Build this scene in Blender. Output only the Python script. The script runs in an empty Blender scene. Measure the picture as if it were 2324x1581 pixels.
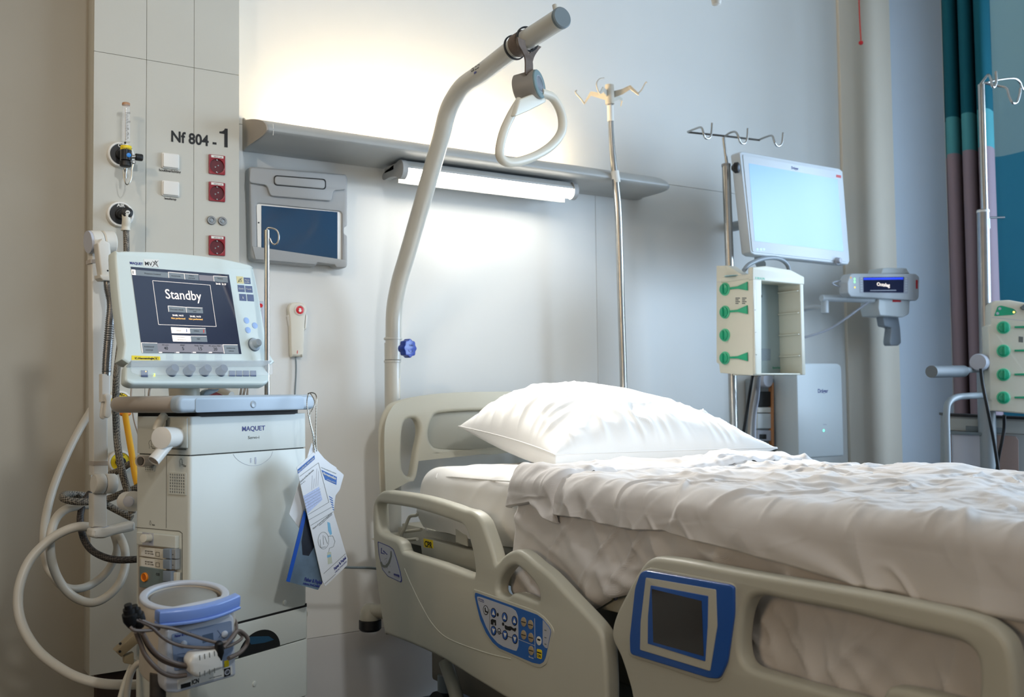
import bpy, bmesh, math, random
import numpy as np
from math import radians, sin, cos, pi

# ------------------------------------------------------------------ camera
IW, IH = 2324, 1581
FPX = 2265.0
YAW, PITCH, ROLL = np.radians([33.34, 2.633, -0.682])
CX, CY = 1162.0, 790.5
H = 1.0762
SC = bpy.context.scene
COL = SC.collection


def _rot(yaw, pitch, roll):
    cyw, sy = np.cos(yaw), np.sin(yaw)
    cp, sp = np.cos(pitch), np.sin(pitch)
    f = np.array([sy * cp, cyw * cp, sp])
    r = np.array([cyw, -sy, 0.0])
    u = np.cross(r, f)
    c, s = np.cos(roll), np.sin(roll)
    return c * r + s * u, -s * r + c * u, f


CR, CU, CF = _rot(YAW, PITCH, ROLL)
CAM = np.array([0, 0, H])
cd = bpy.data.cameras.new('camera')
cam = bpy.data.objects.new('camera', cd)
COL.objects.link(cam)
import mathutils
M = mathutils.Matrix(((CR[0], CU[0], -CF[0], 0), (CR[1], CU[1], -CF[1], 0), (CR[2], CU[2], -CF[2], H), (0, 0, 0, 1)))
cam.matrix_world = M
cd.sensor_width = 36
cd.lens = FPX / IW * 36
cd.clip_start = 0.02
cd.dof.use_dof = True
cd.dof.focus_distance = 2.55
cd.dof.aperture_fstop = 4.5
SC.camera = cam
SC.view_settings.view_transform = 'Standard'
SC.view_settings.look = 'None'
SC.view_settings.exposure = 0.62
SC.view_settings.gamma = 1
SC.view_settings.use_curve_mapping = False
try:
    SC.cycles.max_bounces = 6
    SC.cycles.diffuse_bounces = 3
    SC.cycles.glossy_bounces = 3
    SC.cycles.transmission_bounces = 6
    SC.cycles.caustics_reflective = False
    SC.cycles.caustics_refractive = False
    SC.cycles.sample_clamp_indirect = 4
except Exception:
    pass

# ------------------------------------------------------------------ world and lights
wd = bpy.data.worlds.new('sky')
SC.world = wd
wd.use_nodes = True
wb = wd.node_tree.nodes['Background']
wb.inputs[0].default_value = (0.45, 0.65, 1.0, 1)
wb.inputs[1].default_value = 1.0


def area(name, loc, target, sx, sy, power, color):
    l = bpy.data.lights.new(name, 'AREA')
    l.shape = 'RECTANGLE'
    l.size = sx
    l.size_y = sy
    l.energy = power
    l.color = color
    o = bpy.data.objects.new(name, l)
    COL.objects.link(o)
    d = mathutils.Vector(target) - mathutils.Vector(loc)
    o.location = loc
    o.rotation_euler = d.to_track_quat('-Z', 'Y').to_euler()
    return o


RX = 4.95     # right wall, holds the window
LX = -2.6     # left wall, holds the doorway
area('daylight_window', (RX + 0.22, 0.35, 1.75), (0, 0.35, 1.55), 2.9, 1.9, 165, (0.60, 0.79, 1.0))
area('corridor_light', (LX - 0.3, 0.2, 1.85), (2, 0.8, 2.0), 1.2, 0.9, 18, (1.0, 0.74, 0.48))
area('ceiling_lamp_light', (-0.6, -1.4, 3.6), (-0.5, -1.0, 0), 1.2, 1.2, 14, (1.0, 0.90, 0.78))


def spot(name, loc, target, power, color, cone, blend, r):
    l = bpy.data.lights.new(name, 'SPOT')
    l.energy = power
    l.color = color
    l.spot_size = radians(cone)
    l.spot_blend = blend
    l.shadow_soft_size = r
    o = bpy.data.objects.new(name, l)
    COL.objects.link(o)
    o.location = loc
    o.rotation_euler = (mathutils.Vector(target) - mathutils.Vector(loc)).to_track_quat('-Z', 'Y').to_euler()


# unseen spots, added to brighten the middle and leave the floor dim
spot('added_warm_spot', (-1.9, 0.2, 3.3), (0.6, 2.9, 1.9), 92, (1.0, 0.82, 0.64), 42, 1.0, 0.12)
spot('added_neutral_spot', (0.9, -1.3, 3.4), (1.0, 2.3, 1.5), 120, (0.96, 0.985, 1.0), 44, 1.0, 0.16)

# ------------------------------------------------------------------ helpers


def lin(h):
    h = h.lstrip('#')
    c = [int(h[i:i + 2], 16) / 255 for i in (0, 2, 4)]
    return tuple((x / 12.92 if x <= 0.04045 else ((x + 0.055) / 1.055) ** 2.4) for x in c) + (1,)


MATS = {}


def mat(name, color, rough=0.5, metal=0.0, var=0.04, scale=8, bump=0.0, bscale=200, emit=0, ecol=None,
        trans=0.0, alpha=1.0, coat=0.0, sheen=0.0, spec=0.5):
    if name in MATS:
        return MATS[name]
    m = bpy.data.materials.new(name)
    m.use_nodes = True
    nt = m.node_tree
    b = nt.nodes['Principled BSDF']
    c = lin(color)
    b.inputs['Roughness'].default_value = rough
    b.inputs['Metallic'].default_value = metal
    b.inputs['Specular IOR Level'].default_value = spec
    tc = nt.nodes.new('ShaderNodeTexCoord')
    if var > 0:
        n = nt.nodes.new('ShaderNodeTexNoise')
        n.inputs['Scale'].default_value = scale
        n.inputs['Detail'].default_value = 4
        nt.links.new(tc.outputs['Object'], n.inputs['Vector'])
        r = nt.nodes.new('ShaderNodeValToRGB')
        r.color_ramp.elements[0].position = 0.3
        r.color_ramp.elements[1].position = 0.7
        r.color_ramp.elements[0].color = tuple(x * (1 - var) for x in c[:3]) + (1,)
        r.color_ramp.elements[1].color = tuple(min(1, x * (1 + var)) for x in c[:3]) + (1,)
        nt.links.new(n.outputs['Fac'], r.inputs[0])
        nt.links.new(r.outputs[0], b.inputs['Base Color'])
    else:
        b.inputs['Base Color'].default_value = c
    if bump > 0:
        n2 = nt.nodes.new('ShaderNodeTexNoise')
        n2.inputs['Scale'].default_value = bscale
        n2.inputs['Detail'].default_value = 2
        nt.links.new(tc.outputs['Object'], n2.inputs['Vector'])
        bp = nt.nodes.new('ShaderNodeBump')
        bp.inputs['Strength'].default_value = bump
        bp.inputs['Distance'].default_value = 0.002
        nt.links.new(n2.outputs['Fac'], bp.inputs['Height'])
        nt.links.new(bp.outputs[0], b.inputs['Normal'])
    if emit > 0:
        b.inputs['Emission Color'].default_value = lin(ecol or color)
        b.inputs['Emission Strength'].default_value = emit
    if trans > 0:
        b.inputs['Transmission Weight'].default_value = trans
        b.inputs['IOR'].default_value = 1.45
    if alpha < 1:
        b.inputs['Alpha'].default_value = alpha
    if coat > 0:
        b.inputs['Coat Weight'].default_value = coat
        b.inputs['Coat Roughness'].default_value = 0.08
    if sheen > 0:
        b.inputs['Sheen Weight'].default_value = sheen
    MATS[name] = m
    return m


V = lambda *a: np.array(a, float)


def ray(x, y):
    return (x - CX) / FPX * CR - (y - CY) / FPX * CU + CF


def at(x, y, depth):
    return CAM + ray(x, y) * depth


def onX(x, y, X):
    d = ray(x, y)
    return CAM + d * (X / d[0])


def onY(x, y, Y):
    d = ray(x, y)
    return CAM + d * (Y / d[1])


def onZ(x, y, Z):
    d = ray(x, y)
    return CAM + d * ((Z - H) / d[2])


class Fr:
    """a plane in the room: u to the right, v up, n towards the viewer's side"""

    def __init__(s, o, yaw=0, tilt=0, roll=0):
        s.o = np.array(o, float)
        y, t = radians(yaw), radians(tilt)
        u = V(cos(y), sin(y), 0)
        n0 = V(sin(y), -cos(y), 0)
        z = V(0, 0, 1)
        v = cos(t) * z - sin(t) * n0
        s.n = cos(t) * n0 + sin(t) * z
        r = radians(roll)
        s.u = cos(r) * u + sin(r) * v
        s.v = -sin(r) * u + cos(r) * v

    def P(s, u, v, w=0):
        return s.o + s.u * u + s.v * v + s.n * w

    def px(s, x, y, w=0):
        d = ray(x, y)
        t = (w + (s.o - CAM) @ s.n) / (d @ s.n)
        q = CAM + d * t - s.o
        return float(q @ s.u), float(q @ s.v)

    def pxs(s, pts, w=0):
        return [s.px(x, y, w) for x, y in pts]

    def off(s, u, v, w=0):
        f = Fr(s.P(u, v, w))
        f.u, f.v, f.n = s.u, s.v, s.n
        return f


ORG = {}


def thing(name, label, cat, loc, group=None):
    o = bpy.data.objects.new(name, None)
    o.empty_display_size = 0.05
    COL.objects.link(o)
    o.location = tuple(loc)
    o['label'] = label
    o['category'] = cat
    if group:
        o['group'] = group
    ORG[o] = np.array(loc, float)
    return o


def link(name, me, m, parent=None, smooth=30, label=None):
    me.name = name
    o = bpy.data.objects.new(name, me)
    COL.objects.link(o)
    if m is not None:
        me.materials.clear()
        me.materials.append(m)
    if parent is not None:
        org = ORG[parent]
        me.transform(mathutils.Matrix.Translation((-org[0], -org[1], -org[2])))
        o.parent = parent
        ORG[o] = org
    else:
        # origin at the mesh centre
        if len(me.vertices):
            co = np.empty(len(me.vertices) * 3)
            me.vertices.foreach_get('co', co)
            co = co.reshape(-1, 3)
            org = (co.min(0) + co.max(0)) / 2
            org[2] = co[:, 2].min()
            me.transform(mathutils.Matrix.Translation(-mathutils.Vector(org)))
            o.location = org
            ORG[o] = org
    if smooth:
        me.polygons.foreach_set('use_smooth', [True] * len(me.polygons))
        try:
            me.set_sharp_from_angle(angle=radians(smooth))
        except Exception:
            pass
    if label:
        o['label'] = label
    return o


def tag(o, label, cat, group=None):
    o['label'] = label
    o['category'] = cat
    if group:
        o['group'] = group
    return o


def struct(o):
    o['kind'] = 'structure'
    return o


def mesh(verts, faces):
    me = bpy.data.meshes.new('m')
    me.from_pydata([tuple(v) for v in verts], [], faces)
    me.update()
    return me


def bm_mesh(bm):
    bmesh.ops.recalc_face_normals(bm, faces=bm.faces)
    me = bpy.data.meshes.new('m')
    bm.to_mesh(me)
    bm.free()
    return me


def boxmesh(fr, u0, u1, v0, v1, w0, w1, bev=0.0, seg=2):
    bm = bmesh.new()
    vs = [bm.verts.new(tuple(fr.P(u, v, w))) for u in (u0, u1) for v in (v0, v1) for w in (w0, w1)]
    for f in ((0, 1, 3, 2), (4, 6, 7, 5), (0, 4, 5, 1), (2, 3, 7, 6), (0, 2, 6, 4), (1, 5, 7, 3)):
        bm.faces.new([vs[i] for i in f])
    bmesh.ops.recalc_face_normals(bm, faces=bm.faces)
    if bev > 0:
        b = min(bev, abs(u1 - u0) * .45, abs(v1 - v0) * .45, abs(w1 - w0) * .45)
        bmesh.ops.bevel(bm, geom=bm.edges[:], offset=b, segments=seg, affect='EDGES', profile=0.5)
    return bm_mesh(bm)


WORLD = Fr((0, 0, 0))


def box(name, fr, u0, u1, v0, v1, w0, w1, m, parent=None, bev=0.002, seg=2, label=None):
    return link(name, boxmesh(fr, u0, u1, v0, v1, w0, w1, bev, seg), m, parent, label=label)


def wbox(name, x0, x1, y0, y1, z0, z1, m, parent=None, bev=0.002, seg=2, label=None):
    return link(name, boxmesh(WORLD, x0, x1, z0, z1, -y1, -y0, bev, seg), m, parent, label=label)


def join(meshes):
    bm = bmesh.new()
    for me in meshes:
        bm.from_mesh(me)
        bpy.data.meshes.remove(me)
    me = bpy.data.meshes.new('m')
    bm.to_mesh(me)
    bm.free()
    return me


def rpoly(pts, r=0.01, n=5):
    """polygon with rounded corners; r one radius or a list"""
    out = []
    k = len(pts)
    P = [np.array(p, float) for p in pts]
    for i in range(k):
        a, b, c = P[i - 1], P[i], P[(i + 1) % k]
        rr = r[i] if isinstance(r, (list, tuple)) else r
        da, dc = a - b, c - b
        la, lc = np.linalg.norm(da), np.linalg.norm(dc)
        if rr <= 0 or la < 1e-9 or lc < 1e-9:
            out.append(tuple(b))
            continue
        rr = min(rr, la * .45, lc * .45)
        p0, p1 = b + da / la * rr, b + dc / lc * rr
        for j in range(n + 1):
            t = j / n
            out.append(tuple((1 - t) ** 2 * p0 + 2 * t * (1 - t) * b + t * t * p1))
    return out


def spline(pts, n=6, closed=True):
    P = [np.array(p, float) for p in pts]
    k = len(P)
    out = []
    rng = range(k) if closed else range(k - 1)
    for i in rng:
        if closed:
            p0, p1, p2, p3 = P[i - 1], P[i], P[(i + 1) % k], P[(i + 2) % k]
        else:
            p0, p1, p2, p3 = P[max(i - 1, 0)], P[i], P[i + 1], P[min(i + 2, k - 1)]
        for j in range(n):
            t = j / n
            out.append(0.5 * ((2 * p1) + (-p0 + p2) * t + (2 * p0 - 5 * p1 + 4 * p2 - p3) * t * t + (-p0 + 3 * p1 - 3 * p2 + p3) * t ** 3))
    if not closed:
        out.append(P[-1])
    return [tuple(float(a) for a in q) for q in out]


def circ(u, v, r, n=24, rv=None):
    rv = rv or r
    return [(u + r * cos(2 * pi * i / n), v + rv * sin(2 * pi * i / n)) for i in range(n)]


def platemesh(fr, outline, w0, w1, bev=0.0, holes=(), res=2):
    cu = bpy.data.curves.new('c', 'CURVE')
    cu.dimensions = '2D'
    cu.fill_mode = 'BOTH'
    for loop in [outline] + list(holes):
        sp = cu.splines.new('POLY')
        sp.points.add(len(loop) - 1)
        sp.points.foreach_set('co', [c for p in loop for c in (p[0], p[1], 0, 1)])
        sp.use_cyclic_u = True
    h = (w1 - w0) / 2
    bev = min(bev, h * .98)
    cu.extrude = h - bev
    cu.bevel_depth = bev
    cu.bevel_resolution = res
    cu.offset = -bev
    ob = bpy.data.objects.new('c', cu)
    me = bpy.data.meshes.new_from_object(ob)
    bpy.data.objects.remove(ob)
    bpy.data.curves.remove(cu)
    n = len(me.vertices)
    co = np.empty(n * 3)
    me.vertices.foreach_get('co', co)
    co = co.reshape(-1, 3)
    o = fr.P(0, 0, (w0 + w1) / 2)
    w = o + co[:, :1] * fr.u + co[:, 1:2] * fr.v + co[:, 2:] * fr.n
    me.vertices.foreach_set('co', w.ravel())
    bm = bmesh.new()
    bm.from_mesh(me)
    bmesh.ops.remove_doubles(bm, verts=bm.verts, dist=1e-5)
    bm.to_mesh(me)
    bm.free()
    me.update()
    return me


def plate(name, fr, outline, w0, w1, m, parent=None, bev=0.0, holes=(), res=2, label=None):
    return link(name, platemesh(fr, outline, w0, w1, bev, holes, res), m, parent, label=label)


def pxplate(name, fr, pxs, w0, w1, m, parent=None, bev=0.0, r=0.0, holes=(), smooth=False, label=None, res=2):
    o = fr.pxs(pxs, w1)
    o = spline(o, 4) if smooth else (rpoly(o, r) if r else o)
    hs = []
    for hpx in holes:
        q = fr.pxs(hpx, w1)
        hs.append(spline(q, 4) if smooth else (rpoly(q, r) if r else q))
    return plate(name, fr, o, w0, w1, m, parent, bev, hs, res, label)


def rrect(u0, u1, v0, v1, r, n=5):
    return rpoly([(u0, v0), (u1, v0), (u1, v1), (u0, v1)], r, n)


def tubemesh(pts, r, closed=False, seg=10, n=6, smooth=True, cap=True):
    pts = [np.array(p, float) for p in pts]
    if smooth and len(pts) > 2:
        rr = r
        if isinstance(r, (list, tuple)):
            q = spline([tuple(p) + (x,) for p, x in zip(pts, r)], n, closed)
            pts = [np.array(p[:3]) for p in q]
            rr = [p[3] for p in q]
        else:
            pts = [np.array(p) for p in spline([tuple(p) for p in pts], n, closed)]
        r = rr
    k = len(pts)
    rs = r if isinstance(r, (list, tuple)) else [r] * k
    T = []
    for i in range(k):
        if closed:
            t = pts[(i + 1) % k] - pts[i - 1]
        else:
            t = pts[min(i + 1, k - 1)] - pts[max(i - 1, 0)]
        l = np.linalg.norm(t)
        T.append(t / l if l > 1e-12 else V(0, 0, 1))
    ref = V(0, 0, 1) if abs(T[0][2]) < .9 else V(1, 0, 0)
    N = np.cross(T[0], ref)
    N /= np.linalg.norm(N)
    verts, faces = [], []
    for i in range(k):
        N = N - T[i] * (N @ T[i])
        N /= np.linalg.norm(N)
        B = np.cross(T[i], N)
        for j in range(seg):
            a = 2 * pi * j / seg
            verts.append(pts[i] + rs[i] * (cos(a) * N + sin(a) * B))
    for i in range(k if closed else k - 1):
        for j in range(seg):
            a, b = i * seg + j, i * seg + (j + 1) % seg
            i2 = (i + 1) % k
            faces.append((a, b, i2 * seg + (j + 1) % seg, i2 * seg + j))
    if cap and not closed:
        faces.append(tuple(range(seg))[::-1])
        faces.append(tuple((k - 1) * seg + j for j in range(seg)))
    return mesh(verts, faces)


def tube(name, pts, r, m, parent=None, closed=False, seg=10, n=6, smooth=True, label=None):
    return link(name, tubemesh(pts, r, closed, seg, n, smooth), m, parent, smooth=50, label=label)


def lathemesh(p0, axis, prof, seg=28):
    """prof: list of (distance along axis, radius)"""
    a = np.array(axis, float)
    a /= np.linalg.norm(a)
    ref = V(0, 0, 1) if abs(a[2]) < .9 else V(1, 0, 0)
    N = np.cross(a, ref)
    N /= np.linalg.norm(N)
    B = np.cross(a, N)
    p0 = np.array(p0, float)
    verts, faces = [], []
    for d, r in prof:
        for j in range(seg):
            t = 2 * pi * j / seg
            verts.append(p0 + a * d + r * (cos(t) * N + sin(t) * B))
    k = len(prof)
    for i in range(k - 1):
        for j in range(seg):
            x, y = i * seg + j, i * seg + (j + 1) % seg
            faces.append((x, y, y + seg, x + seg))
    faces.append(tuple(range(seg))[::-1])
    faces.append(tuple((k - 1) * seg + j for j in range(seg)))
    me = mesh(verts, faces)
    bm = bmesh.new()
    bm.from_mesh(me)
    bmesh.ops.recalc_face_normals(bm, faces=bm.faces)
    bm.to_mesh(me)
    bm.free()
    return me


def lathe(name, p0, axis, prof, m, parent=None, seg=28, label=None):
    return link(name, lathemesh(p0, axis, prof, seg), m, parent, smooth=40, label=label)


def textmesh(s, fr, u, v, size, w=0.0005, align='LEFT', width=None, bold=0.0, thick=0.0002):
    cu = bpy.data.curves.new('t', 'FONT')
    cu.body = s
    cu.size = size
    cu.align_x = align
    cu.offset = bold
    cu.extrude = thick
    cu.resolution_u = 3
    ob = bpy.data.objects.new('t', cu)
    me = bpy.data.meshes.new_from_object(ob)
    bpy.data.objects.remove(ob)
    bpy.data.curves.remove(cu)
    n = len(me.vertices)
    co = np.empty(n * 3)
    me.vertices.foreach_get('co', co)
    co = co.reshape(-1, 3)
    if width and n:
        k = width / max(1e-9, co[:, 0].max() - co[:, 0].min())
        co[:, 0] *= k
    p = fr.P(u, v, w) + co[:, :1] * fr.u + co[:, 1:2] * fr.v + co[:, 2:] * fr.n
    me.vertices.foreach_set('co', p.ravel())
    me.update()
    return me


def text(s, fr, u, v, size, m, parent, w=0.0005, align='LEFT', width=None, bold=0.0, name='lettering', label=None, thick=0.0002):
    return link(name, textmesh(s, fr, u, v, size, w, align, width, bold, thick), m, parent, smooth=0, label=label)


def pxtext(s, fr, x0, y0, x1, y1, m, parent, w=0.0005, bold=0.0, capfrac=0.72, name='lettering', h=None, ext=0.0):
    """text whose baseline starts at pixel (x0,y0), ends at x1, with cap height reaching y1"""
    a = fr.px(x0, y0, w)
    top = fr.px(x0, y1, w)
    b = fr.px(x1, y0, w)
    size = abs(top[1] - a[1]) / capfrac
    return text(s, fr, a[0], a[1], size, m, parent, w, width=abs(b[0] - a[0]), bold=bold, name=name)


def lines(name, fr, segs, wd_, w, m, parent, th=0.0004):
    """flat printed strokes"""
    ms = []
    for a, b in segs:
        a, b = np.array(a), np.array(b)
        d = b - a
        L = np.linalg.norm(d)
        if L < 1e-9:
            continue
        d /= L
        q = V(-d[1], d[0]) * wd_ / 2
        c = [a - q, b - q, b + q, a + q]
        vs = [fr.P(p[0], p[1], w) for p in c] + [fr.P(p[0], p[1], w + th) for p in c]
        ms.append(mesh(vs, [(0, 3, 2, 1), (4, 5, 6, 7), (0, 1, 5, 4), (1, 2, 6, 5), (2, 3, 7, 6), (3, 0, 4, 7)]))
    return link(name, join(ms), m, parent, smooth=0)


def noise2(x, y, seed=0):
    """smooth value noise on arrays"""
    xi, yi = np.floor(x).astype(int), np.floor(y).astype(int)
    xf, yf = x - xi, y - yi

    def h(a, b):
        n = (a * 374761393 + b * 668265263 + seed * 1442695041) & 0x7fffffff
        n = (n ^ (n >> 13)) * 1274126177 & 0x7fffffff
        return ((n ^ (n >> 16)) & 0xffff) / 65535.0
    sx, sy = xf * xf * (3 - 2 * xf), yf * yf * (3 - 2 * yf)
    a = h(xi, yi) * (1 - sx) + h(xi + 1, yi) * sx
    b = h(xi, yi + 1) * (1 - sx) + h(xi + 1, yi + 1) * sx
    return (a * (1 - sy) + b * sy) * 2 - 1


def gridmesh(X):
    """X: array (n,m,3)"""
    n, m_ = X.shape[:2]
    idx = np.arange(n * m_).reshape(n, m_)
    f = np.stack([idx[:-1, :-1], idx[1:, :-1], idx[1:, 1:], idx[:-1, 1:]], -1).reshape(-1, 4)
    me = bpy.data.meshes.new('m')
    me.vertices.add(n * m_)
    me.vertices.foreach_set('co', X.ravel())
    me.loops.add(f.size)
    me.loops.foreach_set('vertex_index', f.ravel())
    me.polygons.add(len(f))
    me.polygons.foreach_set('loop_start', np.arange(0, f.size, 4))
    me.update(calc_edges=True)
    me.validate()
    return me


# ------------------------------------------------------------------ materials
M_wall = mat('wall_paint', '#dcdcd8', 0.42, var=0.015, scale=3, bump=0.06, bscale=300, spec=0.4)
M_wall_dk = mat('lower_wall_vinyl', '#c9c9c8', 0.5, var=0.02, scale=4)
M_joint = mat('joint', '#4b4a46', 0.8, var=0)
M_left = mat('left_wall_paint', '#a39c8d', 0.6, var=0.02, scale=3, bump=0.05, bscale=300)
M_column = mat('column_laminate', '#c3c1b6', 0.45, var=0.012, scale=5, bump=0.03, bscale=500)
M_floor = mat('floor_vinyl', '#1c2534', 0.35, var=0.15, scale=12)
M_ceil = mat('ceiling_paint', '#dad8d2', 0.9, var=0.01)
M_pil = mat('pilaster_paint', '#e3d9c8', 0.6, var=0.015, scale=3)
M_white = mat('white_plastic', '#e2e0d9', 0.35, var=0.01)
M_offw = mat('ivory_plastic', '#d6d1c2', 0.4, var=0.015, bump=0.05, bscale=900)
M_vent = mat('ventilator_shell', '#d3d6ce', 0.45, var=0.015, scale=6, bump=0.06, bscale=1200)
M_ui = mat('screen_housing', '#d5dfda', 0.4, var=0.01, bump=0.04, bscale=900)
M_dark = mat('dark_gap', '#0c0c0c', 0.7, var=0)
M_black = mat('black_rubber', '#0d0d0e', 0.5, var=0.05)
M_print = mat('black_print', '#101010', 0.6, var=0)
M_greyp = mat('grey_print', '#6d716c', 0.6, var=0)
M_lightp = mat('light_print', '#e6e4dc', 0.6, var=0)
M_red = mat('red_socket', '#8c0f1c', 0.35, var=0.03, coat=0.2)
M_redb = mat('red_button', '#c8161f', 0.35, var=0)
M_steel = mat('brushed_steel', '#b4b2ae', 0.25, metal=1.0, var=0.05, scale=30)
M_steel2 = mat('satin_steel', '#9a9a9a', 0.38, metal=1.0, var=0.05, scale=30)
M_bed = mat('bed_plastic', '#c4c1b1', 0.42, var=0.015, scale=5, bump=0.12, bscale=1400)
M_bedlt = mat('bed_frame_enamel', '#b3b1a3', 0.4, var=0.02)
M_trap = mat('trapeze_enamel', '#c2c0b6', 0.32, var=0.02, coat=0.25)
M_greycap = mat('grey_cap', '#6f7b80', 0.5, var=0.02)
M_blue = mat('blue_knob', '#0b3496', 0.35, var=0.03, coat=0.2)
M_bluep = mat('blue_print', '#2a63b0', 0.5, var=0)
M_bluef = mat('blue_frame', '#2a5cae', 0.35, var=0.02, coat=0.2)
M_navy = mat('navy_print', '#26307e', 0.5, var=0)
M_lgrey = mat('light_grey_print', '#b9bcc6', 0.5, var=0)
M_yellow = mat('yellow_print', '#efd21c', 0.5, var=0)
M_handle = mat('blue_grey_enamel', '#a9b7c2', 0.35, var=0.02)
M_taupe = mat('taupe_plastic', '#aca297', 0.3, var=0.02)
M_green = mat('green_knob', '#12a578', 0.35, var=0.03, coat=0.2)
M_greenl = mat('green_rim', '#5fd0a2', 0.4, var=0)
M_rack = mat('rack_plastic', '#e0dccb', 0.4, var=0.01)
M_rackin = mat('rack_inside', '#a5b4b4', 0.5, var=0.02)
M_shelf = mat('shelf_aluminium', '#a4a6a4', 0.42, var=0.03, scale=6, bump=0.08, bscale=900)
M_shelfend = mat('shelf_end_cap', '#a79f94', 0.55, var=0.03)
M_tabgrey = mat('grey_case', '#9a9c9c', 0.5, var=0.02, bump=0.05, bscale=800)
M_hosew = mat('white_hose', '#c3bdb0', 0.4, var=0.03)
M_orange = mat('orange_port', '#f08a1c', 0.5, var=0.05)
M_paper = mat('laminated_paper', '#e6e8ea', 0.25, var=0.01, coat=0.4)
M_mon = mat('monitor_housing', '#d2d8dc', 0.4, var=0.01)
M_drag = mat('dock_plastic', '#d5dcde', 0.35, var=0.01)
M_seat = mat('grey_enamel', '#8e979c', 0.4, var=0.03)


def braid_mat(name, c1, c2, sc=260):
    m = bpy.data.materials.new(name)
    m.use_nodes = True
    nt = m.node_tree
    b = nt.nodes['Principled BSDF']
    b.inputs['Roughness'].default_value = 0.6
    tc = nt.nodes.new('ShaderNodeTexCoord')
    k = nt.nodes.new('ShaderNodeTexChecker')
    k.inputs['Scale'].default_value = sc
    k.inputs[1].default_value = lin(c1)
    k.inputs[2].default_value = lin(c2)
    mp = nt.nodes.new('ShaderNodeMapping')
    mp.inputs['Rotation'].default_value = (0.7, 0.6, 0.78)
    nt.links.new(tc.outputs['Object'], mp.inputs[0])
    nt.links.new(mp.outputs[0], k.inputs[0])
    nt.links.new(k.outputs[0], b.inputs['Base Color'])
    return m


M_braid = braid_mat('braided_hose', '#8d8678', '#3a3733')
M_braidd = braid_mat('dark_braided_hose', '#4a4440', '#1a1816')
M_chain = mat('bead_chain_metal', '#8d8a80', 0.3, metal=0.9, var=0)


def cloth_mat(name, c, weave=0.0, wscale=900, sheen=0.2, var=0.02):
    m = bpy.data.materials.new(name)
    m.use_nodes = True
    nt = m.node_tree
    b = nt.nodes['Principled BSDF']
    b.inputs['Roughness'].default_value = 0.85
    b.inputs['Sheen Weight'].default_value = sheen
    b.inputs['Specular IOR Level'].default_value = 0.25
    tc = nt.nodes.new('ShaderNodeTexCoord')
    n = nt.nodes.new('ShaderNodeTexNoise')
    n.inputs['Scale'].default_value = 10
    n.inputs['Detail'].default_value = 5
    nt.links.new(tc.outputs['Object'], n.inputs['Vector'])
    r = nt.nodes.new('ShaderNodeValToRGB')
    cc = lin(c)
    r.color_ramp.elements[0].color = tuple(x * (1 - var) for x in cc[:3]) + (1,)
    r.color_ramp.elements[1].color = tuple(min(1, x * (1 + var)) for x in cc[:3]) + (1,)
    nt.links.new(n.outputs['Fac'], r.inputs[0])
    nt.links.new(r.outputs[0], b.inputs['Base Color'])
    if weave > 0:
        w = nt.nodes.new('ShaderNodeTexWave')
        w.wave_type = 'BANDS'
        w.bands_direction = 'DIAGONAL'
        w.inputs['Scale'].default_value = wscale
        w.inputs['Distortion'].default_value = 1.5
        w.inputs['Detail'].default_value = 1
        nt.links.new(tc.outputs['Object'], w.inputs['Vector'])
        n3 = nt.nodes.new('ShaderNodeTexNoise')
        n3.inputs['Scale'].default_value = 60
        n3.inputs['Detail'].default_value = 4
        nt.links.new(tc.outputs['Object'], n3.inputs['Vector'])
        mx = nt.nodes.new('ShaderNodeMath')
        mx.operation = 'ADD'
        nt.links.new(w.outputs['Fac'], mx.inputs[0])
        nt.links.new(n3.outputs['Fac'], mx.inputs[1])
        bp = nt.nodes.new('ShaderNodeBump')
        bp.inputs['Strength'].default_value = weave
        bp.inputs['Distance'].default_value = 0.002
        nt.links.new(mx.outputs[0], bp.inputs['Height'])
        nt.links.new(bp.outputs[0], b.inputs['Normal'])
    return m


M_sheet = cloth_mat('white_sheet', '#eceae6', 0.08, 300)
M_pillow = cloth_mat('white_pillowcase', '#f4f3f0', 0.06, 200)
M_blanket = cloth_mat('grey_beige_blanket', '#d9d4d0', 0.16, 240, sheen=0.3)

# ------------------------------------------------------------------ the room
WY = 3.2
FWL = Fr((0, WY, 0))                 # head wall plane
ZC = 3.7


def zwall(x, y, Y=WY):
    return onY(x, y, Y)


struct(wbox('floor', LX - 1.2, RX + 0.4, -3.2, WY + 0.3, -0.1, 0, M_floor, bev=0))
struct(wbox('ceiling', LX - 1.2, RX + 0.4, -3.2, WY + 0.3, ZC, ZC + 0.1, M_ceil, bev=0))
struct(wbox('wall_rear', LX - 1.2, RX + 0.3, -3.3, -3.2, 0, ZC, M_wall, bev=0))
back = struct(wbox('wall_back', LX - 1.2, RX + 0.3, WY + 0.012, WY + 0.12, 0, ZC, mat('wall_joint', '#a3a19b', 0.8, var=0), bev=0))
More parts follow.
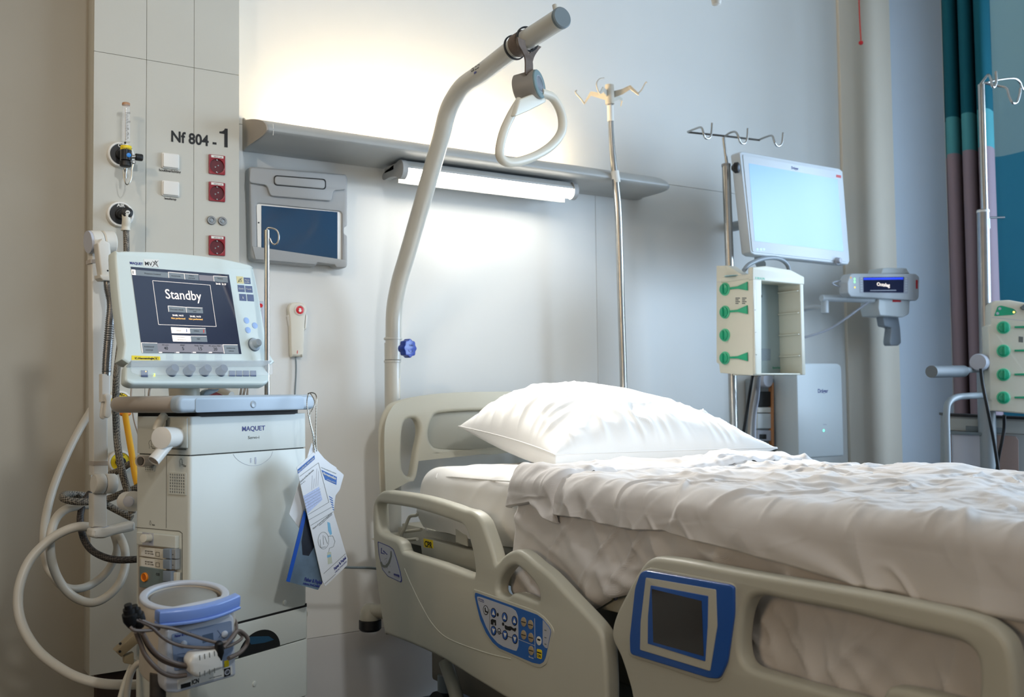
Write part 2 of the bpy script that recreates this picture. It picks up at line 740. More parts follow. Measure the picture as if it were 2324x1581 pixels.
# wall panels with open joints
xj = [onY(1352.5, 550, WY)[0], onY(1909, 300, WY)[0]]
zj0 = onY(760, 1440, WY)[2]
zj1 = onY(1600, 430, WY)[2]
COLX0, COLX1 = 0.582, onY(543, 300, 3.11)[0]
cells = []
xs = [COLX1 - 0.2, xj[0], xj[1] + 0.1]
J = 0.0007
for i, (xa, xb) in enumerate(zip(xs[:-1], xs[1:])):
    zs = [0, zj0, zj1]
    for za, zb in zip(zs[:-1], zs[1:]):
        p = link('wall_panel', boxmesh(WORLD, xa + J, xb - J, za + J, zb - J, -(WY + 0.014), -WY, 0.0008, 1),
                 M_wall if za > 0 else M_wall_dk)
        cells.append(p)
p = link('wall_panel', boxmesh(WORLD, xs[0] + J, xs[2] - J, zj1 + J, ZC - J, -(WY + 0.014), -WY, 0.0008, 1), M_wall)
cells.append(p)
p = link('wall_panel', boxmesh(WORLD, LX - 1.2, COLX1 - 0.2 - J, 0, ZC, -(WY + 0.014), -WY, 0, 1), M_left)
cells.append(p)
p = link('wall_panel', boxmesh(WORLD, xj[1] + 0.1 + J, RX, 0, ZC, -(WY + 0.014), -WY, 0, 1), mat('wall_paint_blue_daylight', '#cdd7e1', 0.6, var=0.015, scale=3))  # the window's blue light is put into this panel's colour
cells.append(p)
for p in cells:
    loc = p.location.copy()
    p.parent = back
    p.location = loc - back.location
struct(box('baseboard_back', FWL, COLX1 - 0.4, 4.2, 0, 0.004, 0.0, 0.03, M_floor, bev=0))

# right wall with the window behind the camera's right shoulder
wr = struct(wbox('wall_right', RX, RX + 0.15, 1.9, WY, 0, ZC, M_wall, bev=0))
for nm, a in (('sill_wall', (-1.3, 1.9, 0, 0.75)), ('lintel_wall', (-1.3, 1.9, 2.7, ZC)), ('side_wall', (-3.2, -1.3, 0, ZC))):
    q = wbox(nm, RX, RX + 0.15, a[0], a[1], a[2], a[3], M_wall, bev=0)
    l = q.location.copy()
    q.parent = wr
    q.location = l - wr.location
win = struct(thing('window_1', 'window', 'window', (RX + 0.07, 0.3, 0.75)))
del win['label']; del win['category']
wf = mat('window_frame_paint', '#c9ccd0', 0.4, var=0.01)
for a in ((-1.3, -1.24, 0.75, 2.7), (1.84, 1.9, 0.75, 2.7), (0.27, 0.33, 0.75, 2.7), (-1.3, 1.9, 0.75, 0.81), (-1.3, 1.9, 2.64, 2.7)):
    wbox('window_frame', RX + 0.04, RX + 0.1, a[0], a[1], a[2], a[3], wf, win)
mg = mat('window_glass', '#ffffff', 0.0, var=0, trans=1.0)
for a in ((-1.24, 0.27), (0.33, 1.84)):
    wbox('pane', RX + 0.065, RX + 0.071, a[0], a[1], 0.81, 2.64, mat('window_glass_clear', '#ffffff', 0.0, var=0, alpha=0.12), win, bev=0)
# left wall with an open doorway to the lit corridor
wl = struct(wbox('wall_left', LX - 0.15, LX, 0.9, WY, 0, ZC, M_left, bev=0))
for nm, a in (('side_wall', (-3.2, -0.5, 0, ZC)), ('lintel_wall', (-0.5, 0.9, 2.3, ZC))):
    q = wbox(nm, LX - 0.15, LX, a[0], a[1], a[2], a[3], M_left, bev=0)
    l = q.location.copy()
    q.parent = wl
    q.location = l - wl.location
struct(wbox('wall_corridor', LX - 1.2, LX - 1.1, -3.2, WY, 0, ZC, M_wall, bev=0))

# pilaster to the right
pa, pb = onY(1911, 300, 3.185), onY(2027, 300, 3.185)
struct(wbox('trim_2', pa[0], pb[0], 3.185, WY + 0.01, 0, ZC, M_pil, bev=0.003))

# media column at the head wall
CYF = 3.11
FC = Fr((0, CYF, 0))
cz0 = onY(206, 1533, CYF)[2]
cx0, cx1 = onY(212, 300, CYF)[0], COLX1
col = struct(wbox('trim_1', cx0, cx1, CYF + 0.012, WY + 0.01, cz0, ZC, M_column, bev=0.001))
cu = [cx0, FC.px(331.7, 300)[0], FC.px(440, 300)[0], cx1]
cv = [cz0, FC.px(219.6, 116.5)[1], ZC]
for i in range(3):
    for j in range(2):
        me = boxmesh(FC, cu[i] + (0.0005 if i else 0), cu[i + 1] - (0.0005 if i < 2 else 0), cv[j] + 0.0005, cv[j + 1] - 0.0005, -0.0135, 0, 0.0006, 1)
        q = link('column_panel', me, M_column)
        l = q.location.copy()
        q.parent = col
        q.location = l - col.location
struct(wbox('baseboard_column', cx0 + 0.03, cx1 - 0.03, CYF + 0.05, WY + 0.01, 0, cz0, mat('dark_plinth', '#3a2a22', 0.6), bev=0))

# room number
t = thing('room_number_lettering', 'black bed number lettering Nf 804 -1 on the column', 'sign', FC.P(*FC.px(388, 325)))
pxtext('Nf 804 -', FC, 387, 320, 490, 296, M_print, t, bold=0.0013, capfrac=0.70)
a = FC.px(498, 334)
b = FC.px(518, 292)
pxplate('numeral', FC, [(480 + x / 7.905, 200 + y / 7.905) for x, y in ((142, 776), (142, 808), (230, 822), (230, 1058), (291, 1064), (291, 728), (240, 722), (226, 752), (196, 771))], 0, .0006, M_print, t, label='larger bold numeral 1')

# light switches
for k, (y0, y1, s, wx) in enumerate(((345, 386, 'hoofdverlichting', (361, 410, 392)), (408, 448, 'leeslamp', (373, 400, 453)))):
    A = FC.px(366, y0 + 1)
    B = FC.px(406, y1)
    lab = ('white light switch labelled hoofdverlichting, below the bed number' if k == 0 else 'white light switch labelled leeslamp, lower of the two')
    t = thing('light_switch', lab, 'switch', FC.P((A[0] + B[0]) / 2, B[1]), 'light switches on the column')
    plate('switch_frame', FC, rrect(A[0], B[0], B[1], A[1], 0.006), 0, 0.006, M_white, t, bev=0.002)
    plate('rocker', FC, rrect(A[0] + 0.003, B[0] - 0.003, B[1] + 0.003, A[1] - 0.003, 0.004), 0.005, 0.012, M_white, t, bev=0.002)
    pxtext(s, FC, wx[0], wx[2] - 1 if k else wx[2] - 4, wx[1], wx[2] - (6 if k else 10), M_print, t, bold=0.0002)

# red sockets
for k, (yt, yb) in enumerate(((348, 398), (410, 459), (532, 581), (852, 905))):
    A = FC.px(473, yt + 2)
    B = FC.px(510, yb)
    lab = ['red wall socket directly under the numeral 1', 'red wall socket second from the top on the column',
           'red wall socket below the two round steel jacks', 'red wall socket half hidden behind the ventilator screen, lowest on the column'][k]
    t = thing('wall_socket', lab, 'socket', FC.P((A[0] + B[0]) / 2, B[1]), 'red sockets on the column')
    u0, u1, v0, v1 = A[0], B[0], B[1], A[1]
    uc, r = (u0 + u1) / 2, (u1 - u0) * .44
    vc = v0 + (u1 - u0) * .5
    plate('faceplate', FC, rrect(u0, u1, v0, v1, 0.003), 0, 0.006, M_red, t, bev=0.0012, holes=[circ(uc, vc, r, 28)])
    lathe('well', FC.P(uc, vc, 0.0005), FC.n, [(0, r), (0.0006, r), (0.0006, 0)], mat('dark_red', '#5a0a14', 0.4, var=0), t, seg=28)
    for du in (-.4, .4):
        lathe('pin_hole', FC.P(uc + du * r * .5, vc + du * r * .3, 0.0011), FC.n, [(0, .0026), (0.001, .0022), (0.001, 0)], M_steel, t, seg=12)
    for dv in (-1, 1):
        box('earth_clip', FC, uc - .002, uc + .002, vc + dv * r * .86 - .002, vc + dv * r * .86 + .002, 0.001, 0.005, M_steel, t, bev=0.0005)
    box('label_strip', FC, u0 + .007, u1 - .006, v1 - .0095, v1 - .002, 0.006, 0.0066, M_lightp, t, bev=0)
    text('WCD 16A', FC, u0 + .015, v1 - .0085, .006, M_greyp, t, w=0.007)

# steel jacks
for k, x in enumerate((479, 504)):
    c = FC.px(x, 500 if k == 0 else 502)
    t = thing('round_jack', ['left' , 'right'][k] + ' round steel jack between the red wall sockets', 'jack', FC.P(c[0], c[1]), 'round jacks')
    lathe('ring', FC.P(c[0], c[1]), FC.n, [(0, .0135), (.004, .0135), (.0055, .012), (.0055, .0085), (.002, .0085)], M_steel2, t)
    lathe('core', FC.P(c[0], c[1]), FC.n, [(0, .006), (.004, .006), (.005, .004)], M_seat, t, seg=16)

# ---- gas outlets
def outlet(px, py, rpx, ring_m, face_m, label, txt, frame=FC):
    c = frame.px(px, py)
    r = frame.px(px + rpx, py)[0] - c[0]
    t = thing('gas_outlet', label, 'gas outlet', frame.P(*c), 'gas outlets on the column')
    lathe('rosette', frame.P(*c), frame.n, [(0, r), (.008, r), (.013, r * .94), (.014, r * .82), (.010, r * .78)], M_white, t, seg=40)
    lathe('collar', frame.P(*c), frame.n, [(0, r * .78), (.0115, r * .78), (.012, r * .5)], face_m, t, seg=36)
    lathe('valve', frame.P(*c), frame.n, [(0, r * .42), (.022, r * .42), (.024, r * .36)], M_black, t, seg=24)
    if txt:
        text(txt, frame, c[0], c[1] + r * .55, r * .36, M_lightp if face_m is M_black else M_print, t, w=.0126, align='CENTER', bold=0.0003)
    return t, c, r


outlet(273, 352, 31, None, M_black, 'white wall outlet behind the oxygen flowmeter', 'O2')
outlet(272, 487, 31, None, M_black, 'white wall outlet marked AIR with a hose plugged in', 'AIR')
outlet(271, 912, 27, None, M_yellow, 'yellow ringed vacuum outlet beside the ventilator handle', 'VAC')
outlet(271, 1047, 27, None, M_yellow, 'yellow ringed vacuum outlet, lowest on the column', 'VAC')

# flowmeter
fd = 0.055
c = FC.px(286, 352, fd)
t = thing('oxygen_flowmeter', 'clear plastic flowmeter tube with yellow band and black knob on the column', 'flowmeter', FC.P(c[0], c[1], fd))
M_clear = mat('clear_acrylic', '#ffffff', 0.05, var=0, alpha=0.22, coat=0.5)
ps = lambda x, y, w=fd: FC.P(*FC.px(x, y, w), w)
tube('flow_tube', [ps(286, 322), ps(286, 236)], [.0125, .0105], M_clear, t, smooth=False, seg=20)
tube('float_stem', [ps(286, 322), ps(286, 245)], .0028, M_white, t, smooth=False, seg=8)
lathe('float_ball', ps(284, 324), (0, 0, 1), [(-.003, .001), (-.002, .003), (.002, .003), (.003, .001)], M_black, t, seg=12)
lathe('tube_cap', ps(286, 239), (0, 0, 1), [(0, .0115), (.006, .0115), (.008, .009)], mat('copper_cap', '#b88a66', 0.4), t, seg=20)
fr_ = Fr(ps(286, 300, fd + .0126))
sc_ = [((-.002, z), (.004 + (.002 if i % 2 else 0), z)) for i, z in enumerate(np.linspace(-.022, .058, 18))]
lines('scale_marks', fr_, sc_, .0009, 0, M_print, t)
for i, (s, z) in enumerate((('15', .056), ('10', .03), ('5', .008), ('3', -.006), ('1', -.018))):
    text(s, fr_, .004, z, .008, M_print, t, w=.0004)
lathe('yellow_band', ps(286, 333), (0, 0, -1), [(-.002, .0155), (.0005, .016), (.012, .016), (.0125, .0155)], M_yellow, t, seg=28)
text('ZUURSTOF', Fr(ps(286, 338, fd + .0166)), -.012, 0, .006, M_print, t, w=0)
lathe('valve_body', ps(286, 341), (0, 0, -1), [(0, .0165), (.030, .0165), (.031, .015)], mat('dark_clear_body', '#2a2b2d', 0.15, coat=0.6), t, seg=28)
lathe('blue_badge', ps(292, 352, fd + .0155), FC.n, [(0, .0065), (.002, .0065), (.0025, .005)], mat('bright_blue', '#2a86d8', 0.4, var=0), t, seg=20)
lathe('outlet_nut', ps(285, 366), (0, 0, -1), [(0, .0155), (.002, .0165), (.014, .0165), (.016, .014)], M_black, t, seg=10)
lathe('spigot', ps(285, 382), (0, 0, -1), [(0, .006), (.006, .0055), (.012, .003), (.02, .0042), (.03, .0028)], M_steel, t, seg=14)
tube('spindle', [ps(292, 356), ps(310, 356)], .006, M_steel, t, smooth=False)
lathe('control_knob', ps(307, 356), FC.u, [(0, .009), (.001, .0105), (.018, .0105), (.021, .009)], M_black, t, seg=14)
tube('chain', [ps(303, 370, .07), ps(300, 385, .07), ps(298, 405, .07), ps(291, 418, .07), ps(285, 416, .07), ps(281, 400, .07), ps(280, 385, .07)], .0017, M_chain, t, seg=6)
lathe('chain_ring', ps(303, 368, .07), FC.n, [(0, .004), (.002, .006), (.004, .004)], M_steel, t, seg=14)

# AIR plug and hose
t = thing('air_hose', 'grey braided air hose with white elbow plug hanging from the AIR outlet', 'hose', ps(285, 500, .05))
lathe('probe', ps(274, 487, 0.02), FC.n, [(0, .012), (.028, .012), (.03, .010)], M_black, t, seg=20)
lathe('probe_cap', ps(287, 484, 0.055), FC.n, [(0, .0155), (.016, .0155), (.018, .013)], M_black, t, seg=24)
lathe('cap_badge', ps(290, 482, 0.073), FC.n, [(0, .0065), (.001, .006)], M_lightp, t, seg=20)
text('AIR', Fr(ps(290, 482, .0746)), 0, -.002, .0055, M_print, t, w=0, align='CENTER')
tube('elbow', [ps(286, 486, .062), ps(287, 500, .06), ps(286, 512, .055), ps(285, 522, .055)], [.012, .0125, .0125, .0115], M_offw, t, seg=16)
lathe('ferrule', ps(285, 519, .055), (0, 0, -1), [(0, .0135), (.005, .0135), (.006, .011)], M_offw, t, seg=20)
tube('braided_hose', [ps(286, 522, .055), ps(287, 570, .055), ps(286, 640, .06), ps(280, 720, .12), ps(270, 800, .25), at(264, 860, 2.55), at(263, 930, 2.5), at(266, 1000, 2.45), at(275, 1060, 2.4), at(288, 1110, 2.4), at(300, 1165, 2.4)],
     .0088, M_braid, t, seg=12)

# ------------------------------------------------------------------ shelf with lamps
t = thing('wall_light_shelf', 'long grey aluminium light shelf on the wall above the bed', 'shelf', (1.9, WY, 1.87))
sx0, sx1 = 1.052, onY(1535, 415, 2.98)[0]
prof = [(0, 1.955), (.04, 1.985), (.10, 1.996), (.16, 1.993), (.205, 1.98), (.235, 1.955), (.247, 1.92), (.243, 1.895), (.22, 1.875), (.16, 1.862), (.08, 1.862), (0.0, 1.862)]
# measured: end cap outline traced on the plane X = sx0
FS = Fr((sx0, WY, 0), yaw=-90)      # u = toward the room (-Y), v = up, n = -X
capo = FS.pxs([(543, 277), (556, 272), (572, 270), (590, 272), (600, 278), (605, 288), (604, 298), (595, 308), (575, 322), (556, 335), (545, 342)])
capo = [(max(0, u), v) for u, v in capo]
zlow = onY(543, 353.7, WY)[2]
out = spline(capo, 3)
out = [(0.0 if i in (0,) else p[0], p[1]) for i, p in enumerate(out)]
def sweep_profile(name, pr, x0, x1, m, parent, bev=0):
    n = len(pr)
    vs = [(x, WY - u, v) for x in (x0, x1) for u, v in pr]
    fs = [tuple(range(n)), tuple(range(2 * n - 1, n - 1, -1))] + [(i, (i + 1) % n, n + (i + 1) % n, n + i) for i in range(n)]
    me = mesh(vs, fs)
    bm = bmesh.new()
    bm.from_mesh(me)
    bmesh.ops.recalc_face_normals(bm, faces=bm.faces)
    bm.to_mesh(me)
    bm.free()
    return link(name, me, m, parent, smooth=35)
umax = max(p[0] for p in capo)
vtop = max(p[1] for p in capo)
fo = [p for p in out if p[0] > umax * .62]
lo_ = [p for p in out[len(out) // 2:] if p[0] <= umax * .62]
vl = fo[0][1]
body = [(0.0, vl - .05), (fo[0][0] - .008, vl - .055), (fo[0][0] - .004, vl - .004)] + fo + lo_
if body[-1][0] > .001: body.append((0.0, zlow))
vtop = vl
sweep_profile('shelf_body', body, sx0 + .004, sx1 - .07, M_shelf, t)
sweep_profile('end_cap', out, sx0, sx0 + .006, M_shelfend, t)
# right hand end tapers
n_ = len(body)
vs, fs = [], []
K = 6
for i in range(K + 1):
    f = i / K
    s = math.sqrt(max(0.02, 1 - (f * .95) ** 2.2))
    for u, v in body:
        vs.append((sx1 - .07 + .07 * f, WY - (u * (0.35 + .65 * s)), v + (vtop - .05 - v) * (1 - s) * .7))
for i in range(K):
    for j in range(n_):
        fs.append((i * n_ + j, i * n_ + (j + 1) % n_, (i + 1) * n_ + (j + 1) % n_, (i + 1) * n_ + j))
fs.append(tuple(K * n_ + j for j in range(n_)))
me = mesh(vs, fs)
bm = bmesh.new(); bm.from_mesh(me); bmesh.ops.recalc_face_normals(bm, faces=bm.faces); bm.to_mesh(me); bm.free()
link('end_taper', me, M_shelf, t, smooth=35)
M_up = mat('uplight_tube', '#ffffff', 0.5, var=0, emit=84, ecol='#ffe2b2')
tube('uplight_tube', [(1.22, WY - umax * .42, vtop - .034), (2.25, WY - umax * .42, vtop - .034)], .012, M_up, t, smooth=False, seg=10, label='glowing warm lamp tube on the shelf top')
tube('seam', [(sx0 + .022, WY - umax * .985, vtop - .03), (sx0 + .022, WY - umax * 1.002, vtop - .05), (sx0 + .022, WY - umax * .985, vtop - .066)], .0009, M_lightp, t, seg=6)
SHELF = t
# reading lamp under the shelf
LY = WY - umax * .62
la, lb = onY(915, 388, LY), onY(1290, 425, LY)
zL = la[2]
t = thing('reading_lamp', 'lit fluorescent reading lamp in a grey holder under the shelf', 'lamp', ((la[0] + lb[0]) / 2, LY, zL))
M_tube = mat('reading_tube', '#ffffff', 0.5, var=0, emit=12, ecol='#fff6e6')
tube('lamp_tube', [(la[0], LY - .012, zL - .006), (lb[0], LY - .012, zL - .006)], .021, M_tube, t, smooth=False, seg=24)
cov = mat('lamp_cover', '#d8dadb', 0.12, var=0, alpha=0.25, coat=0.5)
pr2 = [(WY - LY - .03, zlow + .005), (WY - LY - .034, zL + .03), (WY - LY + .02, zL + .032), (WY - LY + .036, zL + .012), (WY - LY + .036, zL + .004), (WY - LY + .02, zL + .022), (WY - LY - .024, zL + .022), (WY - LY - .030, zL - .036), (WY - LY - .036, zL - .036)]
sweep_profile('reflector', pr2, la[0] - .004, lb[0] + .004, M_shelf, t)
_l = area('reading_lamp_light', ((la[0] + lb[0]) / 2, LY - .03, zL - .034), ((la[0] + lb[0]) / 2 + .1, LY - .95, zL - 1.05), lb[0] - la[0] - .04, .03, 5.2, (1.0, .97, .92))
_l.data.spread = radians(84)
for x in (la[0], lb[0]):
    s = -1 if x == la[0] else 1
    pc = spline([(WY - LY - .115, zL + .012), (WY - LY - .03, zL + .026), (WY - LY + .02, zL + .034), (WY - LY + .04, zL + .012), (WY - LY + .035, zL - .02), (WY - LY + .01, zL - .032), (WY - LY - .012, zL - .02), (WY - LY - .06, zL - .012), (WY - LY - .115, zL - .012)], 3)
    sweep_profile('lamp_bracket', pc, min(x, x + s * .02), max(x, x + s * .02), M_tabgrey, t)
wbox('lamp_back', la[0] - .02, lb[0] + .0, LY + .03, LY + .11, zlow - .012, zlow + .012, M_shelf, t, bev=.004)

# ------------------------------------------------------------------ tablet in grey case on the wall
TY = WY - .05
FT = Fr((0, TY, 0))
t = thing('wall_tablet', 'white tablet in a chunky grey case with carry handle on the wall', 'tablet', FT.P(*FT.px(675, 600)))
pxplate('case', FT, [(566, 377), (785, 395), (789, 403), (789, 512), (782, 516), (782, 530), (789, 534), (789, 604), (780, 609), (762, 607), (758, 600), (721, 597), (716, 604), (580, 592), (571, 583)], -.045, 0, M_tabgrey, t, bev=.006, r=.012,
        holes=[[(582, 461), (776, 480), (776, 594), (585, 585)]])
pxplate('handle_flap', FT, [(568, 380), (785, 397), (787, 430), (757, 432), (752, 456), (614, 444), (606, 420), (566, 414)], 0, .010, M_tabgrey, t, bev=.003, r=.010)
pxplate('grip_slot', FT, [(622, 397), (740, 406), (740, 430), (622, 420)], .009, .0125, M_dark, t, r=.012)
pxplate('grip', FT, [(624, 399), (738, 408), (738, 428), (624, 418)], .0095, .0165, M_tabgrey, t, bev=.003, r=.011)
pxplate('tablet_frame', FT, [(582, 461), (776, 480), (776, 594), (585, 585)], -.02, -.006, M_white, t, bev=.001, r=.006)
pxplate('tablet_screen', FT, [(593, 466), (766, 481), (766, 592), (593, 581)], -.0062, -.0056, mat('dark_screen', '#0b3a5c', 0.08, var=0, coat=1.0), t)
pxplate('camera_lens', FT, circ(587, 505, 2, 10), -.006, -.0055, M_print, t)
pxplate('bumper', FT, [(573, 558), (580, 588), (716, 600), (721, 595), (760, 600), (764, 606), (786, 606), (786, 590)], 0, .006, M_tabgrey, t, bev=.002)
wbox('wall_mount', t.location[0] - .08, t.location[0] + .08, TY + .04, WY, t.location[2] + .12, t.location[2] + .28, M_tabgrey, t, bev=.004)

# nurse call handset
HY = WY - .012
FN = Fr((0, HY, 0))
t = thing('nurse_call_handset', 'ivory nurse call handset with round red button on the wall', 'handset', FN.P(*FN.px(676, 808)))
pxplate('handset', FN, [(655, 700), (659, 690), (668, 686), (682, 686), (692, 690), (697, 701), (694, 716), (692, 740), (689, 804), (682, 808), (668, 808), (661, 804), (659, 740), (657, 716)], -.011, .012, M_offw, t, bev=.006, smooth=True)
pxplate('cradle', FN, [(653, 716), (658, 712), (662, 745), (692, 745), (694, 712), (698, 716), (696, 745), (690, 752), (660, 752)], -.011, .006, M_white, t, bev=.003)
c = FN.px(677, 704)
lathe('button_ring', FN.P(*c, .010), FN.n, [(0, .0185), (.004, .0185), (.006, .016), (.004, .0145)], M_white, t)
lathe('button', FN.P(*c, .012), FN.n, [(0, .0135), (.003, .0135), (.004, .011)], M_redb, t)
lathe('nurse_symbol', FN.P(c[0], c[1] - .002, .0162), FN.n, [(0, .005), (.0004, .005), (.0004, .0035)], M_lightp, t, seg=18)
box('cap_symbol', FN, c[0] - .004, c[0] + .004, c[1] + .003, c[1] + .006, .0162, .0167, M_lightp, t, bev=0)
pxplate('red_mark', FN, [(674.5, 795), (676, 795), (675.5, 802), (674, 802)], .012, .0126, M_redb, t)
tube('cord', [FN.P(*FN.px(671, 808)), FN.P(*FN.px(672, 840)), FN.P(*FN.px(669, 900)), FN.P(*FN.px(665, 1000)), FN.P(*FN.px(650, 1150)), FN.P(*FN.px(600, 1200))], .0028, M_greycap, t, seg=8)

# bed remote strip hanging behind the ventilator
t = thing('wall_remote', 'narrow grey remote with red power button behind the steel pole', 'remote', FN.P(*FN.px(592, 750)))
pxplate('remote_body', FN, [(585, 683), (600, 683), (600, 742), (584, 742)], -.011, .006, M_lgrey, t, bev=.003, r=.004)
c = FN.px(592, 693, .007)
lathe('power_button', FN.P(*c, .006), FN.n, [(0, .007), (.002, .006)], M_redb, t, seg=18)
for i, s in enumerate('369'):
    q = FN.px(589.5, 707 + i * 9.5, .007)
    text(s, FN, q[0], q[1], .009, M_print, t, w=.0066, bold=.0003)

# electric lead low on the wall
t = thing('low_power_cable', 'thin grey cord running low along the wall to the bed', 'cord', onY(800, 1288, 2.95))
tube('cord', [onY(690, 1275, 2.95), onY(740, 1284, 2.95), onY(790, 1287, 2.95), onY(850, 1289, 2.95), onY(920, 1300, 2.95)], .004, M_greycap, t, seg=8)

# ------------------------------------------------------------------ ventilator on its cart
EO = at(430, 1034, 2.1)
VY = 23.1
FV = Fr(EO, VY)
FL = Fr(EO, VY - 90)
uR = FV.px(697, 1016)[0]
uB = FL.px(308, 1030)[0]                    # negative: back edge of the left face
vTop = FV.px(430, 945)[1]
floorv = -EO[2]
VENT = thing('ventilator', 'beige hospital ventilator on a cart with a screen reading Standby', 'ventilator', (EO[0] + .1, EO[1] + .12, 0))
t = VENT
vd = FV.px(697, 1375)[1]
v1 = FV.px(697, 1448)[1]
v2 = FV.px(697, 1578)[1]
g = .0011
D_ = -uB   # depth of the body
# FV local box: u 0..uR, w from -D_ to 0
box('core', FV, .006, uR - .006, floorv + .2, vTop - .004, -D_ + .006, -.006, M_dark, t, bev=0)
top_prof = rpoly([(0, -D_), (uR, -D_), (uR, 0), (0, 0)], [.01, .02, .014, .008])
def vbox(name, v0, v1_, m, extra=0, r=.008):
    """a slab of the body, footprint u/w, from v0 to v1"""
    f = Fr(EO)
    f.u, f.v, f.n = FV.u, FV.n, FV.v
    return plate(name, f, rpoly([(0, -D_), (uR + extra, -D_), (uR + extra, 0), (0, 0)], [.01, .016, .012, r]), v0, v1_, m, t, bev=.0015)
vbox('top_cover', g, vTop, M_vent)
vbox('front_panel', vd + g * 3, -g, M_vent)
vbox('drawer', v1 + g, vd - g, M_vent, extra=.004)
vbox('lower_drawer', v2 + g, v1 - g, M_vent, extra=.004)
vbox('cart_column', floorv + .16, v2 - g, M_vent)
box('drawer_gap', FV, .01, uR - .002, vd - .001, vd + .007, -.02, -.0004, M_dark, t, bev=0)
# finger notch
c = FV.px(590, 1477, .001)
rN = FV.px(636, 1477, .001)[0] - c[0]
half = [(c[0] + rN * cos(a), v1 + .001 + rN * .78 * sin(a)) for a in np.linspace(0, pi, 20)]
plate('finger_notch', FV, half, -.001, .0008, mat('notch_black', '#0d1418', 0.35, var=0), t)
pxplate('notch_blue', FV, [(562, 1448), (570, 1444), (610, 1443), (622, 1451), (600, 1458), (570, 1462)], .0008, .0012, mat('notch_blue', '#1d4a66', 0.3, var=0), t)
# drawer knob
c = FV.px(700, 1398)
lathe('drawer_knob', FV.P(uR + .006, c[1], -.035), FV.u, [(0, .010), (.008, .010), (.012, .0135), (.016, .0135), (.018, .011)], M_offw, t, seg=20)
for p in ((646, 1367), (577, 1551)):
    c = FV.px(*p)
    lathe('button_plug', FV.P(*c, 0), FV.n, [(0, .0058), (.0018, .0055), (.0024, .004)], M_vent, t, seg=20)
# lettering
pxtext('MAQUET', FV, 549, 978, 601, 967, M_navy, t, bold=.0002)
pxtext('Servo-i', FV, 563, 996, 588, 989, M_greyp, t)
arc = FV.pxs([(529, 1030), (536, 1040), (548, 1049), (563, 1055), (577, 1056), (592, 1053), (605, 1045), (614, 1036), (619, 1024)], .0)
lines('arc_line', FV, [(a, b) for a, b in zip(spline([a + (0,) for a in arc], 4, False)[:-1], spline([a + (0,) for a in arc], 4, False)[1:])] and
      [((p[0], p[1]), (q[0], q[1])) for p, q in zip(spline([a + (0,) for a in arc], 4, False)[:-1], spline([a + (0,) for a in arc], 4, False)[1:])], .0006, .0002, M_lgrey, t)
for (x, y, h_) in ((569.5, 1044, 10), (580, 1044, 15)):
    c = FV.px(x, y - h_ * .3, .0005)
    k = h_ / 15
    hd = circ(c[0], c[1] + .0005, .0018 * k + .0006, 12)
    plate('person_symbol', FV, hd, .0002, .0006, M_lgrey, t)
    plate('person_symbol', FV, [(c[0] - .003 * k, c[1] - .002), (c[0] + .003 * k, c[1] - .002), (c[0] + .002 * k, c[1] - .013 * k), (c[0] - .002 * k, c[1] - .013 * k)], .0002, .0006, M_lgrey, t)

# left face details (on FL: u negative towards the back)
def lpx(x, y, w=0): return FL.px(x, y, w)
def lp(x, y, w=0): return FL.P(*FL.px(x, y, w), w)
seamV = lpx(378, 1100)[0]
lines('seam', FL, [((seamV, vTop - .004), (seamV, lpx(378, 1198)[1]))], .0008, .0001, M_joint, t)
# expiratory cassette door
pxplate('cassette_door', FL, [(381, 946), (424, 948), (424, 1017), (381, 1014)], 0, .003, M_vent, t, bev=.001, r=.002)
lines('seam', FL, [(lpx(381, 946), lpx(381, 970)), (lpx(379, 1017), lpx(425, 1019))], .0016, .0031, M_dark, t)
# large port pointing out to the left
def rot_cyl(name, x0, y0, w0, x1, y1, w1, prof, m):
    a, b = lp(x0, y0, w0), lp(x1, y1, w1)
    d = b - a
    L = np.linalg.norm(d)
    return lathe(name, a, d, [(q * L, r) for q, r in prof], m, t, seg=32)
rot_cyl('expiratory_port', 404, 991, .0, 366, 993, .062, [(0, .021), (.15, .0215), (1, .0225), (1.003, .0215)], M_white)
rot_cyl('angled_port', 385, 1003, .034, 348, 1046, .075, [(0, .0115), (.97, .0125), (1, .0125), (.995, .010), (.8, .0095)], M_white)
lathe('port_bore', lp(350, 1044, .0735), lp(348, 1046, .075) - lp(385, 1003, .034), [(0, .0098), (.0012, .0098)], M_taupe, t, seg=24)
tube('port_hose', [lp(372, 944, .01), lp(366, 952, .02), lp(360, 962, .025), lp(356, 975, .028)], .0095, M_offw, t, seg=14)
rot_cyl('inspiratory_port', 344, 1045, .0, 318, 1046, .038, [(0, .0125), (.9, .0125), (1, .0125), (.995, .0095), (.8, .0085)], M_taupe)
lathe('port_bore', lp(318.5, 1046, .0372), FL.n, [(0, .0092), (.0009, .0092)], mat('bore_dark', '#5c5750', 0.6, var=0), t, seg=24)
# grilles: real little slots
def grille(x0, y0, x1, y1, nx, ny):
    a, b = lpx(x0, y0), lpx(x1, y1)
    hs = []
    du, dv = (b[0] - a[0]) / nx, (a[1] - b[1]) / ny
    for i in range(nx):
        for j in range(ny):
            uc, vc = a[0] + (i + .5) * du, b[1] + (j + .5) * dv
            hs.append([(uc - du * .25, vc - dv * .32), (uc + du * .25, vc - dv * .32), (uc + du * .25, vc + dv * .32), (uc - du * .25, vc + dv * .32)])
    o = plate('vent_grille', FL, rrect(a[0] - du * .4, b[0] + du * .4, b[1] - dv * .3, a[1] + dv * .3, .001), .0003, .0022, M_vent, t, holes=hs)
    box('grille_back', FL, a[0], b[0], b[1], a[1], 0.0001, .0005, M_dark, t, bev=0)
grille(386, 1073, 421, 1121, 7, 7)
grille(331, 1058, 350, 1068, 5, 2)
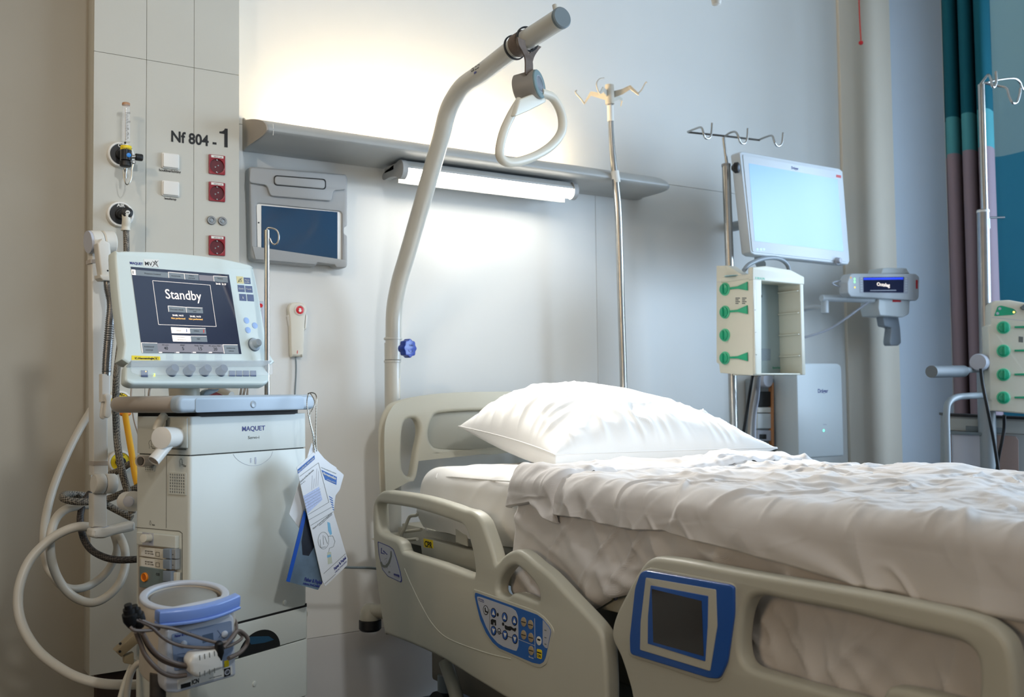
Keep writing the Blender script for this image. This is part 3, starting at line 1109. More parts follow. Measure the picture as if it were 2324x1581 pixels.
# patient symbols
def head_symbol(x, y, s):
    c = lpx(x, y)
    k = .0085 * s
    pts = [(-.3, -1), (-.25, -.3), (-.5, .2), (-.3, .8), (.2, 1), (.5, .6), (.45, .2), (.7, 0), (.4, -.1)]
    lines('head_symbol', FL, [((c[0] + a[0] * k, c[1] + a[1] * k), (c[0] + b[0] * k, c[1] + b[1] * k)) for a, b in zip(pts[:-1], pts[1:])] +
          [((c[0] + .3 * k, c[1] - .45 * k), (c[0] + 1.3 * k, c[1] - .5 * k)), ((c[0] + .3 * k, c[1] - .45 * k), (c[0] + .6 * k, c[1] - .2 * k)), ((c[0] + .3 * k, c[1] - .45 * k), (c[0] + .6 * k, c[1] - .7 * k))], .0005, .0003, M_greyp, t)
head_symbol(341, 1008, 1.1)
head_symbol(411, 1049, 1.0)
pxtext('Insp', FL, 345, 1018, 352, 1014, M_greyp, t)
pxtext('Exp', FL, 416, 1058, 422, 1054, M_greyp, t)
pxtext('Neb', FL, 345, 1192, 351, 1188, M_greyp, t)
c = lpx(341.5, 1187)
lines('drop_symbol', FL, [((c[0], c[1] + .006), (c[0] - .003, c[1])), ((c[0] - .003, c[1]), (c[0], c[1] - .004)), ((c[0], c[1] - .004), (c[0] + .003, c[1])), ((c[0] + .003, c[1]), (c[0], c[1] + .006))], .0005, .0003, M_greyp, t)
# module bay
bay = [(308, 1196), (408, 1205), (414, 1210), (414, 1460), (308, 1445)]
bo = FL.pxs(bay)
lines('bay_seam', FL, [(bo[0], bo[1]), (bo[1], bo[2]), (bo[2], bo[3])], .0012, .0002, M_joint, t)
pxplate('bay_recess', FL, [(314, 1236), (397, 1245), (397, 1380), (314, 1370)], .0002, .0008, M_taupe, t)
pxplate('module_header', FL, [(309, 1206), (398, 1216), (398, 1245), (309, 1235)], 0, .010, M_vent, t, bev=.002, r=.002)
pxplate('neb_seat', FL, [(323, 1207), (348, 1210), (348, 1238), (323, 1236)], .010, .0105, M_lgrey, t, r=.001)
rot_cyl('nebuliser_port', 341, 1220, .010, 325, 1221, .032, [(0, .0085), (.55, .0078), (.6, .0088), (1, .0088), (1.01, .008)], M_offw)
for k, (ya, yb) in enumerate(((1240, 1266), (1264, 1290))):
    pxplate('battery_module', FL, [(316, ya), (377, ya + 7), (377, yb + 4), (316, yb - 5)], .0008, .010, M_offw, t, bev=.001, r=.002)
    pxplate('battery_label', FL, [(320, ya + 3), (350, ya + 6), (350, yb - 2), (320, yb - 6)], .010, .0104, M_lightp, t, r=.001)
    pxtext('KIT BATTERY', FL, 329, ya + 11, 347, ya + 8, M_print, t, w=.0106)
    pxtext('DC 12V 3.5Ah', FL, 329, ya + 16, 348, ya + 13, M_print, t, w=.0106)
    c = FL.pxs([(354, ya + 12), (362, ya + 13), (362, ya + 22), (354, ya + 21)], .0102)
    lines('battery_symbol', FL, [(c[i], c[(i + 1) % 4]) for i in range(4)], .0006, .0103, M_print, t)
    pxplate('module_latch', FL, [(369, ya + 5), (386, ya + 5), (386, ya + 28), (369, ya + 26)], .009, .020, mat('latch_blue_grey', '#8492a2', 0.4, var=0.02), t, bev=.002)
    pxplate('latch_tab', FL, [(386, ya + 5), (398, ya + 6), (398, ya + 28), (386, ya + 27)], .004, .016, mat('latch_grey', '#9a9ea0', 0.4, var=0.02), t, bev=.0015)
    pxplate('latch_hole', FL, circ(392, ya + 18, 1.1, 8), .016, .0164, M_print, t)
pxplate('co2_module', FL, [(316, 1284), (370, 1292), (372, 1338), (316, 1332)], .0008, .012, mat('module_grey', '#6f7f80', 0.45, var=0.02), t, bev=.001, r=.003)
c = lpx(330, 1309, .012)
lathe('orange_port', FL.P(*c, .012), FL.n, [(0, .0098), (.004, .0098), (.005, .009), (.004, .007), (.0028, .0068)], M_orange, t, seg=24)
lathe('port_pins', FL.P(*c, .0125), FL.n, [(0, .006), (.003, .0058)], mat('orange_dark', '#c8650e', 0.5, var=.1, scale=900), t, seg=16)
pxtext('CO2', FL, 354, 1305, 362, 1299, M_print, t, w=.0125)
for k, (ya) in enumerate((1295, 1320)):
    pxplate('module_latch', FL, [(369, ya), (388, ya + 1), (388, ya + 26), (369, ya + 24)], .009, .021, mat('latch_blue_grey', '#8492a2'), t, bev=.002)
    pxplate('latch_tab', FL, [(388, ya + 2), (401, ya + 4), (400, ya + 28), (388, ya + 26)], .004, .014, M_offw, t, bev=.0015)
for k in range(5):
    lines('slot_line', FL, [(lpx(324, 1346 + k * 7, .001), lpx(368, 1345 + k * 7, .001))], .0012, .001, M_dark, t)

# cart tray / handle ring
hb = .035
def hp(x, y, w=hb): return FV.P(*FV.px(x, y, w), w)
ha, hbm = FV.px(436, 897, hb), FV.px(436, 936, hb)
hr = FV.px(716, 892, hb)[0]
plate('handle_bar', FV, rrect(FV.px(404, 915, hb)[0], hr, hbm[1], ha[1], .016), hb - .03, hb, M_handle, t, bev=.008, res=4)
pxplate('bar_inlay', FV, [(444, 906), (448, 903), (685, 898), (690, 903), (690, 928), (444, 936)], hb, hb + .0012, mat('blue_grey_inlay', '#9fb0bf', 0.35, var=.02), t, bev=.0004, r=.005)
c = FV.px(574, 917, hb)
lathe('round_dimple', FV.P(*c, hb + .001), FV.n, [(0, .0085), (.0012, .008), (.002, .0065), (.001, .003)], M_handle, t, seg=28)
L0 = lp(425, 916, .03)
zH = FV.P(0, (ha[1] + hbm[1]) / 2)[2]
p0 = FV.P(-.012, 0, .02); p0[2] = zH
bk = -FL.u
p1 = p0 + bk * .15 + FL.n * .03
p2 = p0 + bk * .215 + FL.n * .02
p3 = p0 + bk * .25 - FL.n * .03
p4 = p0 + bk * .255 - FL.n * .2
tube('side_handle', [p0 + FL.n * .012, p0 + bk * .06 + FL.n * .028, p1, p2, p3, p4], .0178, M_taupe, t, seg=20)
tube('handle_joint', [p0 + FL.n * .006 - bk * .004, p0 + FL.n * .013 + bk * .006, p0 + bk * .022 + FL.n * .018], [.0176, .0184, .0184], M_handle, t, seg=20)
rt = FV.P(hr - .012, 0, .02); rt[2] = zH
tube('side_handle', [rt, rt - FV.n * .1 + FV.u * .01, rt - FV.n * .2], .0165, M_handle, t, seg=16)
f = Fr(EO); f.u, f.v, f.n = FV.u, FV.n, FV.v
vT = hbm[1]
plate('tray', f, rrect(.0, uR - .01, -.22, .01, .02), vT + .004, vT + .02, M_seat, t, bev=.004)
plate('tray_underside', f, rrect(.01, uR - .02, -.2, -.0, .02), vTop - .002, vT + .006, M_dark, t)
# neck between tray and screen
c0 = hp(420, 897, -.08)
tube('screen_neck', [at(420, 905, 2.28), at(416, 862, 2.28)], .034, M_offw, t, smooth=False, seg=28)
pxl = Fr(at(470, 890, 2.32), 17)
plate('tilt_lever', pxl, pxl.pxs([(448, 897), (455, 886), (462, 883), (488, 882), (485, 888), (470, 895), (462, 898)]), 0, .02, M_handle, t, bev=.004)
box('clamp_screw', pxl, *sorted((pxl.px(421, 0)[0], pxl.px(428, 0)[0])), pxl.px(0, 896)[1], pxl.px(0, 882)[1], .0, .01, M_black, t, bev=.001)
# cart base with casters
f2 = Fr((EO[0], EO[1], 0)); f2.u, f2.v, f2.n = FV.u, FV.n, V(0, 0, 1)
plate('cart_base', f2, rrect(-.10, uR + .1, -D_ - .12, .12, .06), .09, .15, M_vent, t, bev=.012)
for a, b in ((-.06, .08), (uR + .06, .08), (-.06, -D_ - .08), (uR + .06, -D_ - .08)):
    p = f2.P(a, b, .045)
    lathe('caster', p - V(.012, 0, 0), (1, 0, 0), [(0, .040), (.002, .045), (.022, .045), (.024, .040)], M_black, t, seg=24)
    tube('caster_fork', [p + V(0, 0, .04), p + V(0, 0, .09)], .012, M_seat, t, smooth=False)
box('cart_post', FV, .03, uR - .03, floorv + .12, floorv + .2, -D_ + .03, -.03, M_vent, t, bev=.003)

# ---- screen unit (its own tilt)
UO = at(297, 604.9, 2.22)
# recover depth from the solved pose
UO = V(.496, 2.255, 1.363)
FU = Fr(UO, 17.5, 14.4, roll=1.0)
U = t_screen = link('screen_unit', platemesh(FU, spline(FU.pxs([(262, 577), (270, 570), (300, 569), (400, 573), (500, 585), (560, 598), (572, 603), (577, 612), (592, 690), (608, 790), (615, 828), (450, 826), (292, 824), (283, 780), (270, 680)]), 3), -.035, 0, .006), M_ui, t)
M_s = mat('lcd_dark', '#1c2233', 0.12, var=0.05, emit=0.55, ecol='#1f2536', coat=0.6)
def up(name, pts, w0, w1, m, bev=0, r=0, **k): return pxplate(name, FU, pts, w0, w1, m, U, bev=bev, r=r, **k)
def sub(o): return o
M_sgrey = mat('lcd_grey', '#6c7377', 0.3, var=0, emit=0.35, ecol='#6c7377')
M_sgreyd = mat('lcd_mid', '#787479', 0.3, var=0, emit=0.35, ecol='#787479')
M_swhite = mat('lcd_white', '#efe2d6', 0.3, var=0, emit=0.75, ecol='#efe2d6')
M_sor = mat('lcd_orange', '#e8b060', 0.3, var=0, emit=0.7, ecol='#e8b060')
M_sdk = mat('lcd_text', '#30343a', 0.3, var=0)
z7 = lambda L_: [(290 + x / 7.185, 600 + y / 7.185) for x, y in L_]
up('lcd', z7([(50, 35), (1650, 165), (1855, 1458), (240, 1442)]), 0, .0008, M_s)
def q4(x0, y0, x1, y1, x2, y2, x3, y3): return z7([(x0, y0), (x1, y1), (x2, y2), (x3, y3)])
up('screen_button', q4(120, 85, 655, 130, 665, 220, 135, 175), .0008, .0012, M_sgrey)
up('screen_button', q4(60, 80, 122, 85, 132, 170, 72, 165), .0008, .0013, M_swhite)
for q in ((660, 125, 912, 145, 925, 240, 670, 218), (918, 148, 1152, 165, 1160, 258, 930, 242), (1395, 185, 1625, 200, 1635, 295, 1408, 275),
          (655, 675, 940, 695, 950, 785, 668, 770), (947, 695, 1218, 708, 1230, 795, 960, 785), (1005, 1038, 1268, 1040, 1280, 1132, 1015, 1125),
          (1020, 1165, 1288, 1168, 1300, 1262, 1030, 1258), (220, 1275, 480, 1280, 500, 1442, 243, 1440), (1550, 1305, 1792, 1308, 1812, 1455, 1575, 1450)):
    up('screen_button', q4(*q), .0008, .0013, M_sgrey)
    e = FU.pxs(q4(*q), .0014)
    lines('button_edge', FU, [(e[0], e[1]), (e[0], e[3])], .0007, .0013, M_swhite, U)
up('screen_button', q4(1160, 168, 1390, 185, 1402, 272, 1168, 258), .0008, .0011, M_sgreyd)
up('screen_button', q4(480, 1282, 1550, 1303, 1572, 1450, 500, 1442), .0008, .0011, M_sgreyd)
up('screen_button', q4(705, 1020, 998, 1035, 1008, 1122, 718, 1118), .0008, .0013, M_swhite)
up('screen_button', q4(723, 1152, 1015, 1162, 1028, 1258, 740, 1252), .0008, .0013, M_swhite)
e = FU.pxs(q4(405, 262, 1342, 335, 1442, 1012, 502, 978), .001)
lines('standby_frame', FU, [(e[i], e[(i + 1) % 4]) for i in range(4)], .0006, .0009, M_swhite, U)
def ut(s, x0, y0, x1, y1, m=M_swhite, b=0, par=None):
    """x0,y0 baseline start; x1 right end; y1 cap top, in zoom pixels"""
    P0 = z7([(x0, y0)])[0]; P1 = z7([(x1, y1)])[0]
    a = FU.px(*P0, .0015); tp = FU.px(P0[0], P1[1], .0015); bb = FU.px(P1[0], P0[1], .0015)
    return text(s, FU, a[0], a[1], abs(tp[1] - a[1]) / .72, m, U, w=.0015, width=abs(bb[0] - a[0]), bold=b, thick=.0001)
text_items = [('Standby', 618, 553, 1195, 395, M_swhite, 0), ('24-03  16 37', 1438, 325, 1605, 298, M_swhite, .0001),
              ('Pressure Control', 275, 155, 530, 130, M_sdk, 0), ('Automode', 710, 190, 860, 170, M_sdk, 0), ('Admit', 1000, 188, 1080, 168, M_sdk, 0), ('patient', 990, 226, 1095, 205, M_sdk, 0), ('Status', 1465, 235, 1550, 212, M_sdk, 0),
              ('Pre-use check', 695, 742, 908, 715, M_sdk, 0), ('Patient circuit', 990, 738, 1185, 714, M_sdk, 0), ('test', 1065, 775, 1120, 750, M_sdk, 0),
              ('24-03, 14:13', 730, 838, 905, 812, M_swhite, .0001), ('24-03, 14:13', 1015, 855, 1190, 830, M_swhite, .0001),
              ('Not performed', 710, 885, 935, 860, M_sor, .0001), ('Not performed', 998, 898, 1218, 872, M_sor, .0001),
              ('Adult', 795, 1088, 875, 1060, M_sdk, 0), ('Infant', 1080, 1092, 1162, 1065, M_sdk, 0), ('Invasive', 808, 1195, 928, 1170, M_sdk, 0), ('ventilation', 805, 1238, 950, 1212, M_sdk, 0), ('NIV', 1132, 1225, 1182, 1198, M_sdk, 0),
              ('Additional', 265, 1350, 428, 1322, M_sdk, 0), ('settings', 292, 1400, 412, 1376, M_sdk, 0), ('Additional', 1610, 1372, 1750, 1348, M_sdk, 0), ('values', 1645, 1418, 1732, 1394, M_sdk, 0),
              ('O2 conc.', 560, 1318, 670, 1298, M_sdk, 0), ('PEEP', 858, 1325, 930, 1304, M_sdk, 0), ('Resp. Rate', 1092, 1330, 1232, 1308, M_sdk, 0), ('PC above PEEP', 1325, 1335, 1518, 1314, M_sdk, 0),
              ('40', 597, 1388, 660, 1335, M_sdk, .0001), ('5', 888, 1395, 920, 1340, M_sdk, .0001), ('15', 1148, 1398, 1202, 1345, M_sdk, .0001), ('20', 1400, 1402, 1462, 1350, M_sdk, .0001)]
for s, x0, y0, x1, y1, m_, b_ in text_items:
    ut(s, x0, y0, x1, y1, m_, b_)
for x0, x1 in ((510, 760), (790, 1035), (1062, 1300), (1325, 1555)):
    up('scale_bar', q4(x0, 1425, x1, 1432, x1 + 1, 1444, x0 + 1, 1438), .0012, .0015, M_sdk)
    up('scale_mark', q4(x0, 1425, x0 + 50, 1427, x0 + 51, 1439, x0 + 1, 1438), .0014, .0017, M_swhite)
for p_, cc in (((85, 122), M_sdk), ((960, 1075), mat('lcd_blue', '#4a6a9a', 0.3, var=0)), ((1238, 1085), mat('lcd_red', '#c03a34', 0.3, var=0, emit=.3))):
    x, y = p_
    up('person_symbol', q4(x - 7, y - 25, x + 7, y - 25, x + 9, y + 28, x - 5, y + 28), .0014, .0017, cc)
# housing print
z4 = lambda L_: [(240 + x / 4.16, 550 + y / 4.16) for x, y in L_]
def ut4(s, x0, y0, x1, y1, m=M_print, b=0, w=.0012):
    P0 = z4([(x0, y0)])[0]; P1 = z4([(x1, y1)])[0]
    a = FU.px(*P0, w); tp = FU.px(P0[0], P1[1], w); bb = FU.px(P1[0], P0[1], w)
    return text(s, FU, a[0], a[1], abs(tp[1] - a[1]) / .72, m, U, w=w, width=abs(bb[0] - a[0]), bold=b, thick=.0001)
ut4('MAQUET', 228, 203, 350, 180, M_navy, .0002, .0006)
up('name_sticker', z4([(360, 157), (503, 162), (500, 234), (362, 228)]), .0, .0006, M_lightp)
ut4('MV', 370, 215, 438, 178, M_print, .0001, .0009)
e = FU.pxs(z4([(440, 175), (498, 232), (496, 172), (438, 230), (448, 222), (470, 170), (492, 228), (462, 232), (447, 186), (488, 182)]), .001)
lines('pen_scribble', FU, [(e[0], e[1]), (e[2], e[3]), (e[4], e[5]), (e[5], e[6]), (e[8], e[9])], .0007, .0008, M_print, U)
M_key = mat('membrane_key', '#5b6788', 0.4, var=0)
for k, (a, b, c, d) in enumerate(((1304, 330, 1366, 392), (1246, 400, 1310, 468), (1318, 408, 1384, 474), (1260, 484, 1326, 552), (1334, 488, 1397, 556))):
    up('membrane_key', z4([(a, b), (c - 2, b + 4), (c + 4, d), (a + 6, d - 4)]), 0, .0007, M_key)
up('membrane_key', z4([(1235, 318), (1296, 322), (1304, 388), (1243, 384)]), 0, .0007, mat('yellow_key', '#dccf9a', 0.4, var=0))
ut4('Alarm', 1312, 358, 1355, 345, M_lightp); ut4('profile', 1312, 378, 1355, 365, M_lightp); ut4('Quick', 1256, 440, 1303, 425, M_lightp); ut4('Trends', 1326, 444, 1374, 430, M_lightp); ut4('i', 1290, 530, 1297, 505, M_lightp)
e = FU.pxs(z4([(1253, 368), (1262, 345), (1275, 343), (1282, 370), (1253, 368), (1250, 375), (1286, 335)]), .001)
lines('bell_symbol', FU, [(e[i], e[i + 1]) for i in range(4)] + [(e[5], e[6])], .0005, .0009, M_print, U)
for (x, y) in ((1328, 737), (1407, 784), (1342, 827)):
    c = FU.px(*z4([(x, y)])[0])
    lathe('round_key', FU.P(*c, 0), FU.n, [(0, .0077), (.0008, .0077), (.001, .007)], mat('pale_blue_key', '#9fbbe6', 0.4, var=0), U, seg=24)
c = FU.px(*z4([(1398, 965)])[0])
lathe('dial_base', FU.P(*c, 0), FU.n, [(0, .0165), (.002, .0165), (.003, .0155)], mat('dial_ring', '#5c6a78', 0.4, var=0), U, seg=36)
lathe('rotary_dial', FU.P(*c, .002), FU.n, [(0, .0152), (.003, .0150), (.006, .0105), (.017, .0090), (.019, .0078)], M_handle, U, seg=32)
up('ward_sticker', z4([(246, 1066), (514, 1076), (517, 1119), (245, 1116)]), .0, .0009, M_yellow)
ut4('IC-Neonatologie', 276, 1101, 455, 1082, M_print, .0002)
ut4('8', 472, 1103, 484, 1086, M_print, .0002)
e = FU.pxs(z4([(460, 1081), (494, 1083), (494, 1110), (460, 1108)]), .001)
lines('box_outline', FU, [(e[i], e[(i + 1) % 4]) for i in range(4)], .0004, .0009, M_print, U)
for x in (570, 725, 880, 1030):
    for r_ in range(5):
        e = FU.pxs(z4([(x, 1058 + r_ * 13), (x + 68, 1058 + r_ * 13)]), .0003)
        lines('guide_line', FU, [(e[0], e[1])], .0006, .0001, M_lgrey, U)
# lower control lip, steeper and standing proud
FLp = Fr(FU.P(*FU.px(450, 826), 0), 17.5, 30)
lip = link('control_lip', platemesh(FLp, rpoly(FLp.pxs([(286, 823), (612, 825), (612, 864), (600, 871), (300, 870), (284, 862)], .012), .008), -.012, .012, .006), M_ui, t)
def lpx2(L_, w): return FLp.pxs(z4(L_), w)
for i, x in enumerate((615, 772, 925, 1078)):
    c = FLp.px(*z4([(x, 1225)])[0], .012)
    lathe('control_knob', FLp.P(*c, .012), FLp.n, [(0, .0118), (.003, .0118), (.005, .0108), (.018, .0098), (.02, .0085)], mat('slate_knob', '#4d5a72', 0.4, var=.02), lip, seg=28)
plate('power_key', FLp, lpx2([(330, 1210), (392, 1212), (394, 1272), (332, 1270)], .012), .012, .0145, M_key, lip, bev=.0005)
for p_, c_, e_ in (((379, 1217), '#ffb347', 4), ((462, 1240), '#a8d82c', 3), ((461, 1256), '#d8d82c', 2)):
    c = FLp.px(*z4([p_])[0], .0146)
    lathe('indicator_led', FLp.P(*c, .0142), FLp.n, [(0, .0013), (.0008, .001)], mat('led_' + c_[1:], c_, .4, var=0, emit=e_), lip, seg=10)
for i, x in enumerate((1162, 1228, 1294, 1362)):
    plate('function_key', FLp, lpx2([(x, 1212), (x + 55, 1213), (x + 56, 1265), (x + 1, 1264)], .012), .012, .014, M_key, lip, bev=.0004)
for x in (560, 718, 872, 1022):
    for r_ in range(3):
        e = lpx2([(x, 1164 + r_ * 12), (x + 66, 1164 + r_ * 12)], .0123)
        lines('guide_line', FLp, [(e[0], e[1])], .0006, .0121, M_lgrey, lip)
# clear splash cover
cl = mat('clear_cover', '#eef6fa', 0.06, var=0, alpha=0.16, coat=0.8)
plate('clear_cover', FLp, rpoly(lpx2([(228, 1128), (1560, 1130), (1566, 1250), (1540, 1262), (300, 1262), (228, 1240)], .03), .006), .034, .036, cl, lip)
plate('cover_edge', FLp, rpoly(lpx2([(228, 1124), (1556, 1126), (1556, 1134), (228, 1134)], .03), .001), .012, .036, mat('cover_edge', '#dfe6ea', .15, var=0, alpha=.55), lip)
# back of the screen unit
box('screen_back', FU, .03, .29, -.22, .0, -.07, -.034, M_offw, U, bev=.012)

# small steel pole on the cart
t = VENT
bp0, bp1 = at(606.5, 905, 2.35), at(605.5, 522, 2.35)
tube('drip_pole', [bp0 - V(0, 0, .12), bp1], .0062, M_steel, t, smooth=False, seg=16)
hk = [at(606, 524, 2.35), at(607, 518, 2.35), at(614, 517, 2.35), at(626, 521, 2.35), at(632, 530, 2.35), at(632, 545, 2.35), at(626, 554, 2.35), at(618, 552, 2.35), at(612, 540, 2.35)]
tube('pole_hook', hk, .0021, M_steel, t, seg=10)
# cables beneath the screen
t = thing('sensor_cables', 'bundle of white and grey cables hanging behind the ventilator screen', 'cables', at(560, 880, 2.5))
tube('plug', [at(478, 872, 2.55), at(525, 896, 2.5)], [.012, .009], M_white, t, smooth=False, seg=14)
for i, (xa, xb) in enumerate(((548, 545), (556, 552), (563, 561))):
    tube('cable', [at(xa + 4, 860, 2.62), at(xa, 880, 2.6), at(xb, 900, 2.6), at(xb - 4, 930, 2.6)], .0032, M_taupe, t, seg=8)
tube('cable', [at(355, 868, 2.7), at(342, 878, 2.7), at(338, 900, 2.7), at(341, 935, 2.72)], .0035, M_taupe, t, seg=8)
tube('cable', [at(300, 872, 2.85), at(298, 900, 2.85), at(304, 950, 2.85), at(316, 990, 2.85)], .003, M_taupe, t, seg=8)
wb_ = Fr(onY(385, 880, CYF), 0)

# ------------------------------------------------------------------ articulated arm
DA = 2.42
FA = Fr(at(230, 800, DA), 10)
def ap(x, y, w=0): return FA.P(*FA.px(x, y, w), w)
t = thing('support_arm', 'white jointed support arm with metal gooseneck left of the ventilator screen', 'arm', ap(228, 1222))
M_arm = mat('arm_enamel', '#d2cfc6', 0.4, var=.015)
pxplate('upright', FA, [(208, 560), (242, 560), (246, 1078), (212, 1078)], -.03, .0, M_arm, t, bev=.004)
pxplate('upright_collar', FA, [(211, 1046), (245, 1046), (245, 1056), (211, 1056)], -.031, .001, M_taupe, t, bev=.001)
pxplate('upper_collar', FA, [(206, 588), (230, 588), (230, 597), (206, 597)], -.031, .0012, M_taupe, t, bev=.001)
def disc(name, x, y, w0, w1, r, m):
    return lathe(name, ap(x, y, w0), FA.n, [(0, r * .93), (.003, r), (w1 - w0 - .003, r), (w1 - w0, r * .93)], m, t, seg=32)
# joint barrels lie along the u axis
def barrel(name, x0, x1, y, r, m, w=.0):
    a, b = ap(x0, y, w), ap(x1, y, w)
    L = np.linalg.norm(b - a)
    return lathe(name, a, b - a, [(0, r * .9), (.003, r), (L - .003, r), (L, r * .9)], m, t, seg=32)
barrel('shoulder_joint', 203, 230, 549, .028, M_arm, .0)
barrel('shoulder_joint', 231, 258, 549, .028, M_arm, .0)
tube('joint_cap', [ap(199, 549), ap(205, 549)], .0275, M_lgrey, t, smooth=False, seg=28)
pxplate('lamp_arm', FA, [(222, 552), (232, 541), (250, 552), (256, 610), (259, 634), (232, 634), (227, 600)], .02, .05, M_arm, t, bev=.004)
pxplate('arm_tip', FA, [(227, 623), (261, 623), (260, 632), (252, 637), (234, 636), (228, 630)], .016, .054, M_arm, t, bev=.003)
c = FA.px(244.5, 614, .05)
lathe('screw', FA.P(*c, .0495), FA.n, [(0, .0026), (.001, .002)], M_print, t, seg=12)
# gooseneck with real ribs
gp = [ap(245, 632, .035), ap(247, 655, .035), ap(253, 690, .035), ap(250, 730, .035), ap(246, 780, .035), ap(243, 820, .035), ap(242, 852, .035)]
gs = spline([tuple(p) for p in gp], 40, False)
rr = [.0105 if k < 28 or k > len(gs) - 16 else (.0098 + (.0016 if (k % 4) < 2 else 0)) for k in range(len(gs))]
tube('gooseneck', gs, rr, M_steel2, t, smooth=False, seg=14)
pxplate('clip_stem', FA, [(231, 848), (251, 848), (251, 912), (231, 912)], .025, .045, M_white, t, bev=.003)
for k, (x, y) in enumerate(((238, 908), (247, 905))):
    pxplate('hose_clip', FA, [(x - 8, y - 8), (x - 1, y - 12), (x + 6, y - 8), (x + 4, y + 6), (x + 6, y + 20), (x + 5, y + 36), (x - 2, y + 43), (x - 9, y + 38), (x - 8, y + 22), (x - 6, y + 6)], .03 + k * .012, .04 + k * .012, M_white, t, bev=.002, smooth=True)
barrel('elbow_joint', 212, 236, 1097, .024, M_arm, .0)
barrel('elbow_joint', 237, 261, 1097, .024, M_arm, .0)
pxplate('lower_arm', FA, [(211, 1120), (243, 1120), (244, 1196), (211, 1196)], -.03, .0, M_arm, t, bev=.004)
tube('pivot', [ap(229, 1194, -.01), ap(229, 1206, -.01)], .019, M_lgrey, t, smooth=False, seg=28)
a, b = ap(225, 1210, -.01), lp(312, 1198, -.03)
pxplate('mounting_arm', FA, [(210, 1200), (232, 1196), (262, 1194), (308, 1183), (308, 1204), (262, 1214), (238, 1222), (218, 1222), (209, 1218)], -.03, .012, M_arm, t, bev=.008, r=.006)
tube('clamp_knob', [at(286, 1137, 2.33), at(303, 1137, 2.3)], [.022, .0235], M_white, t, smooth=False, seg=24)
lathe('knob_hub', at(293, 1137, 2.28), -CF, [(0, .012), (.006, .012), (.008, .008)], M_lgrey, t, seg=20)
tube('clamp_bar', [at(296, 1140, 2.34), at(325, 1142, 2.36)], .012, M_seat, t, smooth=False, seg=12)

# ------------------------------------------------------------------ hoses
def hose(label, pts, r, m, name='hose', grp=None, cat='hose'):
    P = [at(x, y, d) for x, y, d in pts]
    o = tube(name, P, r, m, None, seg=12, n=8)
    tag(o, label, cat, grp)
    return o
hose('thick white hose looping widest to the left and along the floor side', [(207, 930, 2.75), (180, 975, 2.7), (150, 1035, 2.65), (120, 1110, 2.6), (103, 1180, 2.55), (100, 1240, 2.5), (108, 1285, 2.5), (125, 1310, 2.5), (140, 1328, 2.52), (170, 1336, 2.55), (205, 1327, 2.6), (240, 1300, 2.62), (262, 1262, 2.62), (266, 1235, 2.62), (255, 1200, 2.62)], .0105, M_hosew)
hose('white hose coiled in a round loop below the support arm', [(255, 1205, 2.66), (270, 1215, 2.62), (283, 1245, 2.58), (284, 1285, 2.55), (270, 1325, 2.52), (240, 1355, 2.5), (205, 1367, 2.48), (165, 1352, 2.46), (135, 1318, 2.44), (118, 1275, 2.42), (114, 1225, 2.42), (125, 1180, 2.44), (150, 1155, 2.46), (190, 1146, 2.5), (215, 1146, 2.52)], .0108, M_hosew)
hose('thick white hose sweeping far left then low to the ventilator', [(215, 1196, 2.45), (175, 1195, 2.42), (135, 1210, 2.4), (100, 1235, 2.38), (65, 1275, 2.35), (44, 1330, 2.32), (42, 1385, 2.3), (58, 1435, 2.28), (90, 1480, 2.26), (135, 1515, 2.24), (180, 1538, 2.22), (235, 1551, 2.22), (300, 1553, 2.25), (340, 1550, 2.28)], .0112, M_hosew)
hose('grey braided hose looping across the support arm', [(315, 1105, 2.5), (270, 1122, 2.5), (240, 1133, 2.5), (200, 1138, 2.46), (165, 1137, 2.44), (143, 1130, 2.44), (148, 1122, 2.48), (175, 1122, 2.52), (215, 1130, 2.56), (255, 1152, 2.58), (300, 1175, 2.58)], .0088, M_braid)
hose('dark braided hose curving below the support arm to the ventilator', [(205, 1118, 2.52), (190, 1140, 2.5), (182, 1175, 2.48), (188, 1215, 2.46), (205, 1245, 2.44), (235, 1263, 2.42), (270, 1270, 2.42), (320, 1268, 2.44)], .0085, M_braidd)
hose('yellow vacuum hose hanging from the yellow outlet', [(284, 940, 2.72), (288, 965, 2.7), (294, 1000, 2.68), (300, 1035, 2.66), (306, 1075, 2.64), (312, 1100, 2.62)], .0085, mat('yellow_hose', '#e0a416', 0.4, var=.04))
hose('short grey braided hose between yellow outlet and ventilator back', [(250, 1075, 2.75), (272, 1066, 2.72), (295, 1052, 2.7), (325, 1040, 2.66)], .0088, M_braid)
o = lathe('yellow_connector', at(284, 925, 2.73), (0, 0, -1), [(-.012, .012), (0, .0155), (.018, .0155), (.022, .011)], M_orange, None, seg=20)
tag(o, 'yellow plastic connector on top of the yellow hose', 'connector')
o = hose('thin ivory power cable below the grey bracket', [(305, 1498, 2.16), (294, 1520, 2.14), (282, 1550, 2.12), (268, 1600, 2.1)], .0055, M_offw, 'power_cable', None, 'cable')
hose('white cable curving under the humidifier', [(335, 1500, 2.02), (312, 1506, 2.02), (297, 1528, 2.02), (290, 1560, 2.02), (286, 1600, 2.02)], .0065, M_hosew, 'white_cable', None, 'cable')
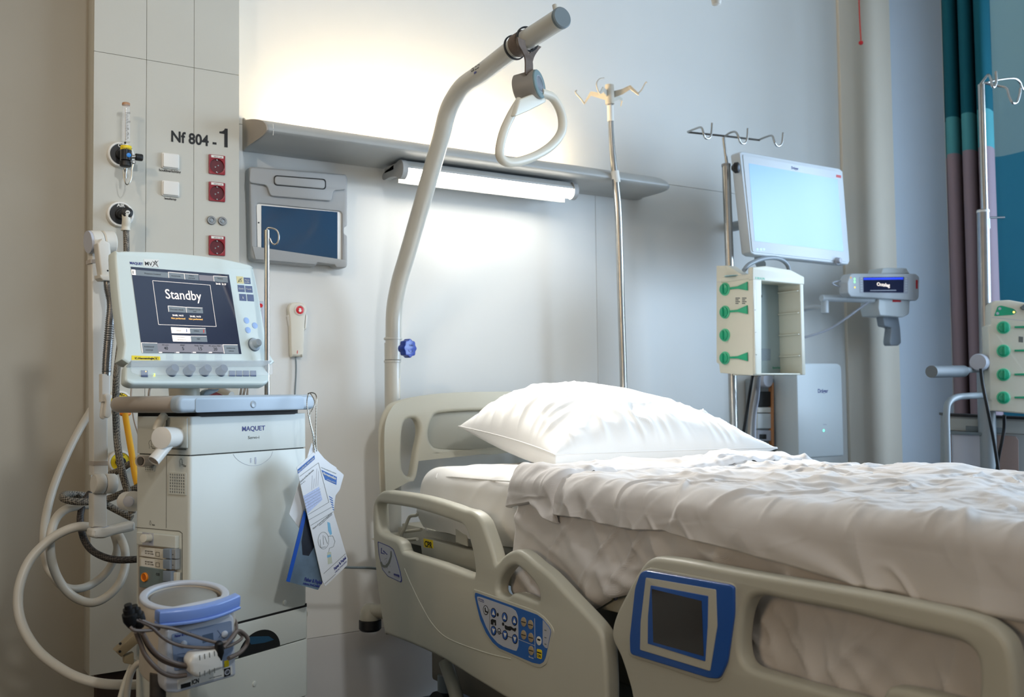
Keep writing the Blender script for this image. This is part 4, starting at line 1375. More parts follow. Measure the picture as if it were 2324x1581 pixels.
# bracket block behind the humidifier
fb = Fr(at(300, 1450, 2.12), 0, 0, roll=35)
t = thing('rail_bracket', 'tan angled rail bracket beside the humidifier', 'bracket', at(300, 1500, 2.12))
a = fb.pxs([(262, 1478), (310, 1430), (330, 1452), (276, 1492)])
plate('bracket_block', fb, [fb.px(262, 1478), fb.px(313, 1431), fb.px(330, 1445), fb.px(276, 1491)], -.03, 0, mat('tan_plastic', '#8f8064', .5), t, bev=.002)
for p_ in ((273, 1460), (272, 1478)):
    c = fb.px(*p_)
    lathe('bracket_screw', fb.P(*c, 0), fb.n, [(0, .003), (.001, .0025)], M_print, t, seg=12)
plate('bracket_foot', fb, [fb.px(283, 1490), fb.px(305, 1482), fb.px(306, 1510), fb.px(284, 1506)], -.025, -.005, mat('tan_plastic2', '#9b8e72', .5), t, bev=.002)

# ------------------------------------------------------------------ bed
BX = 1.36
FB = Fr((BX, 0, 0), -90)
MX0, MX1, MZ = 1.455, 2.33, .855
BED = thing('hospital_bed', 'beige hospital bed with raised side rails in the foreground', 'bed', (1.85, 1.8, 0))
t = BED
z2 = lambda L_: [(820 + x / 6.323, 1080 + y / 6.323) for x, y in L_]
head_o = [(872, 1436), (862, 1380), (852, 1300), (846, 1220), (845, 1160), (849, 1135), (859, 1119), (872, 1113), (890, 1115), (921, 1119), (962, 1127), (1010, 1141), (1049, 1155),
          (1067, 1159), (1081, 1168), (1092, 1183), (1100, 1203), (1112, 1238), (1119, 1262), (1124, 1280), (1131, 1273), (1142, 1260), (1158, 1250), (1174, 1248), (1190, 1257), (1212, 1276), (1244, 1302), (1291, 1352),
          (1339, 1403), (1361, 1432), (1369, 1460), (1374, 1508), (1376, 1581), (1372, 1645), (1355, 1675), (1310, 1678), (1215, 1625), (1120, 1568), (1060, 1531), (1003, 1495), (940, 1465), (880, 1441)]
h1 = [(854, 1150), (854, 1180), (858, 1203), (871, 1214), (896, 1223), (906, 1233), (911, 1247), (921, 1255), (994, 1278), (1064, 1304), (1076, 1302), (1074, 1270), (1068, 1240), (1059, 1207), (1049, 1192), (1033, 1184), (978, 1165), (930, 1152), (875, 1143), (860, 1141)]
h2 = [(1167, 1283), (1149, 1291), (1132, 1314), (1126, 1336), (1131, 1349), (1150, 1355), (1161, 1347), (1174, 1348), (1216, 1363), (1223, 1356), (1218, 1333), (1196, 1305), (1177, 1288)]
RT = .042
rail = pxplate('head_side_rail', FB, head_o, -RT, 0, M_bed, t, bev=.011, smooth=True, holes=[h1, h2], res=4)
RAILH = rail
# soft ridge curve moulded in the rail
rc = [(1003, 1275), (918, 1290), (935, 1330), (960, 1380), (985, 1420), (1020, 1450), (1100, 1480), (1160, 1495)][1:]
tube('moulded_ridge', [FB.P(*FB.px(x, y, 0), -.0008) for x, y in rc], .0022, M_bed, rail, seg=8)
for k in range(7):
    x, y = 990 + k * 9.2, 1146 + k * 3.0
    c = FB.px(x, y, -.002)
    lathe('grip_notch', FB.P(*c, -.0025), FB.n, [(0, .0035), (.001, .003), (.0015, .001)], M_bedlt, rail, seg=8)
# angle gauge label
z4b = lambda L_: [(820 + x / 6.323, 1080 + y / 6.323) for x, y in L_]
gl = [(232, 935), (250, 1130), (300, 1340), (380, 1440), (570, 1528), (583, 1500), (560, 1380), (510, 1200), (460, 1050), (400, 1005)]
pxplate('gauge_label', FB, z4b(gl), 0, .0008, M_navy, rail, r=.006)
cgx, cgy = 395, 1230
pxplate('gauge_field', FB, z4b([(cgx + (x - cgx) * .93, cgy + (y - cgy) * .95) for x, y in gl]), .0008, .0012, M_lgrey, rail, r=.006)
pxplate('gauge_arc', FB, z4b([(268, 1235), (290, 1225), (310, 1270), (340, 1280), (380, 1240), (415, 1150), (418, 1075), (435, 1078), (438, 1150), (410, 1250), (370, 1310), (320, 1315), (285, 1290)]), .0012, .0016, M_greyp, rail)
pxplate('recliner_symbol', FB, z4b([(283, 1030), (295, 1028), (290, 1095), (335, 1112), (333, 1122), (280, 1108)]), .0012, .0016, M_navy, rail)
pxplate('recliner_symbol', FB, z4b([(305, 1060), (325, 1070), (360, 1110), (378, 1122), (368, 1130), (340, 1105), (320, 1090)]), .0012, .0016, M_navy, rail)
pxplate('maker_badge', FB, z4b([(462, 1395), (545, 1415), (550, 1468), (470, 1438)]), .0012, .0016, M_navy, rail, r=.003)
def utB(s, x0, y0, x1, y1, m, par, zf, w=.0017, b=0, fr=None):
    fr = fr or FB
    P0 = zf([(x0, y0)])[0]; P1 = zf([(x1, y1)])[0]
    a = fr.px(*P0, w); tp = fr.px(P0[0], P1[1], w)
    bb = fr.px(P1[0], P0[1], w)
    return text(s, fr, a[0], a[1], abs(tp[1] - a[1]) / .72, m, par, w=w, width=abs(bb[0] - a[0]), bold=b, thick=.0001)
utB('30', 385, 1385, 412, 1355, M_greyp, rail, z4b)
utB('Hill-Rom', 470, 1440, 545, 1420, M_lightp, rail, z4b)
for a, b in (((330, 1195), (370, 1175)), ((345, 1260), (345, 1235)), ((365, 1240), (362, 1210)), ((325, 1335), (325, 1315)), ((350, 1335), (350, 1315)), ((375, 1330), (370, 1310)), ((415, 1300), (405, 1280))):
    e = FB.pxs(z4b([a, b]), .0016)
    lines('gauge_tick', FB, [(e[0], e[1])], .0008, .0013, M_greyp, rail)
# control pad
z6 = lambda L_: [(1060 + x / 6.058, 1320 + y / 6.058) for x, y in L_]
pxplate('pad_surround', FB, z6([(85, 95), (90, 200), (120, 350), (175, 560), (250, 730), (340, 860), (440, 945), (620, 1020), (940, 1175), (1020, 1180), (1090, 1130), (1120, 1040), (1195, 680), (1160, 600), (1060, 480), (960, 410), (870, 370), (130, 110)]), -.002, .0018, M_bed, rail, bev=.0018, r=.006)
pad = pxplate('control_pad', FB, z6([(110, 150), (105, 200), (135, 340), (180, 520), (260, 700), (350, 830), (440, 910), (530, 950), (900, 1110), (1000, 1130), (1050, 1100), (1080, 1030), (1155, 680), (1130, 620), (1040, 510), (960, 450), (880, 420), (125, 150)]), .001, .0026, M_bluep, rail, r=.004)
pw = .0026
def pp(name, L_, w0, w1, m, r=0): return pxplate(name, FB, z6(L_), pw + w0, pw + w1, m, rail, r=r)
pp('pad_field', [(135, 200), (185, 205), (400, 280), (620, 360), (670, 400), (700, 480), (705, 700), (705, 880), (680, 950), (640, 940), (500, 890), (420, 840), (330, 740), (260, 610), (200, 460), (150, 290)], 0, .0004, M_lgrey, .004)
pp('pad_field', [(1040, 520), (1040, 860), (1070, 900), (1103, 915), (1148, 680), (1125, 625)], 0, .0004, M_lgrey, .002)
def pbtn(name, x, y, rx, ry, m, w0=.0004, w1=.0016):
    return pxplate(name, FB, z6([(x + rx * cos(a) * 1.0, y + ry * sin(a) + rx * cos(a) * .28) for a in np.linspace(0, 2 * pi, 20, endpoint=False)]), pw + w0, pw + w1, m, rail, bev=.0003)
for (x, y, up_) in ((362, 425, 1), (515, 485, 1), (650, 535, 1), (362, 670, 0), (520, 730, 0), (655, 785, 0)):
    pbtn('arrow_button', x, y, 38, 68, M_print, .0004, .0012)
    pbtn('arrow_button', x - 3, y, 30, 58, M_bluef, .001, .0018)
    if up_:
        pp('arrow', [(x - 20, y + 22), (x + 22, y + 34), (x - 2, y - 36)], .0018, .0021, M_lightp)
    else:
        pp('arrow', [(x - 20, y - 34), (x + 22, y - 22), (x, y + 36)], .0018, .0021, M_lightp)
pbtn('sit_button', 255, 388, 36, 66, M_print, .0004, .0012); pbtn('sit_button', 255, 388, 29, 56, M_lgrey, .001, .0016)
pp('sit_symbol', [(240, 355), (252, 350), (258, 395), (290, 415), (285, 430), (245, 410)], .0016, .002, M_print)
pbtn('lock_button', 440, 678, 24, 44, M_print, .0004, .0012); pbtn('lock_button', 440, 678, 16, 32, M_lgrey, .001, .0016)
pp('lock_symbol', [(432, 672), (449, 677), (449, 700), (432, 695)], .0016, .002, M_print)
pbtn('lock_button', 420, 450, 13, 26, M_print, .0004, .001)
pp('link_line', [(400, 680), (418, 686), (418, 692), (400, 686)], .0004, .0008, M_print)
pp('link_line', [(462, 700), (486, 708), (486, 715), (462, 707)], .0004, .0008, M_print)
pp('link_line', [(556, 742), (620, 764), (620, 772), (556, 750)], .0004, .0008, M_print)
pp('divider', [(306, 375), (311, 377), (311, 665), (306, 663)], .0004, .0008, M_greyp)
pbtn('figure_head', 494, 580, 15, 24, M_print, .0004, .001)
pp('figure_body', [(515, 590), (560, 610), (600, 610), (640, 640), (672, 630), (675, 655), (660, 685), (650, 680), (610, 655), (590, 672), (530, 655), (518, 630)], .0004, .001, M_print)
pp('figure_chair', [(325, 520), (345, 510), (395, 525), (398, 600), (380, 598), (378, 560), (362, 556), (360, 592), (326, 582)], .0004, .001, M_print)
for x, y in ((775, 550), (870, 588), (775, 728), (875, 765), (878, 943)):
    pbtn('round_button', x, y, 36, 65, mat('tan_button', '#b09c7c', .4, var=0, coat=.3), 0, .0014)
    pp('button_bar', [(x - 30, y - 12), (x + 30, y + 4), (x + 30, y + 16), (x - 30, y)], .0014, .0018, M_print)
pbtn('white_button', 985, 810, 35, 62, M_lightp, 0, .0012)
pp('button_bar', [(965, 775), (1008, 790), (1005, 812), (990, 810), (966, 800)], .0012, .0016, M_print)
pp('cpr_button', [(958, 920), (1010, 932), (1026, 950), (1022, 1060), (1005, 1060), (958, 1040)], 0, .0014, M_yellow, .003)
utB('CPR', 962, 1028, 1018, 990, M_print, rail, z6, w=pw + .0016, b=.0002)
pp('button_bar', [(960, 955), (1020, 975), (1020, 992), (960, 972)], .0014, .0017, M_print)
for L_ in ([(925, 500), (932, 503), (937, 1045), (930, 1043)], [(708, 785), (928, 872), (928, 880), (708, 793)]):
    pp('divider', L_, 0, .0004, M_lgrey)
utB('Boost', 848, 1035, 912, 1010, M_lightp, rail, z6, w=pw + .0006)
pp('maker_badge', [(155, 222), (228, 250), (232, 285), (160, 258)], .0004, .0008, M_navy, .002)
utB('Hill-Rom', 163, 255, 226, 232, M_lightp, rail, z6, w=pw + .001)
for y in (655, 755, 845):
    pp('icon_mark', [(1062, y), (1090, y + 8), (1090, y + 22), (1062, y + 12)], .0004, .0007, M_greyp)

foot_o = [(1476, 1266), (1460, 1278), (1441, 1306), (1419, 1346), (1398, 1388), (1387, 1425), (1389, 1455), (1406, 1491), (1422, 1540), (1432, 1581), (1440, 1650), (1475, 1690), (1600, 1745), (1900, 1850), (2200, 1940),
          (2290, 1900), (2312, 1750), (2306, 1580), (2297, 1500), (2283, 1455), (2250, 1421), (2203, 1398), (2090, 1371), (1961, 1345), (1820, 1320), (1675, 1295), (1560, 1273), (1497, 1264)]
fh = [(1714, 1353), (1697, 1364), (1684, 1394), (1677, 1447), (1680, 1488), (1695, 1513), (1740, 1530), (1829, 1556), (1917, 1580), (1985, 1600), (2003, 1574), (2022, 1560), (2100, 1575), (2200, 1600), (2218, 1570), (2217, 1508), (2203, 1475), (2163, 1452), (2049, 1425), (1917, 1390), (1785, 1364), (1740, 1353)]
fr_rail = pxplate('foot_side_rail', FB, foot_o, -RT, 0, M_bed, t, bev=.012, smooth=True, holes=[fh], res=4)
z3 = lambda L_: [(1300 + x / 2.2695, 1200 + y / 2.2695) for x, y in L_]
def fp(name, L_, w0, w1, m, r=.006, bev=0): return pxplate(name, FB, z3(L_), w0, w1, m, fr_rail, r=r, bev=bev)
fp('screen_surround', [(350, 215), (300, 330), (280, 560), (285, 650), (320, 665), (700, 790), (760, 785), (800, 700), (838, 450), (838, 300), (815, 278), (400, 198)], -.002, .003, M_bed, bev=.002, r=.012)
fp('blue_frame', [(345, 225), (318, 300), (290, 560), (293, 645), (700, 770), (752, 772), (790, 690), (826, 440), (826, 300), (808, 288), (372, 213)], .002, .010, M_bluef, bev=.003, r=.010)
fp('beige_bezel', [(375, 250), (735, 312), (742, 500), (705, 732), (345, 622), (348, 480)], .009, .012, M_bed, bev=.001, r=.003)
fp('inner_blue_bezel', [(400, 290), (695, 345), (692, 500), (680, 682), (385, 590), (386, 450)], .011, .0135, M_bluef, bev=.0008, r=.002)
fp('touch_screen', [(406, 308), (663, 370), (674, 655), (414, 583)], .0135, .0140, mat('brown_glass', '#2a1d12', 0.15, var=.1, scale=3, coat=.7), r=.001)

# headboard
HBY = 3.0
FH = Fr((0, HBY, 0))
left = [(889, 1230), (884, 1120), (881, 1027), (881, 985), (884, 957), (895, 932), (911, 920), (967, 907), (1050, 899), (1162, 895.5), (1217, 895)]
uv = FH.pxs(left, 0)
cxm = 1.89
uv = [(u, v) for u, v in uv if u < cxm]
outl = uv + [(2 * cxm - u, v) for u, v in reversed(uv)]
outl = [(outl[0][0], .62)] + outl + [(outl[-1][0], .62)]
hh = FH.pxs([(939, 949), (922, 953), (915.5, 971), (912.7, 999), (912.7, 1049), (917, 1071.5), (928, 1081), (936, 1077), (944.7, 1027), (951.6, 993.5), (953, 971), (947.5, 954.6)])
rc_ = FH.pxs([(996, 938), (984, 948), (976, 968), (974, 990), (982, 1010), (1000, 1018), (1060, 1021), (1150, 1022)])
rc2 = FH.pxs([(1300, 926), (1150, 930), (1050, 933)])
rc_ = [p for p in rc_]
mir = lambda L_: [(2 * cxm - u, v) for u, v in reversed(L_)]
ctr = rc_ + mir(rc_) + [(2 * cxm - FH.px(1050, 933)[0], FH.px(1050, 933)[1]), (cxm, FH.px(1200, 929)[1]), FH.px(1050, 933)]
hb_ = plate('headboard', FH, spline(outl, 3), -.045, 0, M_bed, t, bev=.014, holes=[spline(hh, 3), spline(mir(hh), 3), spline(ctr, 3)], res=4)
cg = mat('headboard_panel', '#a9a99e', .35, var=.02)
plate('headboard_panel', FH, spline([(cxm + (u - cxm) * 1.01, v) for u, v in ctr], 3), -.034, -.026, cg, t, bev=.003)
# deck frame
fk = Fr((1.452, 0, 0), -90)
a, b = fk.px(952, 1240), fk.px(2324, 1700)
pxplate('deck_beam', fk, [(953, 1225), (957, 1258), (968, 1268), (1080, 1303), (1200, 1345), (1420, 1395), (1900, 1560), (1900, 1500), (1425, 1345), (1200, 1285), (1070, 1248), (962, 1221)], -.03, 0, M_bedlt, t, bev=.004, r=.003)
yb = fk.px(1900, 1500)
pxplate('cpr_sticker', fk, [(961, 1221.5), (982, 1225.5), (983, 1244), (962, 1241)], 0, .0008, M_yellow, t)
pxtext('CPR', fk, 963.5, 1239, 980.5, 1226, M_print, t, w=.001, bold=.0006)
pxplate('mattress_stop', fk, [(1033, 1190), (1058, 1195), (1060, 1240), (1034, 1230)], 0, .006, M_bedlt, t, bev=.002, r=.003)
tube('pull_handle', [fk.P(*fk.px(x, y), .012) for x, y in ((957, 1163), (953, 1168), (940, 1170), (934, 1178), (926, 1198), (918, 1215), (924, 1224), (955, 1222))], .0052, M_bedlt, t, seg=8)
tube('pull_handle', [fk.P(*fk.px(x, y), .0) for x, y in ((920, 1206), (935, 1204), (956, 1201))], .005, M_bedlt, t, seg=8)
for p_, m_ in (((1387, 1355), M_yellow), ((1397, 1357), M_lgrey)):
    x, y = p_
    if m_ is M_yellow:
        pxplate('warning_triangle', fk, [(x - 4, y + 4), (x + 4, y + 6), (x, y - 6)], 0, .0006, m_, t)
        pxplate('warning_mark', fk, [(x - .6, y - 1), (x + .6, y - .6), (x + .6, y + 3), (x - .6, y + 3)], .0006, .001, M_print, t)
    else:
        pxplate('round_symbol', fk, circ(x, y, 4, 16, 5), 0, .0006, M_navy, t)
        pxplate('round_symbol', fk, circ(x, y, 3, 16, 4), .0006, .0009, m_, t)
wbox('deck', 1.50, 2.33, .55, 2.95, .60, .660, M_bedlt, t, bev=.005)
wbox('deck_beam', 2.32, 2.36, .5, 2.9, .58, .66, M_bedlt, t, bev=.005)
wbox('headboard_bracket', 1.52, 2.26, 2.93, 3.02, .52, .64, M_bedlt, t, bev=.006)
# base and lifting columns
M_base = mat('base_enamel', '#6f6a5c', .5, var=.02)
wbox('base_frame', 1.55, 2.25, .55, 2.85, .17, .27, M_base, t, bev=.01)
wbox('lift_column', 1.8, 2.0, .85, 1.1, .25, .6, M_base, t, bev=.01)
wbox('lift_column', 1.8, 2.0, 2.15, 2.4, .25, .6, M_base, t, bev=.01)
for x in (1.56, 2.24):
    for y in (.62, 2.78):
        tube('caster_wheel', [V(x - .022, y, .075), V(x + .022, y, .075)], .075, M_black, t, smooth=False, seg=24)
        tube('caster_fork', [V(x, y, .09), V(x, y, .2)], .022, M_seat, t, smooth=False, seg=12)
# swing arms carrying the rails
for y in (2.55, 2.0):
    tube('rail_arm', [V(BX + .03, y, .38), V(1.44, y, .44), V(1.5, y, .60)], .018, M_bedlt, t, seg=10)
for y in (1.35, .95):
    tube('rail_arm', [V(BX + .03, y, .36), V(1.44, y, .44), V(1.5, y, .60)], .018, M_bedlt, t, seg=10)
a_ = onX(1030, 1520, 1.46)
tube('strut', [onX(1010, 1500, 1.46), onX(1030, 1560, 1.46), onX(1050, 1630, 1.46)], .02, M_bedlt, t, seg=10)
# corner bumper roller at the head end
q = onX(843, 1400, 1.43)
fq = Fr(q, 0)
tube('bumper_arm', [onX(843, 1385, 1.43), V(1.50, 2.97, q[2] + .02), V(1.62, 2.9, q[2] + .03)], [.021, .028, .03], M_bedlt, t, seg=16)
qr = onX(840, 1404, 1.43)
lathe('bumper_roller', qr, (0, 0, -1), [(0, .030), (.004, .037), (.030, .037), (.037, .031)], M_black, t, seg=28)
lathe('bumper_cover', qr, (0, 0, 1), [(-.001, .034), (.006, .035), (.03, .030), (.046, .020), (.05, .012)], M_bedlt, t, seg=28)
# far side rail, mostly hidden
plate('far_side_rail', Fr((2.42, 2.6, 0), 90), rrect(-.75, .2, .38, .74, .05), -.02, .02, M_bed, t, bev=.01)

# mattress with sheet
def wr_mattress(Y, S):
    return Y
ny, ns = 260, 170
y0, y1 = .52, 2.76
def section(xn, xf, zt, zb, r, n):
    """profile from near bottom, over the top, to far bottom; returns points, normals and arc length from near bottom"""
    pts = [(xn, zb)]
    pts += [(xn, zt - r)]
    for a in np.linspace(0, pi / 2, 10)[1:]:
        pts.append((xn + r - r * cos(a), zt - r + r * sin(a)))
    pts.append((xf - r, zt))
    for a in np.linspace(0, pi / 2, 10)[1:]:
        pts.append((xf - r + r * sin(a), zt - r + r * cos(a)))
    pts.append((xf, zb))
    P = np.array(pts)
    d = np.r_[0, np.cumsum(np.hypot(*np.diff(P, axis=0).T))]
    s = np.linspace(0, d[-1], n)
    x = np.interp(s, d, P[:, 0]); z = np.interp(s, d, P[:, 1])
    tx, tz = np.gradient(x), np.gradient(z)
    L = np.hypot(tx, tz) + 1e-9
    return x, z, -tz / L, tx / L, s


def fbm(x, y, seed, o=3):
    v = 0; a = 1
    for k in range(o):
        v = v + a * noise2(x * 2 ** k, y * 2 ** k, seed + k * 7)
        a *= .5
    return v


def ridge(x, y, seed):
    return 1 - np.abs(noise2(x, y, seed)) * 2.0


def crease(x, y, w, seed):
    n = noise2(x, y, seed)
    m = np.clip(noise2(x * .6 + 9, y * .6, seed + 3) * 1.5 + .5, 0, 1)
    return np.exp(-(n / w) ** 2) * m


x, z, nx, nz, s = section(MX0, MX1, MZ, .672, .05, ns)
Y = np.linspace(y1, y0, ny)
YY, SS = np.meshgrid(Y, s, indexing='ij')
XX = np.broadcast_to(x, YY.shape).copy(); ZZ = np.broadcast_to(z, YY.shape).copy()
NX = np.broadcast_to(nx, YY.shape); NZ = np.broadcast_to(nz, YY.shape)
side = np.clip((MZ - .02 - ZZ) / .1, 0, 1)
disp = .0035 * fbm(YY * 6, SS * 5, 3) + .004 * np.maximum(0, ridge(YY * 5 + SS * 6, SS * 2 - YY, 11)) ** 3 * (1 - side) + side * .004 * ridge(YY * 9 + 3 * SS, SS * 2.5, 21)
# head end rounding and tuck
hd_ = np.clip((YY - (y1 - .07)) / .07, 0, 1)
inset = .05 * (1 - np.sqrt(np.clip(1 - hd_ ** 2, 0, 1)))
ZZ += NZ * disp - inset * (ZZ > .7) * 1.0
XX += NX * disp
XX += np.where(XX < 1.9, 1, -1) * inset * .6
bulge = .016 * np.exp(-((ZZ - .72) / .07) ** 2)
XX -= np.where(XX < 1.5, 1, 0) * bulge * side
low = np.clip((.72 - ZZ) / .06, 0, 1)
XX += np.where(XX < 1.6, 1, 0) * low * (.02 + .012 * noise2(YY * 10, YY * 0, 5))
G = np.stack([XX, YY, ZZ], -1)
me = gridmesh(G)
mt = thing('mattress', 'mattress under a white fitted sheet on the hospital bed', 'mattress', (1.89, 1.7, .64))
o_ = link('sheet', me, M_sheet, mt, smooth=0)
me.polygons.foreach_set('use_smooth', [True] * len(me.polygons))
# head end face
ev = [tuple(G[0, j]) for j in range(0, ns, 3)]
wbox('mattress_core', MX0 + .03, MX1 - .02, y0 + .02, y1 - .025, .662, MZ - .03, M_sheet, mt, bev=.03, seg=3)
hem = [G[8, j] + V(-.002, 0, .001) for j in range(40, 60)]
# turned edge of the sheet along the near side
ed = [onX(px_, py_, MX0 - .004) for px_, py_ in ((960, 1084), (985, 1085), (1010, 1082), (1060, 1086), (1110, 1090), (1150, 1093))]
tube('sheet_hem', [V(MX0 + .012, p[1], p[2] + .0) for p in ed], .0022, M_sheet, mt, seg=6)
tube('sheet_knot', [V(MX0 + .012, ed[1][1] + .006, ed[1][2] + .012), V(MX0 + .004, ed[1][1], ed[1][2] + .002), V(MX0 + .006, ed[1][1] - .004, ed[1][2] - .004), V(MX0 + .012, ed[1][1] + .002, ed[1][2] + .004)], .003, M_sheet, mt, seg=6)

# blanket
def drape(name, ya, yb_, xn, xf, zt, hem_fn, r, amp, seed, m, parent, n=(300, 230), flare=.0, curl=True, head_curl=.0, tail_curl=.0):
    x, z, nx, nz, s = section(xn, xf, zt, zt - .42, r, n[1])
    Y = np.linspace(ya, yb_, n[0])
    YY, SS = np.meshgrid(Y, s, indexing='ij')
    # shorten the near hang to the hem line
    h = hem_fn(Y)[:, None]
    j0 = np.argmax(z > zt - r - .001)
    s0 = s[j0]
    XX = np.broadcast_to(x, YY.shape).copy(); ZZ = np.broadcast_to(z, YY.shape).copy()
    NX = np.broadcast_to(nx, YY.shape).copy(); NZ = np.broadcast_to(nz, YY.shape).copy()
    near = (SS < s0)
    f = np.clip(1 - SS / s0, 0, 1)          # 0 at the shoulder, 1 at the hem
    ztop = zt - r
    ZZ = np.where(near, ztop + (h - ztop) * f, ZZ)
    sd = np.where(XX < 1.9, np.clip((zt - ZZ) / .12, 0, 1), 0)
    top = 1 - np.clip((zt - ZZ) / .05, 0, 1)
    wx = noise2(YY * 3, XX * 3, seed + 50) * .35
    d = 0
    # long soft folds on the top, running slanting to the foot
    wy = noise2(YY * 2.2, XX * 2.2, seed + 51) * .4
    q1, q2 = XX + .25 * wy, YY + .25 * wx
    # broad swells, then networks of thin creases at three scales
    d = d + top * amp * (.55 * np.clip(ridge(q1 * 3.2 + q2 * 2.0, q2 * 1.8 - q1, seed), -.3, 1) ** 2 + .5 * fbm(XX * 3.5, YY * 4.5, seed + 2))
    d = d + top * 1.5 * (.0075 * crease(q1 * 3.0 + q2 * 1.5, q2 * 5.5, .11, seed + 30) + .0055 * crease(q1 * 6 - q2 * 5, q2 * 7 + q1 * 4, .12, seed + 31)
                   + .0035 * crease(q1 * 14 + q2 * 5, q2 * 17, .16, seed + 32) + .0022 * crease(q1 * 26, q2 * 24 + q1 * 9, .2, seed + 33)
                   + .0035 * fbm(XX * 12, YY * 14, seed + 34))
    # hanging folds at the side
    k1 = ridge(YY * 6 + (zt - ZZ) * (2.5 + 4 * noise2(YY * 2, YY * 0, seed + 3)) + wx, (zt - ZZ) * 3, seed + 5)
    k2 = ridge(YY * 13 - (zt - ZZ) * 5 + wx, (zt - ZZ) * 5, seed + 6)
    d = d + sd * amp * (1.5 * np.clip(k1, -.3, 1) ** 2 + .5 * fbm(YY * 5, ZZ * 6, seed + 8)) + sd * 2.3 * (.006 * crease(YY * 4 + (zt - ZZ) * 5 + wx, (zt - ZZ) * 3 + YY, .13, seed + 35) + .004 * crease(YY * 11 - (zt - ZZ) * 9, (zt - ZZ) * 6, .2, seed + 36) + .003 * crease(YY * 17 + (zt - ZZ) * 14, (zt - ZZ) * 9 - YY * 3, .2, seed + 37))
    edge = np.clip(1 - np.abs(ZZ - (zt - .03)) / .06, 0, 1) * (XX < 1.6)
    d = d + edge * (amp * .4 * np.clip(ridge(YY * 7.5 + wx, YY * 0 + 2, seed + 12), -.4, 1) + .009 * crease(YY * 5.5 + SS * 2.5 + wx, YY * 1.2 - SS, .16, seed + 40))
    if curl:
        c = np.clip((f - .86) / .14, 0, 1)
        d = d - near * (1 - np.sqrt(np.clip(1 - c * c, 0, 1))) * .022
    XX = XX + NX * d - flare * sd * f
    ZZ = ZZ + NZ * d
    if head_curl:
        g = np.clip((head_curl - np.abs(YY - ya)) / head_curl, 0, 1)
        dn = head_curl * .8 * (1 - np.sqrt(np.clip(1 - g * g, 0, 1)))
        XX = XX - NX * dn
        ZZ = ZZ - NZ * dn
        YY = YY + .012 * noise2(SS * 8, YY * 0, seed + 20) * (1 - np.clip(np.abs(YY - ya) / .1, 0, 1))
    if tail_curl:
        g = np.clip((tail_curl - np.abs(YY - yb_)) / tail_curl, 0, 1)
        dn = tail_curl * .9 * (1 - np.sqrt(np.clip(1 - g * g, 0, 1)))
        XX = XX - NX * dn
        ZZ = ZZ - NZ * dn
    me = gridmesh(np.stack([XX, YY, ZZ], -1))
    o = link(name, me, m, parent, smooth=0)
    me.polygons.foreach_set('use_smooth', [True] * len(me.polygons))
    return o


BL = thing('blanket', 'light grey-beige cotton blanket spread rumpled over the bed', 'blanket', (1.85, 1.3, .8))
def hem_of(pts, X):
    P = [onX(x, y, X) for x, y in pts]
    ys = np.array([p[1] for p in P])[::-1]; zs = np.array([p[2] for p in P])[::-1]
    o = np.argsort(ys)
    return lambda Y: np.interp(Y, ys[o], zs[o])
hem_low = hem_of([(1140, 1330), (1165, 1365), (1200, 1378), (1260, 1392), (1300, 1396), (1330, 1386), (1370, 1362), (1430, 1345), (1500, 1350), (1560, 1440), (1640, 1560), (1720, 1680), (2200, 1850)], 1.41)
hem_up = hem_of([(1247, 1172), (1300, 1178), (1340, 1192), (1426, 1207), (1480, 1208), (1548, 1228), (1600, 1240), (1658, 1255), (1760, 1285), (1880, 1323), (1995, 1350), (2100, 1385), (2200, 1395), (2324, 1425)], 1.385)
yc0 = onX(1148, 1120, 1.41)[1]
yc1 = onX(1250, 1150, 1.40)[1]
drape('lower_layer', yc0 - .012, .40, 1.432, 2.36, .862, hem_low, .05, .010, 5, M_blanket, BL, head_curl=.012)
drape('upper_layer', yc1 + .018, .38, 1.412, 2.375, .874, hem_up, .055, .013, 77, M_blanket, BL, n=(520, 380), head_curl=.016)
hem_cuff = hem_of([(1130, 1160), (1155, 1150), (1200, 1140), (1225, 1165), (1250, 1190)], 1.40)
drape('folded_cuff', yc0 + .006, yc1 - .006, 1.408, 2.37, .884, hem_cuff, .055, .011, 31, M_blanket, BL, n=(130, 300), head_curl=.03, tail_curl=.018)

